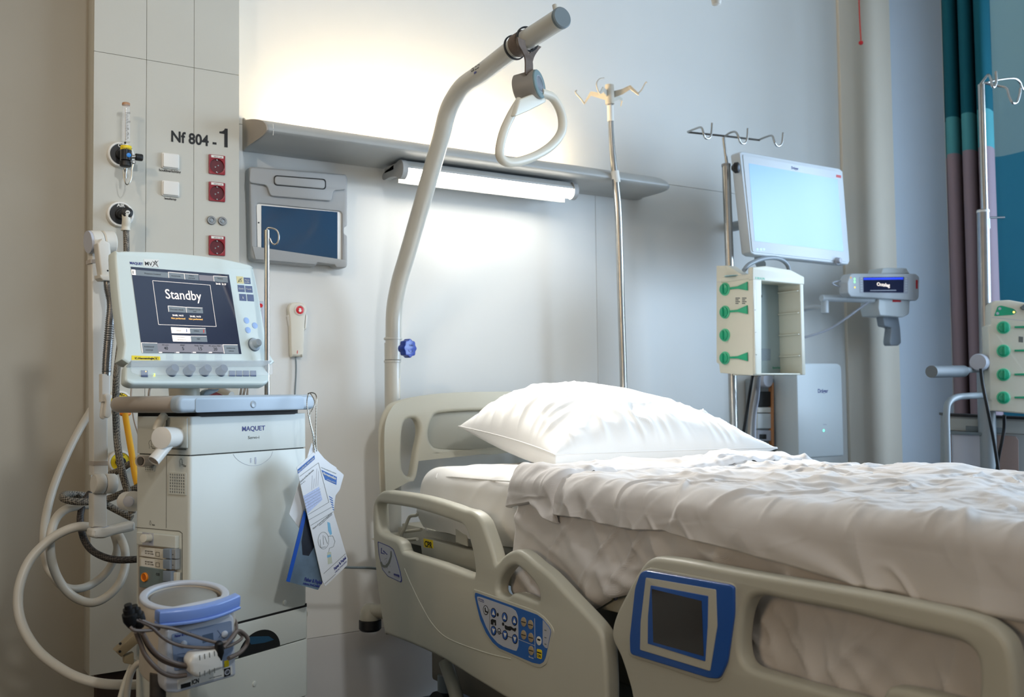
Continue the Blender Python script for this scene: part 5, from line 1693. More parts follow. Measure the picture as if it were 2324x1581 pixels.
# pillow
def pillow():
    FLc, FRc, BLc, BRc = V(1.706, 2.372, .900), V(2.44, 2.19, .898), V(1.69, 2.90, .972), V(2.36, 2.86, .93)
    n = 150
    a = np.linspace(-1, 1, n)
    A, B = np.meshgrid(a, a, indexing='ij')    # A left-right, B front-back
    # squash toward edges so the corners stay pointed and the sides pull in
    pull = .055
    u = (A * (1 - pull * (1 - A ** 2) * 0 - pull * (1 - np.abs(B) ** 2) * -0 ) + 1) / 2
    v = (B + 1) / 2
    base = ((1 - u)[..., None] * (1 - v)[..., None] * FLc + u[..., None] * (1 - v)[..., None] * FRc + (1 - u)[..., None] * v[..., None] * BLc + u[..., None] * v[..., None] * BRc)
    cen = base.mean((0, 1))
    # sides bow inwards
    base[..., 0] -= np.sign(A) * np.abs(A) ** 6 * (1 - B ** 2) * .03
    base[..., 1] += (-np.sign(B)) * np.abs(B) ** 6 * (1 - A ** 2) * -.03 * -1 * .6
    e = (1 - np.abs(A) ** 2.3) * (1 - np.abs(B) ** 2.3)
    e = np.clip(e, 0, 1) ** .62
    ang = np.arctan2(B, A)
    rad = np.maximum(np.abs(A), np.abs(B))
    # wrinkles pulling from the seams towards the middle
    per = np.where(np.abs(A) > np.abs(B), B * 3.3, A * 4.6)
    sel = np.where(np.abs(A) > np.abs(B), 1.0, 5.0)
    wr_ = np.clip(ridge(per * 2.6 + noise2(A * 2, B * 2, 3) * .8, rad * 1.5 + sel * 9, 41), -.4, 1)
    wr2 = np.clip(ridge(A * 3 + B * 2.2, B * 2.4 - A, 9), -.2, 1) ** 3
    w = .0095 * wr_ * np.clip(rad - .35, 0, 1) * 1.6 * (1 - rad ** 8) + .006 * wr2 * (1 - rad ** 4) + .004 * fbm(A * 3, B * 3, 6) * (1 - rad ** 6)
    up_ = .172 * e * (1 - .18 * A + .05 * B - .10 * A * B) + w
    w = w * 1.25 + .0105 * crease(per * 1.7, rad * 1.1 + sel * 7, .14, 61) * np.clip(rad * 1.4 - .35, 0, 1) * (1 - rad ** 10) + .0075 * crease(A * 3 + B * 4, B * 3 - A * 3, .12, 63) * (1 - rad ** 6) + .004 * crease(A * 9, B * 8 + A * 4, .2, 64) * (1 - rad ** 6)
    up_ = .172 * e * (1 - .18 * A + .05 * B - .10 * A * B) + w
    T = base.copy(); T[..., 2] += up_
    Bt = base.copy()
    Bt[..., :2] = cen[:2] + (Bt[..., :2] - cen[:2]) * .988
    lift = v ** 2.0 * (1 - u) ** 1.3 * .112 + u ** 5 * v ** 2 * .066 + u ** 9 * (1 - v) * .034
    Bt[..., 2] = .860 + lift * .97
    return T, Bt
T, Bt = pillow()
pt = thing('pillow', 'white bed pillow in a creased cotton case', 'pillow', (2.02, 2.55, .87))
_n = 150
_ring = [(i, 0) for i in range(_n)] + [(_n - 1, j) for j in range(1, _n)] + [(i, _n - 1) for i in range(_n - 2, -1, -1)] + [(0, j) for j in range(_n - 2, 0, -1)]
GU = np.stack([[T[i, j] for i, j in _ring + _ring[:1]], [(T[i, j] * .5 + Bt[i, j] * .5) + (T[i, j] - T[_n // 2, _n // 2]) * [.012, .012, 0] for i, j in _ring + _ring[:1]], [Bt[i, j] for i, j in _ring + _ring[:1]]], 0)
me = join([gridmesh(T), gridmesh(Bt), gridmesh(GU)])
bm = bmesh.new(); bm.from_mesh(me); bmesh.ops.remove_doubles(bm, verts=bm.verts, dist=.0004); bmesh.ops.recalc_face_normals(bm, faces=bm.faces); bm.to_mesh(me); bm.free()
link('pillowcase', me, M_pillow, pt, smooth=0)
me.polygons.foreach_set('use_smooth', [True] * len(me.polygons))
per = [T[i, 0] for i in range(0, 150, 3)] + [T[-1, j] for j in range(0, 150, 3)] + [T[i, -1] for i in range(149, -1, -3)] + [T[0, j] for j in range(149, 0, -3)]
tube('seam_piping', [p + V(0, 0, .0) for p in per], .0022, M_pillow, pt, closed=True, seg=6, smooth=False)

# ------------------------------------------------------------------ trapeze
TX = onY(891, 1000, 3.09)[0]
t = thing('trapeze_pole', 'thick grey-beige trapeze pole rising from the bed head and bending over the bed', 'pole', (TX, 3.09, 0))
tp_ = lambda x, y, X=None: onX(x, y, X or TX)
RP = .0278
low_t = tp_(891, 818)
tube('lower_post', [V(TX, 3.09, .30), low_t + V(0, 0, -.002)], RP, M_trap, t, smooth=False, seg=32)
tube('upper_tube', [tp_(892, 812), tp_(893, 765), tp_(895, 700), tp_(906, 640), tp_(922, 585), tp_(940, 523), tp_(978, 391), tp_(1001, 312), tp_(1014, 260), tp_(1028, 228), tp_(1052, 195), tp_(1097, 163), tp_(1169, 108), tp_(1225, 72), tp_(1272, 42)], RP, M_trap, t, seg=32, n=8)
lathe('post_rim', tp_(891, 822), (0, 0, 1), [(-.002, RP), (0, RP + .002), (.006, RP + .002), (.008, RP)], M_trap, t, seg=32)
lathe('tube_collar', tp_(892, 816), (0, 0, 1), [(0, RP + .0015), (.058, RP + .0015)], M_trap, t, seg=32)
lathe('tube_rim', tp_(892, 770), (0, 0, 1), [(-.003, RP + .001), (0, RP + .004), (.004, RP + .004), (.007, RP + .001)], M_trap, t, seg=32)
ea, eb = tp_(1225, 72), tp_(1272, 42)
dd = (eb - ea) / np.linalg.norm(eb - ea)
lathe('end_cap', eb - dd * .001, dd, [(0, RP + .001), (.008, RP + .001), (.011, RP - .002)], M_greycap, t, seg=36)
tube('retaining_pin', [tp_(1262, 34) + V(0, 0, .01), tp_(1259, 22) + V(0, 0, .012)], .007, M_trap, t, smooth=False, seg=12)
kn = tp_(909, 791)
kd = V(.35, -.93, 0)
lobed = [(.0 + .030 * (1 + .07 * cos(8 * a)) * cos(a), .030 * (1 + .07 * cos(8 * a)) * sin(a)) for a in np.linspace(0, 2 * pi, 64, endpoint=False)]
fkb = Fr(kn + kd * .02, degrees := 20)
kbn = plate('locking_knob', fkb, lobed, 0, .026, M_blue, t, bev=.003, label='blue lobed plastic knob')
tube('knob_shaft', [kn, kn + fkb.n * .03], .013, M_blue, t, smooth=False)
text('TURN', fkb, -.008, .007, .008, mat('dark_blue_print', '#0a1f60', .5, var=0), kbn, w=.0262, bold=.0002)
lines('turn_arrow', fkb, [((.012 * cos(a), .012 * sin(a) - .002), (.012 * cos(b), .012 * sin(b) - .002)) for a, b in zip(np.linspace(pi * 1.1, pi * 1.85, 7)[:-1], np.linspace(pi * 1.1, pi * 1.85, 7)[1:])] + [((.0105, -.008), (.006, -.005)), ((.0105, -.008), (.011, -.013))], .0014, .0262, mat('dark_blue_print', '#0a1f60'), kbn)
fsx = Fr(V(TX, 3.09, low_t[2]), -12)
plate('paper_label', fsx.off(0, 0, RP * .93), rrect(.002, .020, fsx.px(900, 904)[1], fsx.px(900, 858)[1], .002), -.004, .0008, M_lightp, t)
fmk = Fr(tp_(1097, 163), -90)
# printed CE mark along the boom
q0, q1 = tp_(1083, 160), tp_(1110, 140)
ub = dd
fce = Fr(tp_(1085, 163)); fce.u = ub; fce.n = V(-1, 0, 0); fce.v = np.cross(fce.n, fce.u) * 1.0
if fce.v[2] < 0: fce.v = -fce.v
fce.o = tp_(1092, 163) + V(-RP - .0006, 0, 0)
text('CE', fce, -.012, -.002, .014, M_print, t, w=0, bold=.0003)
text('SWL 75 kg', fce, .01, .004, .006, M_print, t, w=0)
text('max. load', fce, .01, -.004, .006, M_print, t, w=0)
plate('maker_badge', fce, rrect(.004, .018, -.014, -.008, .003), 0, .0004, M_navy, t)

# strap, block and handle
t = thing('trapeze_grip', 'white triangular grab handle hanging by a grey strap from the trapeze pole', 'handle', tp_(1200, 180))
M_strap = mat('strap_webbing', '#6a5c52', .8, var=.1, scale=90, bump=.4, bscale=700)
def ring_on_boom(px_, py_, r, width, m, name):
    c = tp_(px_, py_)
    N1 = np.cross(dd, V(1, 0, 0)); N1 /= np.linalg.norm(N1); N2 = V(1, 0, 0)
    vs, fs = [], []
    n = 40
    for i in range(n):
        a = 2 * pi * i / n
        rad = N1 * cos(a) + N2 * sin(a)
        for (ro, off) in ((r, -width / 2), (r + .004, -width / 2), (r + .004, width / 2), (r, width / 2)):
            vs.append(c + rad * ro + dd * off)
    for i in range(n):
        for k in range(4):
            a, b = i * 4 + k, i * 4 + (k + 1) % 4
            fs.append((a, b, ((i + 1) % n) * 4 + (k + 1) % 4, ((i + 1) % n) * 4 + k))
    return link(name, mesh(vs, fs), m, t, smooth=40)
ring_on_boom(1182, 99, RP + .0005, .036, M_strap, 'strap_loop')
ring_on_boom(1168, 108, RP + .004, .005, M_black, 'rubber_ring')
ring_on_boom(1197, 89, RP + .004, .007, M_black, 'rubber_ring')
fs_ = Fr(tp_(1200, 160, TX - .0), 20)
def strap(pts, w, name, off=0, th=.002):
    """ribbon through pixel points on the strap plane"""
    P = [fs_.P(*fs_.px(x, y, o_), o_) for x, y, o_ in pts]
    P = [np.array(p) for p in spline([tuple(p) for p in P], 6, False)]
    vs, fs = [], []
    for p in P:
        for a, b in ((-w / 2, -th), (w / 2, -th), (w / 2, th), (-w / 2, th)):
            vs.append(p + fs_.u * a + fs_.n * b)
    for i in range(len(P) - 1):
        for k in range(4):
            fs.append((i * 4 + k, i * 4 + (k + 1) % 4, i * 4 + 4 + (k + 1) % 4, i * 4 + 4 + k))
    fs += [(0, 1, 2, 3), tuple(len(vs) - 4 + k for k in (3, 2, 1, 0))]
    return link(name, mesh(vs, fs), M_strap, t, smooth=40)
strap([(1182, 88, .034), (1185, 105, .036), (1194, 122, .03), (1200, 140, .02), (1200, 172, .012)], .034, 'strap')
strap([(1222, 104, -.01), (1215, 112, -.004), (1206, 126, .004), (1201, 142, .012)], .024, 'strap_back')
# block
B_ = onX(1222, 191, TX + .02)
A_ = B_ - V(.53, -.84, .12) * .064
ax = B_ - A_
lathe('handle_block', A_, ax, [(0, .037), (.003, .041), (np.linalg.norm(ax) - .002, .041), (np.linalg.norm(ax), .040)], mat('block_grey', '#87827b', .5, var=.03), t, seg=40)
lathe('block_face', B_, ax, [(-.0005, .040), (.003, .040), (.005, .038)], mat('block_face_grey', '#6d8284', .5, var=.02), t, seg=40)
lathe('face_ring', B_ + ax / np.linalg.norm(ax) * .005, ax, [(0, .024), (.0006, .024), (.0006, .023), (0, .023)], M_lgrey, t, seg=30)
hp_ = [(1180, 228), (1160, 262), (1143, 300), (1134, 340), (1138, 360), (1156, 369), (1186, 364), (1222, 350), (1254, 328), (1274, 300), (1276, 270), (1268, 243), (1252, 220), (1228, 210)]
tube('grab_loop', [fs_.P(*fs_.px(x, y, .012 + (x - 1200) * .0003), .012 + (x - 1200) * .0003) for x, y in hp_], [.0118, .0122, .0125, .0125, .0125, .0125, .0125, .0125, .0128, .0128, .0128, .0128, .0125, .012], M_offw, t, seg=20, n=8)
pxplate('loop_bridge', fs_, [(1168, 262), (1180, 225), (1225, 207), (1242, 218), (1240, 232), (1205, 250), (1172, 264)], .006, .022, M_offw, t, bev=.005, r=.003)

# ------------------------------------------------------------------ IV pole behind the bed head
Y1 = 2.96
ip = lambda x, y, Y=Y1: onY(x, y, Y)
t = thing('drip_pole', 'bent chrome drip pole standing behind the pillow', 'drip pole', ip(1416, 900) * V(1, 1, 0))
b0 = ip(1416, 900)
tube('upper_pole', [ip(1385, 235), ip(1387, 300), ip(1391, 355), ip(1398, 420), ip(1404, 500), ip(1410, 700), ip(1415, 865), V(b0[0], b0[1], .60), V(b0[0], b0[1], .05)],
     [.0105, .0105, .012, .0135, .0138, .0138, .0138, .0138, .0138], M_steel, t, seg=20, n=6)
tube('joint_sleeve', [ip(1395, 388), ip(1399, 414)], .0158, M_lightp, t, smooth=False, seg=20)
tube('label_sleeve', [ip(1385, 240), ip(1386, 275)], .0125, M_lightp, t, smooth=False, seg=20)
lathe('pole_base', V(b0[0], b0[1], 0), (0, 0, 1), [(0, .09), (.03, .09), (.05, .05), (.06, .02)], M_seat, t, seg=32)
M_hang = mat('hanger_enamel', '#c9c2b4', .35, var=.02)
tube('hanger_hub', [ip(1383, 193), ip(1384, 236)], .0175, M_hang, t, smooth=False, seg=24)
def strip(pts, w, m, name, th=.002, par=None):
    P = [np.array(p) for p in pts]
    vs, fs = [], []
    for i, p in enumerate(P):
        ww = w[i]
        for a, b in ((-ww, -th), (ww, -th), (ww, th), (-ww, th)):
            vs.append(p + V(0, 0, 1) * a + V(.3, -.95, 0) * b)
    for i in range(len(P) - 1):
        for k in range(4):
            fs.append((i * 4 + k, i * 4 + (k + 1) % 4, i * 4 + 4 + (k + 1) % 4, i * 4 + 4 + k))
    fs += [(0, 1, 2, 3), tuple(len(vs) - 4 + k for k in (3, 2, 1, 0))]
    return link(name, mesh(vs, fs), m, par or t, smooth=30)
strip([ip(1393, 214), ip(1412, 208, 2.93), ip(1430, 198, 2.9), ip(1449, 214, 2.88)], [.013, .011, .008, .004], M_hang, 'hook_arm')
tube('hook_wire', [ip(1447, 213, 2.88), ip(1456, 204, 2.87), ip(1465, 188, 2.86), ip(1468, 187, 2.85)], .0028, M_hang, t, seg=8)
strip([ip(1376, 220), ip(1358, 216, 2.99), ip(1341, 212, 3.02), ip(1326, 235, 3.04)], [.012, .010, .008, .003], M_hang, 'hook_arm')
tube('hook_wire', [ip(1326, 235, 3.04), ip(1318, 224, 3.05), ip(1306, 210, 3.06), ip(1309, 205, 3.06)], .0028, M_hang, t, seg=8)
strip([ip(1377, 212), ip(1368, 202, 2.9), ip(1362, 212, 2.86)], [.013, .009, .004], M_hang, 'hook_arm')
tube('hook_wire', [ip(1362, 213, 2.86), ip(1357, 205, 2.86), ip(1354, 190, 2.86), ip(1360, 180, 2.86), ip(1371, 177, 2.86)], .0028, M_hang, t, seg=8)
strip([ip(1392, 226), ip(1404, 222, 3.02), ip(1412, 226, 3.05), ip(1409, 240, 3.06)], [.009, .007, .005, .002], M_hang, 'hook_arm')

# ------------------------------------------------------------------ infusion stand with monitor
YS = 2.86
sp = lambda x, y, Y=YS: onY(x, y, Y)
t = thing('infusion_stand', 'chrome infusion stand with three hooks behind the open infusion rack', 'drip stand', sp(1664, 950) * V(1, 1, 0))
b0 = sp(1663, 920)
tube('lower_pole', [sp(1648, 376), sp(1656, 600), sp(1664, 930), V(b0[0], b0[1], .06)], .0172, M_steel, t, smooth=False, seg=24)
tube('upper_rod', [sp(1642, 312), sp(1650, 376)], .0062, M_steel, t, smooth=False, seg=14)
lathe('pole_collar', sp(1648, 378), (0, 0, 1), [(0, .0185), (.01, .0185), (.012, .016)], M_steel2, t, seg=24)
tube('crossbar', [sp(1562, 300, 2.94), sp(1640, 308, 2.89), sp(1724, 318, 2.86)], .004, mat('dark_steel', '#55524e', .4, metal=.8), t, smooth=False, seg=10)
for L_ in ([(1561, 299, 2.8), (1578, 292, 2.72), (1591, 289, 2.66), (1596, 300, 2.64), (1600, 312, 2.64), (1608, 314, 2.64), (1614, 306, 2.64), (1616, 279, 2.64)],
           [(1642, 312, 2.75), (1655, 302, 2.7), (1668, 299, 2.66), (1675, 308, 2.64), (1680, 322, 2.64), (1688, 326, 2.64), (1695, 318, 2.64), (1697, 291, 2.64)],
           [(1723, 317, 2.72), (1740, 310, 2.66), (1752, 308, 2.62), (1757, 320, 2.6), (1762, 330, 2.6), (1769, 331, 2.6), (1775, 324, 2.6), (1777, 301, 2.6)]):
    tube('hook', [sp(p[0], p[1], p[2] + .14) for p in L_], .0042, M_steel, t, seg=12)
kp = sp(1666, 381, 2.79)
lathe('clamp_knob', kp, V(.55, -.83, 0), [(-.01, .008), (0, .018), (.003, .0215), (.017, .0215), (.02, .018)], M_black, t, seg=28)
lathe('knob_inlay', kp + V(.55, -.83, 0) * .02, V(.55, -.83, 0), [(0, .010), (.001, .009)], mat('knob_grey', '#8c96a4', .4, var=0), t, seg=20)
for a in range(5):
    ang = a * 2 * pi / 5
    tube('base_leg', [V(b0[0], b0[1], .08), V(b0[0] + .2 * cos(ang), b0[1] + .2 * sin(ang), .05)], .014, M_seat, t, smooth=False)
    lathe('base_caster', V(b0[0] + .2 * cos(ang) - .01, b0[1] + .2 * sin(ang), .026), (1, 0, 0), [(0, .024), (.003, .026), (.017, .026), (.02, .024)], M_black, t, seg=16)

def knob_row(fr, t, pxk, pyk, pxl0, pxl1, rpx, lever=True, rpy=None):
    c = fr.px(pxk, pyk, .0)
    ru = abs(fr.px(pxk + rpx, pyk)[0] - c[0])
    rv = abs(fr.px(pxk, pyk + (rpy or rpx))[1] - c[1])
    r = (ru + rv) / 2
    lathe('knob_rim', fr.P(*c, 0), fr.n, [(0, r), (.004, r), (.006, r * .93)], M_greenl, t, seg=28)
    k = lathe('rotary_knob', fr.P(*c, .005), fr.n, [(0, r * .86), (.006, r * .82), (.008, r * .7)], M_green, t, seg=28)
    box('knob_grip', fr, c[0] - r * .16, c[0] + r * .16, c[1] - r * .7, c[1] + r * .7, .012, .020, M_green, t, bev=.003)
    if lever:
        a = fr.px(pxl0, pyk, .0)[0]; b = fr.px(pxl1, pyk, .0)[0]
        h = r * .16
        o = [(a, c[1] - h * .8), (a + (b - a) * .45, c[1] - h * 1.1), (b, c[1] - h * 4.0), (b, c[1] + h * 4.2), (a + (b - a) * .45, c[1] + h * 1.1), (a, c[1] + h)]
        plate('lever', fr, o, .001, .006, M_green, t, bev=.001)

# open infusion rack
FK = Fr(onY(1710, 740, 2.60), 0)
FKL = Fr(onY(1710, 740, 2.60), -90)
RK = thing('infusion_rack', 'open ivory infusion pump rack with four green knobs and grey carry handle on the stand', 'rack', FK.P(0.02, FK.px(1710, 850)[1] ))
t = RK
uL = FKL.px(1627, 740)[0]      # negative: back
dK = -uL
ur = FK.px(1825, 740)[0]
vt, vb = FK.px(1710, 632)[1], FK.px(1710, 850)[1]
# left side: solid case
pxplate('side_case', FKL, [(1626, 603), (1650, 602), (1690, 627), (1709, 630), (1709, 852), (1634, 846), (1632, 826), (1626, 822)], -.045, 0, M_rack, t, bev=.0015, r=.004)
lines('case_seam', FKL, [(FKL.px(1628, 640), FKL.px(1702, 632))], .0012, .0001, M_lgrey, t)
for y, lv in ((656, 1), (708, 1), (760, 0), (812, 1)):
    knob_row(FKL, t, 1646, y, 1658, 1698, 10.5, bool(lv), 15)
for x0 in (1669, 1684):
    for k in range(4):
        pxplate('status_mark', FKL, [(x0, 675 + k * 4), (x0 + 10 - 3 * (k % 2), 675 + k * 4), (x0 + 10 - 3 * (k % 2), 677.5 + k * 4), (x0, 677.5 + k * 4)], 0, .0006, M_greyp, t)
# front opening
box('left_post', FK, 0.002, FK.px(1716, 740)[0], vb + .002, vt, -.05, .002, M_rack, t, bev=.002)
box('right_post', FK, FK.px(1817, 740)[0], ur, vb, FK.px(1820, 640)[1], -dK * .6, .002, M_rack, t, bev=.003)
box('back_panel', FK, .01, ur - .004, vb + .006, vt, -dK * .6, -dK * .6 + .006, M_rackin, t, bev=.001)
box('right_wall', FK, ur - .012, ur - .006, vb + .004, vt, -dK * .6, -.002, M_rackin, t, bev=.001)
box('floor_plate', FK, 0.004, ur, vb, vb + .006, -dK * .6, -.004, M_rack, t, bev=.001)
for y in (658, 708, 757, 806):
    c = FK.px(1800, y)
    box('shelf_ridge', FK, ur - .03, ur - .01, c[1] - .003, c[1] + .002, -dK * .55, -.004, M_rack, t, bev=.001)
    box('guide_tab', FK, .006, .012, c[1] - .001, c[1] + .001, -.01, .002, M_lightp, t, bev=0)
pxplate('lid', FK, [(1708, 606), (1740, 603), (1795, 612), (1826, 628), (1826, 646), (1708, 635)], -.02, .004, M_rack, t, bev=.004, r=.006)
ff = Fr(FK.o); ff.u, ff.v, ff.n = FK.u, -FK.n, FK.v
plate('lid_top', ff, rrect(-.005, ur, -.0, dK * .9, .02), vt - .002, vt + .020, M_rack, t, bev=.008)
plate('lid_dish', ff, circ(.02, dK * .55, .05, 24, .035), vt + .020, vt + .0215, mat('pale_blue_lid', '#a9cfd8', .3, var=0), t)
pxtext('B BRAUN', FK, 1714, 633, 1735, 628, M_green, t, w=.0045, bold=.0002)
pxtext('SpaceStation', FK, 1753, 836, 1777, 831, M_green, t, w=-dK * .6 + .0068)
pxplate('rating_label', FK, [(1718, 790), (1749, 791), (1749, 818), (1718, 818)], -dK * .6 + .006, -dK * .6 + .0066, mat('label_grey', '#8d9aa2', .5, var=.15, scale=300), t)
lathe('lock_ring', FK.P(*FK.px(1722, 672, -dK * .6), -dK * .6 + .006), FK.n, [(0, .009), (.003, .009), (.003, .006), (0, .006)], M_print, t, seg=20)
tube('carry_handle', [FK.P(*FK.px(x, y, w_), w_) for x, y, w_ in ((1688, 614, -.03), (1700, 600, -.03), (1728, 588, -.03), (1755, 585, -.03), (1775, 590, -.03), (1788, 603, -.03), (1791, 622, -.03))], .0085, mat('handle_grey', '#8f98a0', .4, var=.02), t, seg=14)

# monitor
FM = Fr(onY(1800, 470, 2.78), 0, 2.5)
t = thing('patient_monitor', 'large white patient monitor with a blank screen coloured by reflected daylight', 'monitor', FM.P(0, FM.px(1800, 600)[1], -.05))
pxplate('monitor_shell', FM, [(1678, 346), (1684, 343), (1905, 382), (1913, 388), (1929, 592), (1925, 600), (1712, 578), (1703, 572)], -.05, 0, M_mon, t, bev=.006, r=.006)
pxplate('bezel_lip', FM, [(1686, 350), (1906, 389), (1922, 594), (1708, 571)], 0, .003, M_mon, t, bev=.001, r=.008)
pxplate('display', FM, [(1699.5, 370.5), (1901, 406.5), (1914.5, 570.5), (1713, 546.5)], .003, .0036, mat('display_window_reflection', '#8fb6dc', 0.28, var=0, emit=.12, ecol='#9cc8f2', coat=.0), t)  # blue reflection of the window, put into the screen's colour and glow
pxtext('Dräger', FM, 1796, 383, 1812, 377, M_navy, t, w=.0035, bold=.0003)
pxplate('red_label', FM, [(1898, 396), (1909, 398), (1909, 404), (1898, 402)], .003, .0037, M_redb, t)
for x, m_ in ((1719, '#6fe08a'), (1727, '#7dff9a'), (1734, '#7dff9a')):
    c = FM.px(x, 565.5, .003)
    lathe('indicator_led', FM.P(*c, .003), FM.n, [(0, .0035), (.0008, .003)], mat('led_' + m_[1:], m_, .4, var=0, emit=2.0), t, seg=12)
c = FM.px(1900, 592, .003)
lathe('rotary_knob', FM.P(*c, .0), FM.n, [(0, .016), (.006, .016), (.008, .013), (.02, .012), (.022, .010)], M_lgrey, t, seg=24)
a = FM.px(1740, 576)
tube('monitor_arm', [FM.P(a[0] + .02, a[1] + .06, -.05), FM.P(a[0] + .02, a[1] - .02, -.06), onY(1727, 600, 2.80)], .02, M_seat, t, smooth=False, seg=16)
tube('wall_arm', [FM.P(.0, 0, -.05), FM.P(.0, -.02, -.2), V(FM.o[0] + .05, WY, FM.o[2] - .02)], .022, M_seat, t, smooth=False, seg=16)

# dock box
FD = Fr(onY(1809, 900, 2.98), 0)
FDL = Fr(onY(1809, 900, 2.98), -90)
dD = -FDL.px(1756, 900)[0]
t = thing('power_dock', 'tall white rounded box with green light and navy lettering on the wall', 'dock', FD.P(0.07, FD.px(1860, 1060)[1]))
ud = FD.px(1912, 900)[0]
vt2 = FD.px(1860, 824)[1]
vb2 = vt2 - .42
o = rpoly([(0, vb2), (ud, vb2), (ud, vt2), (0, vt2)], [.01, .01, .035, .02])
plate('dock_shell', FD, o, -min(dD, WY - 2.981), 0, M_drag, t, bev=.006, res=3)
pxtext('Dräger', FD, 1856, 891, 1879, 882, M_navy, t, w=.0005, bold=.0005)
c = FD.px(1869.5, 976.5)
lathe('indicator_led', FD.P(*c, 0), FD.n, [(0, .0042), (.001, .0036)], mat('led_green_dock', '#3dffb0', .4, var=0, emit=5), t, seg=14)
pxplate('small_print', FD, [(1868, 962), (1876, 962), (1876, 964), (1868, 964)], 0, .0004, M_lgrey, t)
# rail unit and cables between rack and dock
FQ = Fr(onY(1735, 950, 3.12), 0)
t = thing('supply_rail_unit', 'grey wall supply rail with sockets and an orange strip beside the white dock', 'supply unit', FQ.P(0, FQ.px(1735, 1010)[1]))
pxplate('back_plate', FQ, [(1718, 860), (1757, 860), (1757, 1080), (1718, 1080)], -.07, 0, M_seat, t, bev=.002)
for ya, yb2, m_ in ((888, 922, M_print), (924, 936, M_white), (938, 972, M_drag), (976, 1000, M_lgrey), (985, 996, M_black)):
    pxplate('supply_module', FQ, [(1720, ya), (1750, ya), (1750, yb2), (1720, yb2)] if m_ is not M_black else [(1724, ya), (1740, ya), (1740, yb2), (1724, yb2)], 0, .012 if m_ is not M_black else .014, m_, t, bev=.002, r=.002)
pxplate('orange_strip', FQ, [(1752, 868), (1756, 868), (1757, 1020), (1753, 1020)], 0, .02, mat('orange_strip', '#c98a5c', .5, var=0), t)
lathe('round_gauge', FQ.P(*FQ.px(1738, 862, .02), .0), FQ.n, [(0, .034), (.03, .034), (.035, .03)], M_lgrey, t, seg=28)
for k, (pts, m_, lab) in enumerate((
        ([(1708, 852, 2.62), (1703, 880, 2.7), (1697, 920, 2.74), (1690, 965, 2.76), (1682, 1010, 2.78)], M_black, 'black cable running down beside the infusion stand'),
        ([(1716, 852, 2.66), (1713, 880, 2.75), (1706, 920, 2.8), (1702, 960, 2.82), (1700, 1020, 2.82)], M_taupe, 'beige cable left of its pair under the infusion rack'),
        ([(1722, 852, 2.66), (1719, 900, 2.8), (1712, 950, 2.84), (1712, 1030, 2.84)], M_lgrey, 'pale grey cable right of its pair under the infusion rack'))):
    o = tube('cable', [onY(*p) for p in pts], .006 if k == 0 else .008, m_, None, seg=8)
    tag(o, lab, 'cable')

# small monitor on its swing arm
FS2 = Fr(onY(2005, 650, 2.92), 3)
t = thing('small_monitor', 'small wide transport monitor with a dark blue screen on a white wall arm', 'monitor', FS2.P(0, FS2.px(2005, 690)[1]))
pxplate('housing', FS2, [(1930, 624), (1936, 620), (2080, 621), (2087, 628), (2086, 676), (2080, 682), (1932, 673), (1925, 664), (1924, 640)], -.05, 0, mat('cool_grey_housing', '#c9ced2', .4, var=.01), t, bev=.006, r=.008)
pxplate('face', FS2, [(1950, 628), (2062, 628), (2060, 666), (1952, 664)], 0, .0012, M_lgrey, t, r=.003)
pxplate('display', FS2, [(1959, 629), (2052, 628), (2051, 664), (1960, 663)], .0012, .0018, mat('navy_lcd', '#121a30', .15, var=0, emit=.35, ecol='#18223e'), t)
pxplate('display_bar', FS2, [(1960, 630), (2050, 629), (2050, 634), (1960, 635)], .0018, .002, mat('blue_lcd', '#2a46d8', .3, var=0, emit=.5), t)
pxtext('Ontslag', FS2, 1990, 648, 2019, 640, mat('lcd_white', '#efe2d6'), t, w=.0022, bold=.0003)
pxplate('display_text_line', FS2, [(1975, 658), (2034, 657.5), (2034, 659.5), (1975, 660)], .0018, .002, M_lgrey, t)
for k in range(6):
    for x in (1953.5, 2055):
        pxplate('soft_key', FS2, [(x, 630 + k * 5.6), (x + 4, 630 + k * 5.6), (x + 4, 633 + k * 5.6), (x, 633 + k * 5.6)], .0012, .002, M_mon, t)
for (x, y, c_, e_) in ((1931, 630, '#d89a3a', .5), (1939.5, 633, '#5dff6a', 3), (1939.5, 639.5, '#5dff6a', 3), (1940, 652, '#e8c832', 1)):
    q = FS2.px(x, y, 0)
    lathe('indicator_led', FS2.P(*q, 0), FS2.n, [(0, .0045), (.001, .004)], mat('led2_' + c_[1:], c_, .4, var=0, emit=e_), t, seg=10)
pxplate('red_label', FS2, [(2079, 635), (2083, 635), (2083, 655), (2079, 655)], 0, .0008, M_redb, t)
pxplate('mount_top', FS2, [(2005, 608), (2018, 607), (2058, 608), (2066, 622), (2000, 622)], -.12, -.04, M_drag, t, bev=.006, r=.005)
pxplate('mount_box', FS2, [(1995, 676), (2066, 680), (2064, 712), (2050, 720), (1998, 716), (1994, 700)], -.12, -.02, M_drag, t, bev=.006, r=.006)
pxplate('red_label', FS2, [(2026, 679), (2045, 679), (2045, 685), (2026, 685)], -.02, -.019, M_redb, t)
pxplate('hanging_clip', FS2, [(2004, 716), (2040, 720), (2044, 745), (2046, 778), (2040, 784), (2022, 784), (2020, 776), (2024, 744), (2008, 740)], -.10, -.06, mat('clip_grey', '#98a2ac', .4, var=.01), t, bev=.006, r=.008)
ar = lambda x, y, Y: onY(x, y, Y)
tube('arm_link', [ar(1826, 700, 3.12), ar(1850, 697, 3.08), ar(1870, 700, 3.04)], .012, M_mon, t, seg=12)
tube('arm_joint', [ar(1872, 710, 3.02), ar(1872, 672, 3.02)], .017, M_mon, t, smooth=False, seg=18)
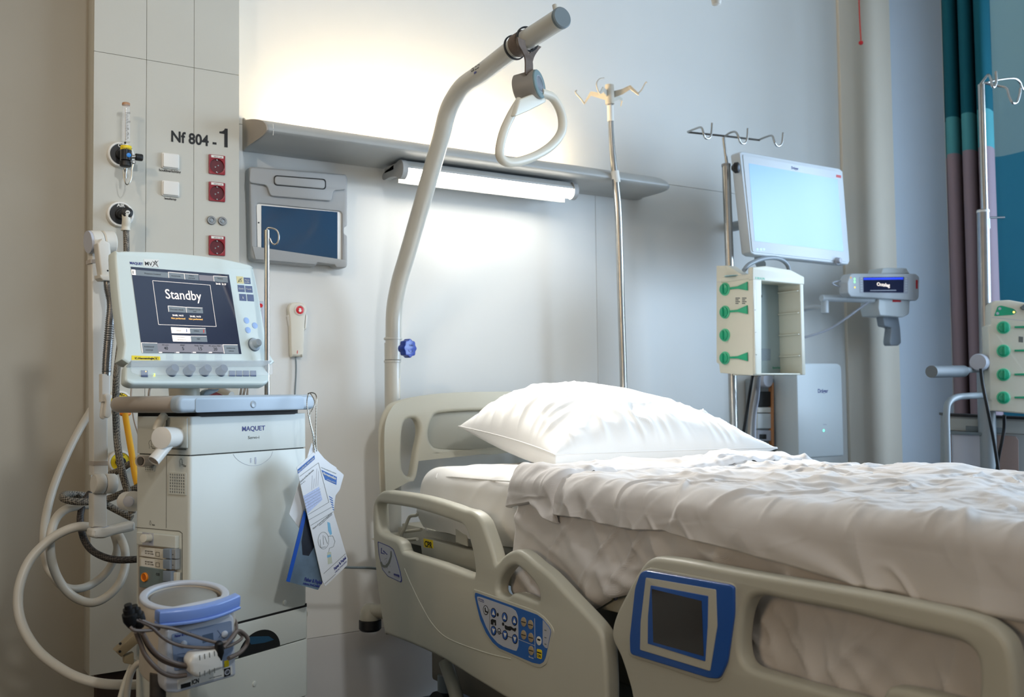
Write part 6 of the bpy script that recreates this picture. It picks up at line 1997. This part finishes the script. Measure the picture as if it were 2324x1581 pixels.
tube('arm_link', [ar(1864, 676, 3.02), ar(1900, 677, 3.0), ar(1960, 679, 2.97), ar(2010, 682, 2.97)], .016, M_mon, t, smooth=False, seg=14)
tube('arm_bracket', [ar(1826, 700, 3.12), ar(1800, 701, 3.2)], .016, M_mon, t, smooth=False, seg=12)
tube('coiled_lead', [ar(1930, 652, 2.95), ar(1905, 650, 2.95), ar(1889, 643, 2.95), ar(1900, 638, 2.95), ar(1925, 636, 2.95)], .0035, M_lgrey, t, seg=8)
o = tube('monitor_cable', [ar(1976, 681, 2.96), ar(1950, 700, 2.98), ar(1920, 722, 3.0), ar(1880, 747, 3.05), ar(1826, 765, 3.1), ar(1790, 770, 3.16)], .0055, M_lgrey, None, seg=10)
tag(o, 'grey cable drooping from the small transport monitor to the wall', 'cable')

# ------------------------------------------------------------------ right-hand trolley
YT = 2.3
tp2 = lambda x, y, Y=YT: onY(x, y, Y)
t = thing('pump_trolley', 'grey equipment trolley with hooked steel pole at the right edge beside the curtain', 'trolley', tp2(2236, 900) * V(1, 1, 0))
b0 = tp2(2238, 1000)
tube('upper_pole', [tp2(2227, 192), tp2(2235, 476)], .0132, M_steel, t, smooth=False, seg=18)
tube('pole_sleeve', [tp2(2231, 476), tp2(2238, 840)], .0235, M_steel2, t, smooth=False, seg=24)
tube('sleeve_label', [tp2(2232, 497), tp2(2233, 520)], .0242, M_lgrey, t, smooth=False, seg=24)
lathe('sleeve_rim', tp2(2231, 480), (0, 0, 1), [(-.004, .0245), (.004, .0245), (.006, .02)], M_lightp, t, seg=24)
tube('release_pin', [tp2(2240, 494), tp2(2279, 493)], .0045, M_black, t, smooth=False, seg=10)
tube('lower_post', [tp2(2236, 815), V(b0[0], b0[1], .12)], .033, M_seat, t, smooth=False, seg=24)
for L_ in ([(2226, 190, YT), (2234, 180, YT - .05), (2243, 170, YT - .1), (2249, 180, YT - .12), (2252, 195, YT - .13), (2257, 197, YT - .13), (2261, 185, YT - .13), (2260, 162, YT - .13)],
           [(2232, 190, YT), (2262, 182, YT), (2300, 178, YT), (2314, 186, YT), (2320, 200, YT), (2332, 206, YT), (2338, 190, YT)],
           [(2232, 188, YT), (2262, 194, YT - .03), (2284, 200, YT - .06), (2290, 218, YT - .07), (2298, 233, YT - .08), (2308, 232, YT - .08), (2314, 215, YT - .08), (2316, 200, YT - .08)]):
    tube('hook', [tp2(*p) for p in L_], .0052, M_steel, t, seg=12)
tube('push_bar', [tp2(2190, 840, 2.27), tp2(2216, 838), tp2(2236, 836)], .012, M_seat, t, smooth=False, seg=14)
tube('hand_grip', [tp2(2114, 843, 2.2), tp2(2186, 842, 2.26)], .0225, mat('grip_grey', '#62686c', .6, var=.03), t, smooth=False, seg=24)
lathe('clamp_head', tp2(2224, 822, 2.26), V(.95, .3, 0), [(-.03, .03), (-.02, .034), (.03, .034), (.04, .03)], M_lgrey, t, seg=24)
tube('frame_tube', [tp2(2152, 1120, 2.25), tp2(2149, 1000, 2.25), tp2(2148, 935, 2.25), tp2(2154, 912, 2.25), tp2(2172, 901, 2.25), tp2(2200, 898, 2.25), tp2(2232, 897, 2.26)], .0125, M_seat, t, seg=14)
FZ = Fr(tp2(2240, 980, 2.32), -48)
pxplate('worktop', FZ, [(2150, 938), (2420, 950), (2420, 956), (2150, 944)], -.2, .01, M_black, t, bev=.002)
pxplate('cabinet', FZ, [(2152, 943), (2420, 955), (2420, 1200), (2152, 1200)], -.2, 0, mat('trolley_body', '#93999a', .45, var=.02), t, bev=.004)
pxplate('drawer_front', FZ, [(2155, 948), (2420, 960), (2420, 990), (2155, 976)], 0, .006, mat('drawer_grey', '#a7aba8', .45, var=.02), t, bev=.002)
pxplate('drawer_grip', FZ, [(2192, 966), (2275, 970), (2275, 983), (2192, 979)], .006, .009, M_greycap, t, bev=.001)
pxplate('side_panel', FZ, [(2152, 976), (2170, 978), (2172, 1200), (2152, 1200)], 0, .004, mat('tan_panel', '#8a7467', .5, var=.02), t, bev=.001)
pxplate('waste_bin', FZ, [(2163, 981), (2230, 984), (2232, 1200), (2166, 1200)], .0, .05, M_lgrey, t, bev=.004)
pxplate('bin_lid', FZ, [(2160, 978), (2232, 982), (2232, 988), (2160, 985)], -.0, .06, M_greycap, t, bev=.002)
pxplate('tan_tray', FZ, [(2262, 987), (2306, 990), (2312, 998), (2314, 1200), (2258, 1200)], .0, .02, mat('tan_tray', '#87726a', .5, var=.02), t, bev=.003)
for dx in (-.25, .25):
    for dy in (-.02, .24):
        lathe('caster', V(b0[0] + dx - .012, b0[1] + dy, .05), (1, 0, 0), [(0, .046), (.003, .05), (.022, .05), (.025, .046)], M_black, t, seg=18)
zc = FZ.P(*FZ.px(2300, 1200))[2]
wbox('trolley_base', b0[0] - .3, b0[0] + .3, b0[1] - .08, b0[1] + .3, .1, .15, M_seat, t, bev=.01)
wbox('trolley_leg', b0[0] - .2, b0[0] + .25, b0[1] + .03, b0[1] + .28, .14, zc + .01, M_seat, t, bev=.01)
# second rack
FR_ = Fr(onY(2290, 800, 2.18), -45)
t = thing('infusion_rack', 'ivory infusion rack with green knobs cut by the right edge of the picture', 'rack', FR_.P(0, FR_.px(2290, 940)[1]))
pxplate('side_case', FR_, [(2250, 690), (2258, 682), (2290, 680), (2400, 700), (2400, 945), (2250, 932), (2250, 910), (2246, 905), (2244, 770), (2243, 738), (2249, 736)], -.12, 0, M_rack, t, bev=.005, r=.004)
pxplate('green_panel', FR_, [(2256, 717), (2264, 695), (2272, 693), (2300, 700), (2308, 708), (2300, 714)], 0, .0014, M_green, t, r=.006)
for x, y in ((2269, 700), (2264, 711)):
    q = FR_.px(x, y, .0014)
    lathe('panel_key', FR_.P(*q, .001), FR_.n, [(0, .006), (.001, .005)], M_lgrey, t, seg=12)
q = FR_.px(2301, 708, .0014)
lathe('indicator_led', FR_.P(*q, .001), FR_.n, [(0, .004), (.001, .0035)], mat('led_amber2', '#ffb050', .4, var=0, emit=3), t, seg=10)
pxplate('lid_handle', FR_, [(2318, 696), (2330, 688), (2390, 690), (2390, 705), (2322, 702)], -.02, .02, M_greycap, t, bev=.003)
lines('case_seam', FR_, [(FR_.px(2250, 720), FR_.px(2330, 728))], .0014, .0001, M_lgrey, t)
for y in (743, 796, 850, 902):
    knob_row(FR_, t, 2277, y, 2302, 2370, 15, True)
pxplate('qr_like_mark', FR_, [(2312, 763), (2322, 764), (2322, 777), (2312, 776)], 0, .0006, M_greyp, t)
bpy.data.objects[t.children[-1].name].name = 'grey_label'
for pts, lab in (([(2226, 836, 2.2), (2230, 870, 2.2), (2240, 920, 2.19), (2252, 980, 2.19), (2262, 1040, 2.19), (2270, 1100, 2.19)], 'black cable slanting down from the grip of the right trolley'),
                 ([(2279, 942, 2.16), (2279, 970, 2.17), (2274, 1000, 2.18), (2266, 1040, 2.2), (2262, 1080, 2.22)], 'black cable hanging from the right infusion rack')):
    o = tube('cable', [onY(*p) for p in pts], .0065, M_black, None, seg=8)
    tag(o, lab, 'cable')

# ------------------------------------------------------------------ curtains
def curtain_mat(name, bands, seam):
    m = bpy.data.materials.new(name)
    m.use_nodes = True
    nt = m.node_tree
    b = nt.nodes['Principled BSDF']
    b.inputs['Roughness'].default_value = .85
    b.inputs['Specular IOR Level'].default_value = .2
    ge = nt.nodes.new('ShaderNodeNewGeometry')
    sx = nt.nodes.new('ShaderNodeSeparateXYZ')
    nt.links.new(ge.outputs['Position'], sx.inputs[0])
    mp = nt.nodes.new('ShaderNodeMapRange')
    mp.inputs['From Min'].default_value = 0
    mp.inputs['From Max'].default_value = 3
    nt.links.new(sx.outputs['Z'], mp.inputs['Value'])
    r = nt.nodes.new('ShaderNodeValToRGB')
    r.color_ramp.interpolation = 'CONSTANT'
    els = r.color_ramp.elements
    while len(els) > 1: els.remove(els[0])
    els[0].position = 0; els[0].color = lin(bands[0][1])
    for z_, c_ in bands[1:]:
        e = els.new(z_ / 3); e.color = lin(c_)
    nt.links.new(mp.outputs[0], r.inputs[0])
    nt.links.new(r.outputs[0], b.inputs['Base Color'])
    return m
CXp = 4.38
z_a, z_b = onX(2200, 262, CXp)[2], onX(2200, 350, CXp)[2]
cm1 = curtain_mat('curtain_teal_mauve', [(0, '#93828a'), (z_b, '#4f959c'), (z_a, '#135866')], 0)
z_c = onX(2290, 352, CXp - .1)[2]
cm2 = curtain_mat('curtain_blue', [(0, '#3a8db0'), (z_c, '#8db6c4')], 0)
cy0 = onX(2150, 500, CXp)[1]; cy1 = onX(2262, 500, CXp)[1]; cy2 = onX(2262, 500, CXp - .1)[1]
def curtain(ya, yb_, X, amp, nf, m, lab, seed):
    n = 160
    Y = np.linspace(ya, yb_, n); Z = np.linspace(.06, 3.5, 20)
    YY, ZZ = np.meshgrid(Y, Z, indexing='ij')
    ph = (YY - ya) / (yb_ - ya) * nf * 2 * pi + .4 * noise2(YY * 5, ZZ * .5, seed)
    XX = X + amp * np.sin(ph) + amp * .25 * np.sin(2 * ph + 1)
    YY = YY + amp * .35 * np.sin(2 * ph)
    me = gridmesh(np.stack([XX, YY, ZZ], -1))
    o = link('curtain', me, m, None, smooth=0)
    me.polygons.foreach_set('use_smooth', [True] * len(me.polygons))
    s = o.modifiers.new('thickness', 'SOLIDIFY'); s.thickness = .003
    tag(o, lab, 'curtain')
    return o
curtain(cy0, cy1, CXp, .05, 3.2, cm1, 'teal and mauve colour-block curtain bunched in narrow folds', 3)
curtain(cy2, cy2 - .27, CXp - .1, .022, .8, cm2, 'blue curtain panel hanging at the right edge, smoother than the teal one', 7)
o = tube('curtain_rail', [V(CXp - .04, WY, 3.53), V(CXp - .04, .2, 3.53)], .014, M_lgrey, None, smooth=False)
tag(o, 'pale grey curtain rail above the curtains', 'curtain rail')

# pull cords
t = thing('alarm_pull_cord', 'red alarm pull cord with a red ball', 'pull cord', onY(1954, 97, 2.9))
tube('cord', [onY(1954, 92, 2.9), onY(1951.5, 50, 2.9), onY(1949.5, 0, 2.9), onY(1948, -60, 2.9), onY(1947, -60, 2.9) * V(1, 1, 0) + V(0, 0, ZC)], .0032, mat('red_cord', '#c8463a', .5, var=0), t, seg=8)
lathe('ball', onY(1954, 102, 2.9), (0, 0, 1), [(0, .002), (.004, .009), (.010, .0105), (.016, .009), (.020, .002)], M_redb, t, seg=20)
t = thing('lamp_pull_knob', 'small white pull knob hanging at the top edge of the picture', 'pull cord', onY(1626, 8, 2.2))
lathe('knob', onY(1626, 13, 2.2), (0, 0, 1), [(0, .004), (.004, .0135), (.018, .016), (.03, .012), (.036, .004)], M_white, t, seg=20)
k0 = onY(1626, 2, 2.2)
tube('cord', [k0, V(k0[0], k0[1], ZC)], .0015, M_lightp, t, smooth=False, seg=6)

# ------------------------------------------------------------------ hanging instruction cards
hx = FV.px(700, 893, hb)[0]
FP = Fr(FV.P(hx, FV.px(705, 900, hb)[1], hb + .03), 18)
def card(name, pts, w, m, lab, par=None):
    o = pxplate(name, FP, pts, w, w + .0012, m, None)
    return tag(o, lab, 'card', 'instruction cards on the ventilator handle')
zz = lambda L_: [(640 + x / 4.271, 980 + y / 4.271) for x, y in L_]
def hang(name, lab, w, outline, m, r=.003):
    th = thing(name, lab, 'card', FP.P(*FP.px(*zz([(300, 180)])[0], w), w), 'instruction cards on the ventilator handle')
    pxplate('card_sheet', FP, zz(outline), w, w + .0011, m, th, r=r)
    return th
def cp(th, name, L_, w, m, r=0): return pxplate(name, FP, zz(L_), w + .0011, w + .0014, m, th, r=r)
def ct(th, s, x0, y0, x1, y1, hgt, m, w, b=0):
    """slanted text from (x0,y0) to (x1,y1), cap height hgt zoom px"""
    A = V(*FP.px(*zz([(x0, y0)])[0], w + .0016)); B = V(*FP.px(*zz([(x1, y1)])[0], w + .0016))
    f = Fr(FP.P(A[0], A[1], w + .0016))
    d = (B - A) / np.linalg.norm(B - A)
    f.u = FP.u * d[0] + FP.v * d[1]; f.v = -FP.u * d[1] + FP.v * d[0]; f.n = FP.n
    k = abs(FP.px(700, 1000)[1] - FP.px(700, 1010)[1]) / 10 / 4.271
    return text(s, f, 0, 0, hgt * k / .72, m, th, w=0, width=float(np.linalg.norm(B - A)), bold=b, thick=.0001)
c4 = hang('instruction_card', 'rearmost blank white card whose corner shows at the far right', .000, [(320, 180), (600, 415), (560, 560), (500, 640), (470, 480)], M_paper)
c5 = hang('instruction_card', 'plain white card corner pointing left behind the booklet', .003, [(290, 100), (245, 245), (70, 795), (178, 945), (260, 760), (330, 300)], M_paper)
c3 = hang('instruction_card', 'white card with a blue heading block, right of the front card', .007, [(315, 140), (430, 280), (530, 345), (535, 470), (500, 780), (400, 520), (330, 300)], M_paper)
cp(c3, 'heading_block', [(382, 365), (532, 435), (528, 512), (418, 462)], .007, M_bluep)
ct(c3, 'Warmteinstallatie', 392, 405, 522, 462, 22, M_lightp, .0075, .0002)
ct(c3, 'vochtig volume', 430, 462, 518, 496, 12, M_lightp, .0075)
ct(c3, 'voor bevestiging flow systemen', 380, 345, 525, 405, 9, M_greyp, .0075)
for k in range(6):
    cp(c3, 'hose_print', [(455, 618 + k * 22), (490 + k * 3, 640 + k * 22), (490 + k * 3, 650 + k * 22), (458, 628 + k * 22)], .007, M_bluep)
c2 = hang('booklet', 'dark blue booklet with a sleeping face photograph, lower left of the cards', .012, [(215, 755), (310, 620), (400, 1440), (350, 1530), (40, 1445)], mat('booklet_cover', '#5f7486', .3, var=.35, scale=14, coat=.4), .002)
cp(c2, 'blue_spine', [(213, 758), (240, 800), (75, 1455), (42, 1446)], .012, mat('spine_blue', '#0f4fb0', .4, var=0))
cp(c2, 'dark_hair', [(235, 780), (300, 800), (320, 1100), (260, 1200), (200, 1190), (190, 1060)], .012, mat('booklet_dark', '#141c2a', .4, var=.3, scale=60))
ct(c2, 'Fisher & Paykel', 215, 1440, 385, 1475, 34, M_navy, .0125, .0003)
ct(c2, 'HEALTHCARE', 205, 1475, 360, 1505, 18, M_navy, .0125, .0002)
c1 = hang('instruction_card', 'long white laminated instruction card in front of the others', .018, [(305, 195), (330, 215), (635, 1225), (632, 1290), (420, 1495), (395, 1450), (142, 345)], M_paper, .002)
w1 = .018
cp(c1, 'heading_block', [(150, 365), (315, 225), (318, 262), (155, 405)], w1, M_bluep)
ct(c1, 'Aanvullende informatie', 160, 395, 312, 258, 22, M_lightp, w1)
ct(c1, 'Canule en flow informatie', 178, 492, 310, 372, 18, M_greyp, w1)
ct(c1, 'size 40 C', 183, 512, 228, 478, 10, M_greyp, w1)
def cl_(segs, wd_=.0007, m=M_greyp):
    P = [(FP.px(*zz([a])[0], w1), FP.px(*zz([b])[0], w1)) for a, b in segs]
    for a, b in P:
        lines('ruled_line', FP, [(a, b)], wd_, w1 + .0012, m, c1)
cl_([((168, 430), (350, 297)), ((350, 297), (450, 680)), ((450, 680), (250, 800)), ((255, 852), (480, 725)), ((275, 905), (495, 770)), ((400, 1372), (612, 1178)), ((410, 1470), (515, 1375))])
cp(c1, 'table_print', [(205, 620), (360, 530), (392, 655), (248, 790)], w1, mat('table_blue', '#b8c4e4', .5, var=.12, scale=260))
for a, b in (((290, 420), (285, 560)), ((310, 450), (305, 545)), ((335, 355), (325, 530)), ((352, 375), (345, 520))):
    cl_([(a, b)], .0006, M_lgrey)
for k in range(5):
    cl_([((212, 640 + k * 30), (370, 548 + k * 28))], .0004, M_greyp)
ct(c1, 'Glazen of semi-handi waterflessen', 300, 945, 485, 790, 16, M_greyp, w1)
ct(c1, 'Positionering voor MR290 kamer', 362, 910, 488, 800, 10, M_greyp, w1)
cc = [(398 + 52 * cos(a), 1050 + 82 * sin(a)) for a in np.linspace(0, 2 * pi, 25)]
cl_(list(zip(cc[:-1], cc[1:])), .0006)
cl_([((365, 1040), (372, 1120)), ((372, 1120), (420, 1110)), ((395, 1000), (400, 1090)), ((410, 1010), (438, 1080)), ((445, 1008), (488, 1005))], .0007)
cp(c1, 'bottle_print', [(440, 870), (465, 880), (485, 985), (470, 1000), (448, 960)], w1, mat('sky_print', '#7db8d8', .5, var=0))
cl_([((488, 1005), (510, 1060)), ((510, 1060), (495, 1110)), ((495, 1110), (455, 1125)), ((455, 1125), (450, 1165))], .0006)
cp(c1, 'chamber_print', [(440, 1165), (475, 1160), (488, 1270), (445, 1282)], w1, mat('chamber_print', '#c8ccb8', .5, var=0))
cp(c1, 'chamber_print', [(438, 1195), (472, 1185), (474, 1208), (440, 1218)], w1 + .0002, mat('sky_print', '#7db8d8'))
ct(c1, 'Fisher & Paykel', 512, 1340, 622, 1225, 30, M_navy, w1, .0003)
ct(c1, 'HEALTHCARE', 518, 1368, 628, 1258, 16, M_navy, w1)
t = thing('bead_chain', 'metal bead chains looped over the ventilator handle holding the cards', 'chain', FP.P(0, 0, 0))
for L_ in ([(696, 893, .012), (706, 891, .016), (715, 898, .02), (715, 930, .02), (714, 980, .018), (716, 1024, .018)], [(697, 893, .0), (694, 915, .01), (699, 950, .016), (707, 985, .018), (711, 1020, .019)], [(702, 892, .0), (712, 915, .012), (700, 945, .014), (710, 990, .016), (712, 1010, .018)]):
    P = [tuple(FP.P(*FP.px(x, y, w_), w_ + .004)) for x, y, w_ in L_]
    S = spline(P, 14, False)
    R_ = [.0017 if k % 2 else .0007 for k in range(len(S))]
    tube('chain', S, R_, M_chain, t, smooth=False, seg=6)

# ------------------------------------------------------------------ humidifier
FHm = Fr(at(462, 1470, 1.90), 12, -9, roll=2.5)
t = thing('humidifier', 'white and blue breathing humidifier base with round heater plate, wrapped in grey cables', 'humidifier', FHm.P(0, FHm.px(460, 1560)[1]))
M_hum = mat('humidifier_shell', '#c6cad2', .4, var=.02)
M_humw = mat('humidifier_side', '#c9c0b2', .45, var=.02)
M_humb = mat('humidifier_blue', '#7f9de0', .35, var=.02, coat=.3)
M_panel = mat('humidifier_panel', '#8595b0', .45, var=.04, scale=20)
zh = lambda L_: [(240 + x / 3.942, 1180 + y / 3.942) for x, y in L_]
uh = lambda x, y, w=0: FHm.px(*zh([(x, y)])[0], w)
xl, xr_ = uh(585, 1200)[0], uh(1160, 1200)[0]
yt_, yb_ = uh(560, 960)[1], uh(600, 1545)[1]
fhp = Fr(FHm.o); fhp.u, fhp.v, fhp.n = FHm.u, -FHm.n, FHm.v      # plan frame: v goes back
dH = .115
plate('body', fhp, rpoly([(xl, 0), (xr_, 0), (xr_ + .004, dH), (xl - .006, dH + .02), (xl - .02, dH * .5)], [.012, .01, .04, .05, .03]), yb_ + .004, yt_, M_humw, t, bev=.008)
pxplate('front_shell', FHm, zh([(545, 985), (1120, 840), (1150, 870), (1168, 1380), (1150, 1400), (640, 1550), (545, 1545), (530, 1500)]), -.03, .006, M_hum, t, bev=.005, r=.006)
pxplate('control_panel', FHm, zh([(590, 1020), (1125, 898), (1140, 1165), (1060, 1290), (700, 1330), (615, 1350)]), .006, .0072, M_panel, t, r=.004)
for x, y in ((695, 1108), (1062, 1018)):
    c = uh(x, y, .0072)
    lathe('panel_button', FHm.P(*c, .0072), FHm.n, [(0, .0068), (.002, .0066), (.003, .005)], M_hum, t, seg=20)
pxplate('display_window', FHm, zh([(865, 1030), (960, 1005), (965, 1070), (870, 1100)]), .0072, .0078, mat('humidifier_lcd', '#53647c', .2, var=0), t)
def hl(segs, m=mat('panel_line', '#39507e', .5, var=0), wd_=.0007, w=.0073):
    P = [(uh(*a, w), uh(*b, w)) for a, b in segs]
    for a, b in P:
        lines('panel_line', FHm, [(a, b)], wd_, w, m, t)
hl([((640, 1200), (690, 1190)), ((690, 1190), (760, 1200)), ((650, 1230), (760, 1215)), ((640, 1240), (640, 1290)), ((690, 1230), (690, 1280)), ((640, 1290), (690, 1280)), ((770, 1170), (790, 1200)), ((790, 1170), (770, 1200)), ((1010, 1050), (1050, 1000)), ((1000, 985), (1060, 1060))])
def htxt(s, x0, y0, x1, y1, hgt, m, w=.0076, b=0):
    A, B = V(*uh(x0, y0, w)), V(*uh(x1, y1, w))
    f = Fr(FHm.P(A[0], A[1], w)); d = (B - A) / np.linalg.norm(B - A)
    f.u = FHm.u * d[0] + FHm.v * d[1]; f.v = -FHm.u * d[1] + FHm.v * d[0]; f.n = FHm.n
    k = .1 / 3.942 * abs(FHm.px(460, 1400)[1] - FHm.px(460, 1410)[1])
    return text(s, f, 0, 0, hgt * k / .72, m, t, w=0, width=float(np.linalg.norm(B - A)), bold=b, thick=.0001)
htxt('Fisher & Paykel', 615, 1050, 760, 1018, 22, M_navy, b=.0002)
pxplate('asset_sticker', FHm, zh([(640, 1430), (1130, 1300), (1135, 1375), (645, 1515)]), .0062, .0070, M_lightp, t, r=.001)
pxplate('black_bar', FHm, zh([(672, 1470), (760, 1445), (760, 1485), (672, 1508)]), .0070, .0074, M_print, t)
htxt('ICN', 768, 1470, 832, 1452, 40, M_print, w=.0074, b=.0004)
htxt('voor C gas verwarmer', 925, 1418, 1040, 1388, 10, M_print, w=.0074)
pxplate('yellow_sticker', FHm, zh([(1060, 1260), (1102, 1248), (1104, 1305), (1062, 1318)]), .0070, .0075, M_yellow, t)
pxplate('emblem', FHm, zh([(1058, 1330), (1115, 1315), (1117, 1385), (1060, 1402)]), .0070, .0075, M_print, t)
c = uh(1088, 1358, .0075)
lathe('emblem_ring', FHm.P(*c, .0075), FHm.n, [(0, .0058), (.0003, .0058), (.0003, .0042), (0, .0042)], M_lgrey, t, seg=20)
# heater dish on top: a D-shaped tub with a blue front bar
zr = uh(520, 812)[1]
ctr_u = (xl + xr_) / 2 - .012
fh_ = Fr(FHm.o); fh_.u, fh_.v, fh_.n = FHm.u, -FHm.n, FHm.v
def Dshape(r, cut, n=40, cu_=ctr_u, cv_=.062):
    return [(cu_ + r * cos(a), cv_ + max(-cut, r * sin(a))) for a in np.linspace(0, 2 * pi, n, endpoint=False)]
zb_ = uh(560, 990)[1]
R1 = .082
plate('tub', fh_, Dshape(R1, .062), zb_, zr - .004, M_humw, t, bev=.004, holes=[Dshape(R1 - .013, .05)])
plate('tub_rim', fh_, Dshape(R1 + .001, .062), zr - .008, zr, M_hum, t, bev=.003, holes=[Dshape(R1 - .014, .049)])
plate('tub_floor', fh_, Dshape(R1 - .006, .055), zb_ + .002, zr - .022, M_taupe, t)
lathe('heater_plate', fh_.P(ctr_u, .064, zr - .018), FHm.v, [(0, .063), (.008, .063), (.010, .061)], mat('heater_steel', '#a7a39c', .35, metal=.6, var=.05, scale=20), t, seg=48)
bar = [(ctr_u - .082 + .164 * k / 12, -.004 - .020 * math.sin(pi * k / 12)) for k in range(13)]
barb = [(u, v + .02) for u, v in reversed(bar)]
plate('blue_front_bar', fh_, bar + barb, zr - .022, zr + .001, M_humb, t, bev=.004)
plate('bar_lip', fh_, [(u, v - .003) for u, v in bar] + barb, zr - .027, zr - .021, M_humb, t, bev=.002)
c = uh(425, 900)
tri = [FHm.px(*p, 0) for p in zh([(395, 920), (425, 850), (452, 925)])]
ftri = Fr(fh_.P(ctr_u - R1 * .86, .022, zr - .030), -55)
lines('warning_triangle', ftri, [((-.008, -.008), (0, .008)), ((0, .008), (.008, -.008)), ((.008, -.008), (-.008, -.008)), ((0, .003), (0, -.005))], .0008, .0012, M_greyp, t)
lathe('mounting_peg', fhp.P(xl - .008, .03, yb_ - .02), (0, 0, 1), [(0, .013), (.002, .015), (.05, .015)], mat('peg_dark', '#3a3530', .5, var=0), t, seg=16)
box('rear_bracket', FHm, xl + .02, xr_ - .03, yb_ + .03, yt_ - .02, -dH - .06, -dH + .02, M_offw, t, bev=.004)
# cables wrapped round it
M_cab = mat('cable_grey', '#6b5f57', .45, var=.05)
def hc(x, y, w=.03): return FHm.P(*uh(x, y, w), w)
t2 = thing('humidifier_cables', 'grey-brown sensor cables wrapped around the humidifier with black plugs', 'cables', hc(300, 1000))
for L_ in ([(290, 880, .03), (420, 935, .03), (600, 970, .03), (780, 1030, .03), (900, 1070, .035), (1010, 1095, .04), (1100, 1080, .03), (1160, 1020, .01), (1170, 930, -.0), (1140, 870, -.02)],
           [(270, 890, .03), (400, 950, .03), (500, 1040, .03), (600, 1100, .03), (720, 1130, .035), (850, 1140, .04), (980, 1140, .04), (1090, 1130, .03), (1190, 1080, .01), (1220, 1040, -.0), (1180, 1000, -.02)],
           [(220, 955, .03), (260, 985, .035), (380, 985, .03), (480, 970, .025)],
           [(270, 1000, .02), (310, 1100, .02), (350, 1200, .025), (430, 1300, .03), (520, 1370, .03), (620, 1395, .03), (720, 1385, .03)],
           [(320, 1000, .02), (370, 1110, .02), (430, 1190, .02), (520, 1260, .025), (640, 1300, .03), (740, 1310, .03)],
           [(330, 1010, .03), (400, 1130, .03), (480, 1210, .03), (600, 1270, .035), (720, 1300, .035)],
           [(1050, 1140, .04), (1120, 1060, .03), (1180, 990, .01), (1240, 1020, 0), (1272, 1070, 0), (1250, 1130, 0), (1190, 1190, .01), (1100, 1235, .03)]):
    tube('cable', [hc(*p) for p in L_], .0031 if L_[0][1] < 990 else .0042, M_cab, t2, seg=8)
for (x0, y0, x1, y1, r_) in ((205, 790, 240, 960, .0135), (262, 800, 310, 965, .013)):
    P0, P1 = hc(x0, y0, .02), hc(x1, y1, .02)
    d_ = P1 - P0; L_ = np.linalg.norm(d_)
    lathe('black_plug', P0, d_, [(0, r_ * .75), (L_ * .22, r_ * .75), (L_ * .25, r_), (L_ * .6, r_), (L_ * .95, r_ * .55), (L_, r_ * .3)], M_black, t2, seg=14)
    tube('plug_pins', [P0 - d_ / L_ * .008, P0 + d_ / L_ * .004], r_ * .5, M_black, t2, smooth=False, seg=10)
P0, P1 = hc(1012, 1085, .045), hc(1022, 1275, .045)
d_ = P1 - P0; L_ = np.linalg.norm(d_)
lathe('black_connector', P0, d_, [(0, .005), (.003, .0078), (L_ * .55, .0085), (L_ * .7, .006), (L_, .003)], M_black, t2, seg=14)
plate('white_connector', FHm, rpoly([uh(790, 1205, .05), uh(1050, 1150, .05), uh(1062, 1330, .05), uh(830, 1420, .05), uh(770, 1380, .05), uh(745, 1280, .05)], .006), .02, .05, M_white, t2, bev=.008)
for k in range(4):
    for ya in (1195, 1345):
        x = 840 + k * 44
        y = ya - k * 12 + 12
        e = (uh(x, y, .05), uh(x + 2, y + 45, .05))
        lines('connector_rib', FHm, [e], .0016, .0499, M_greyp, t2)
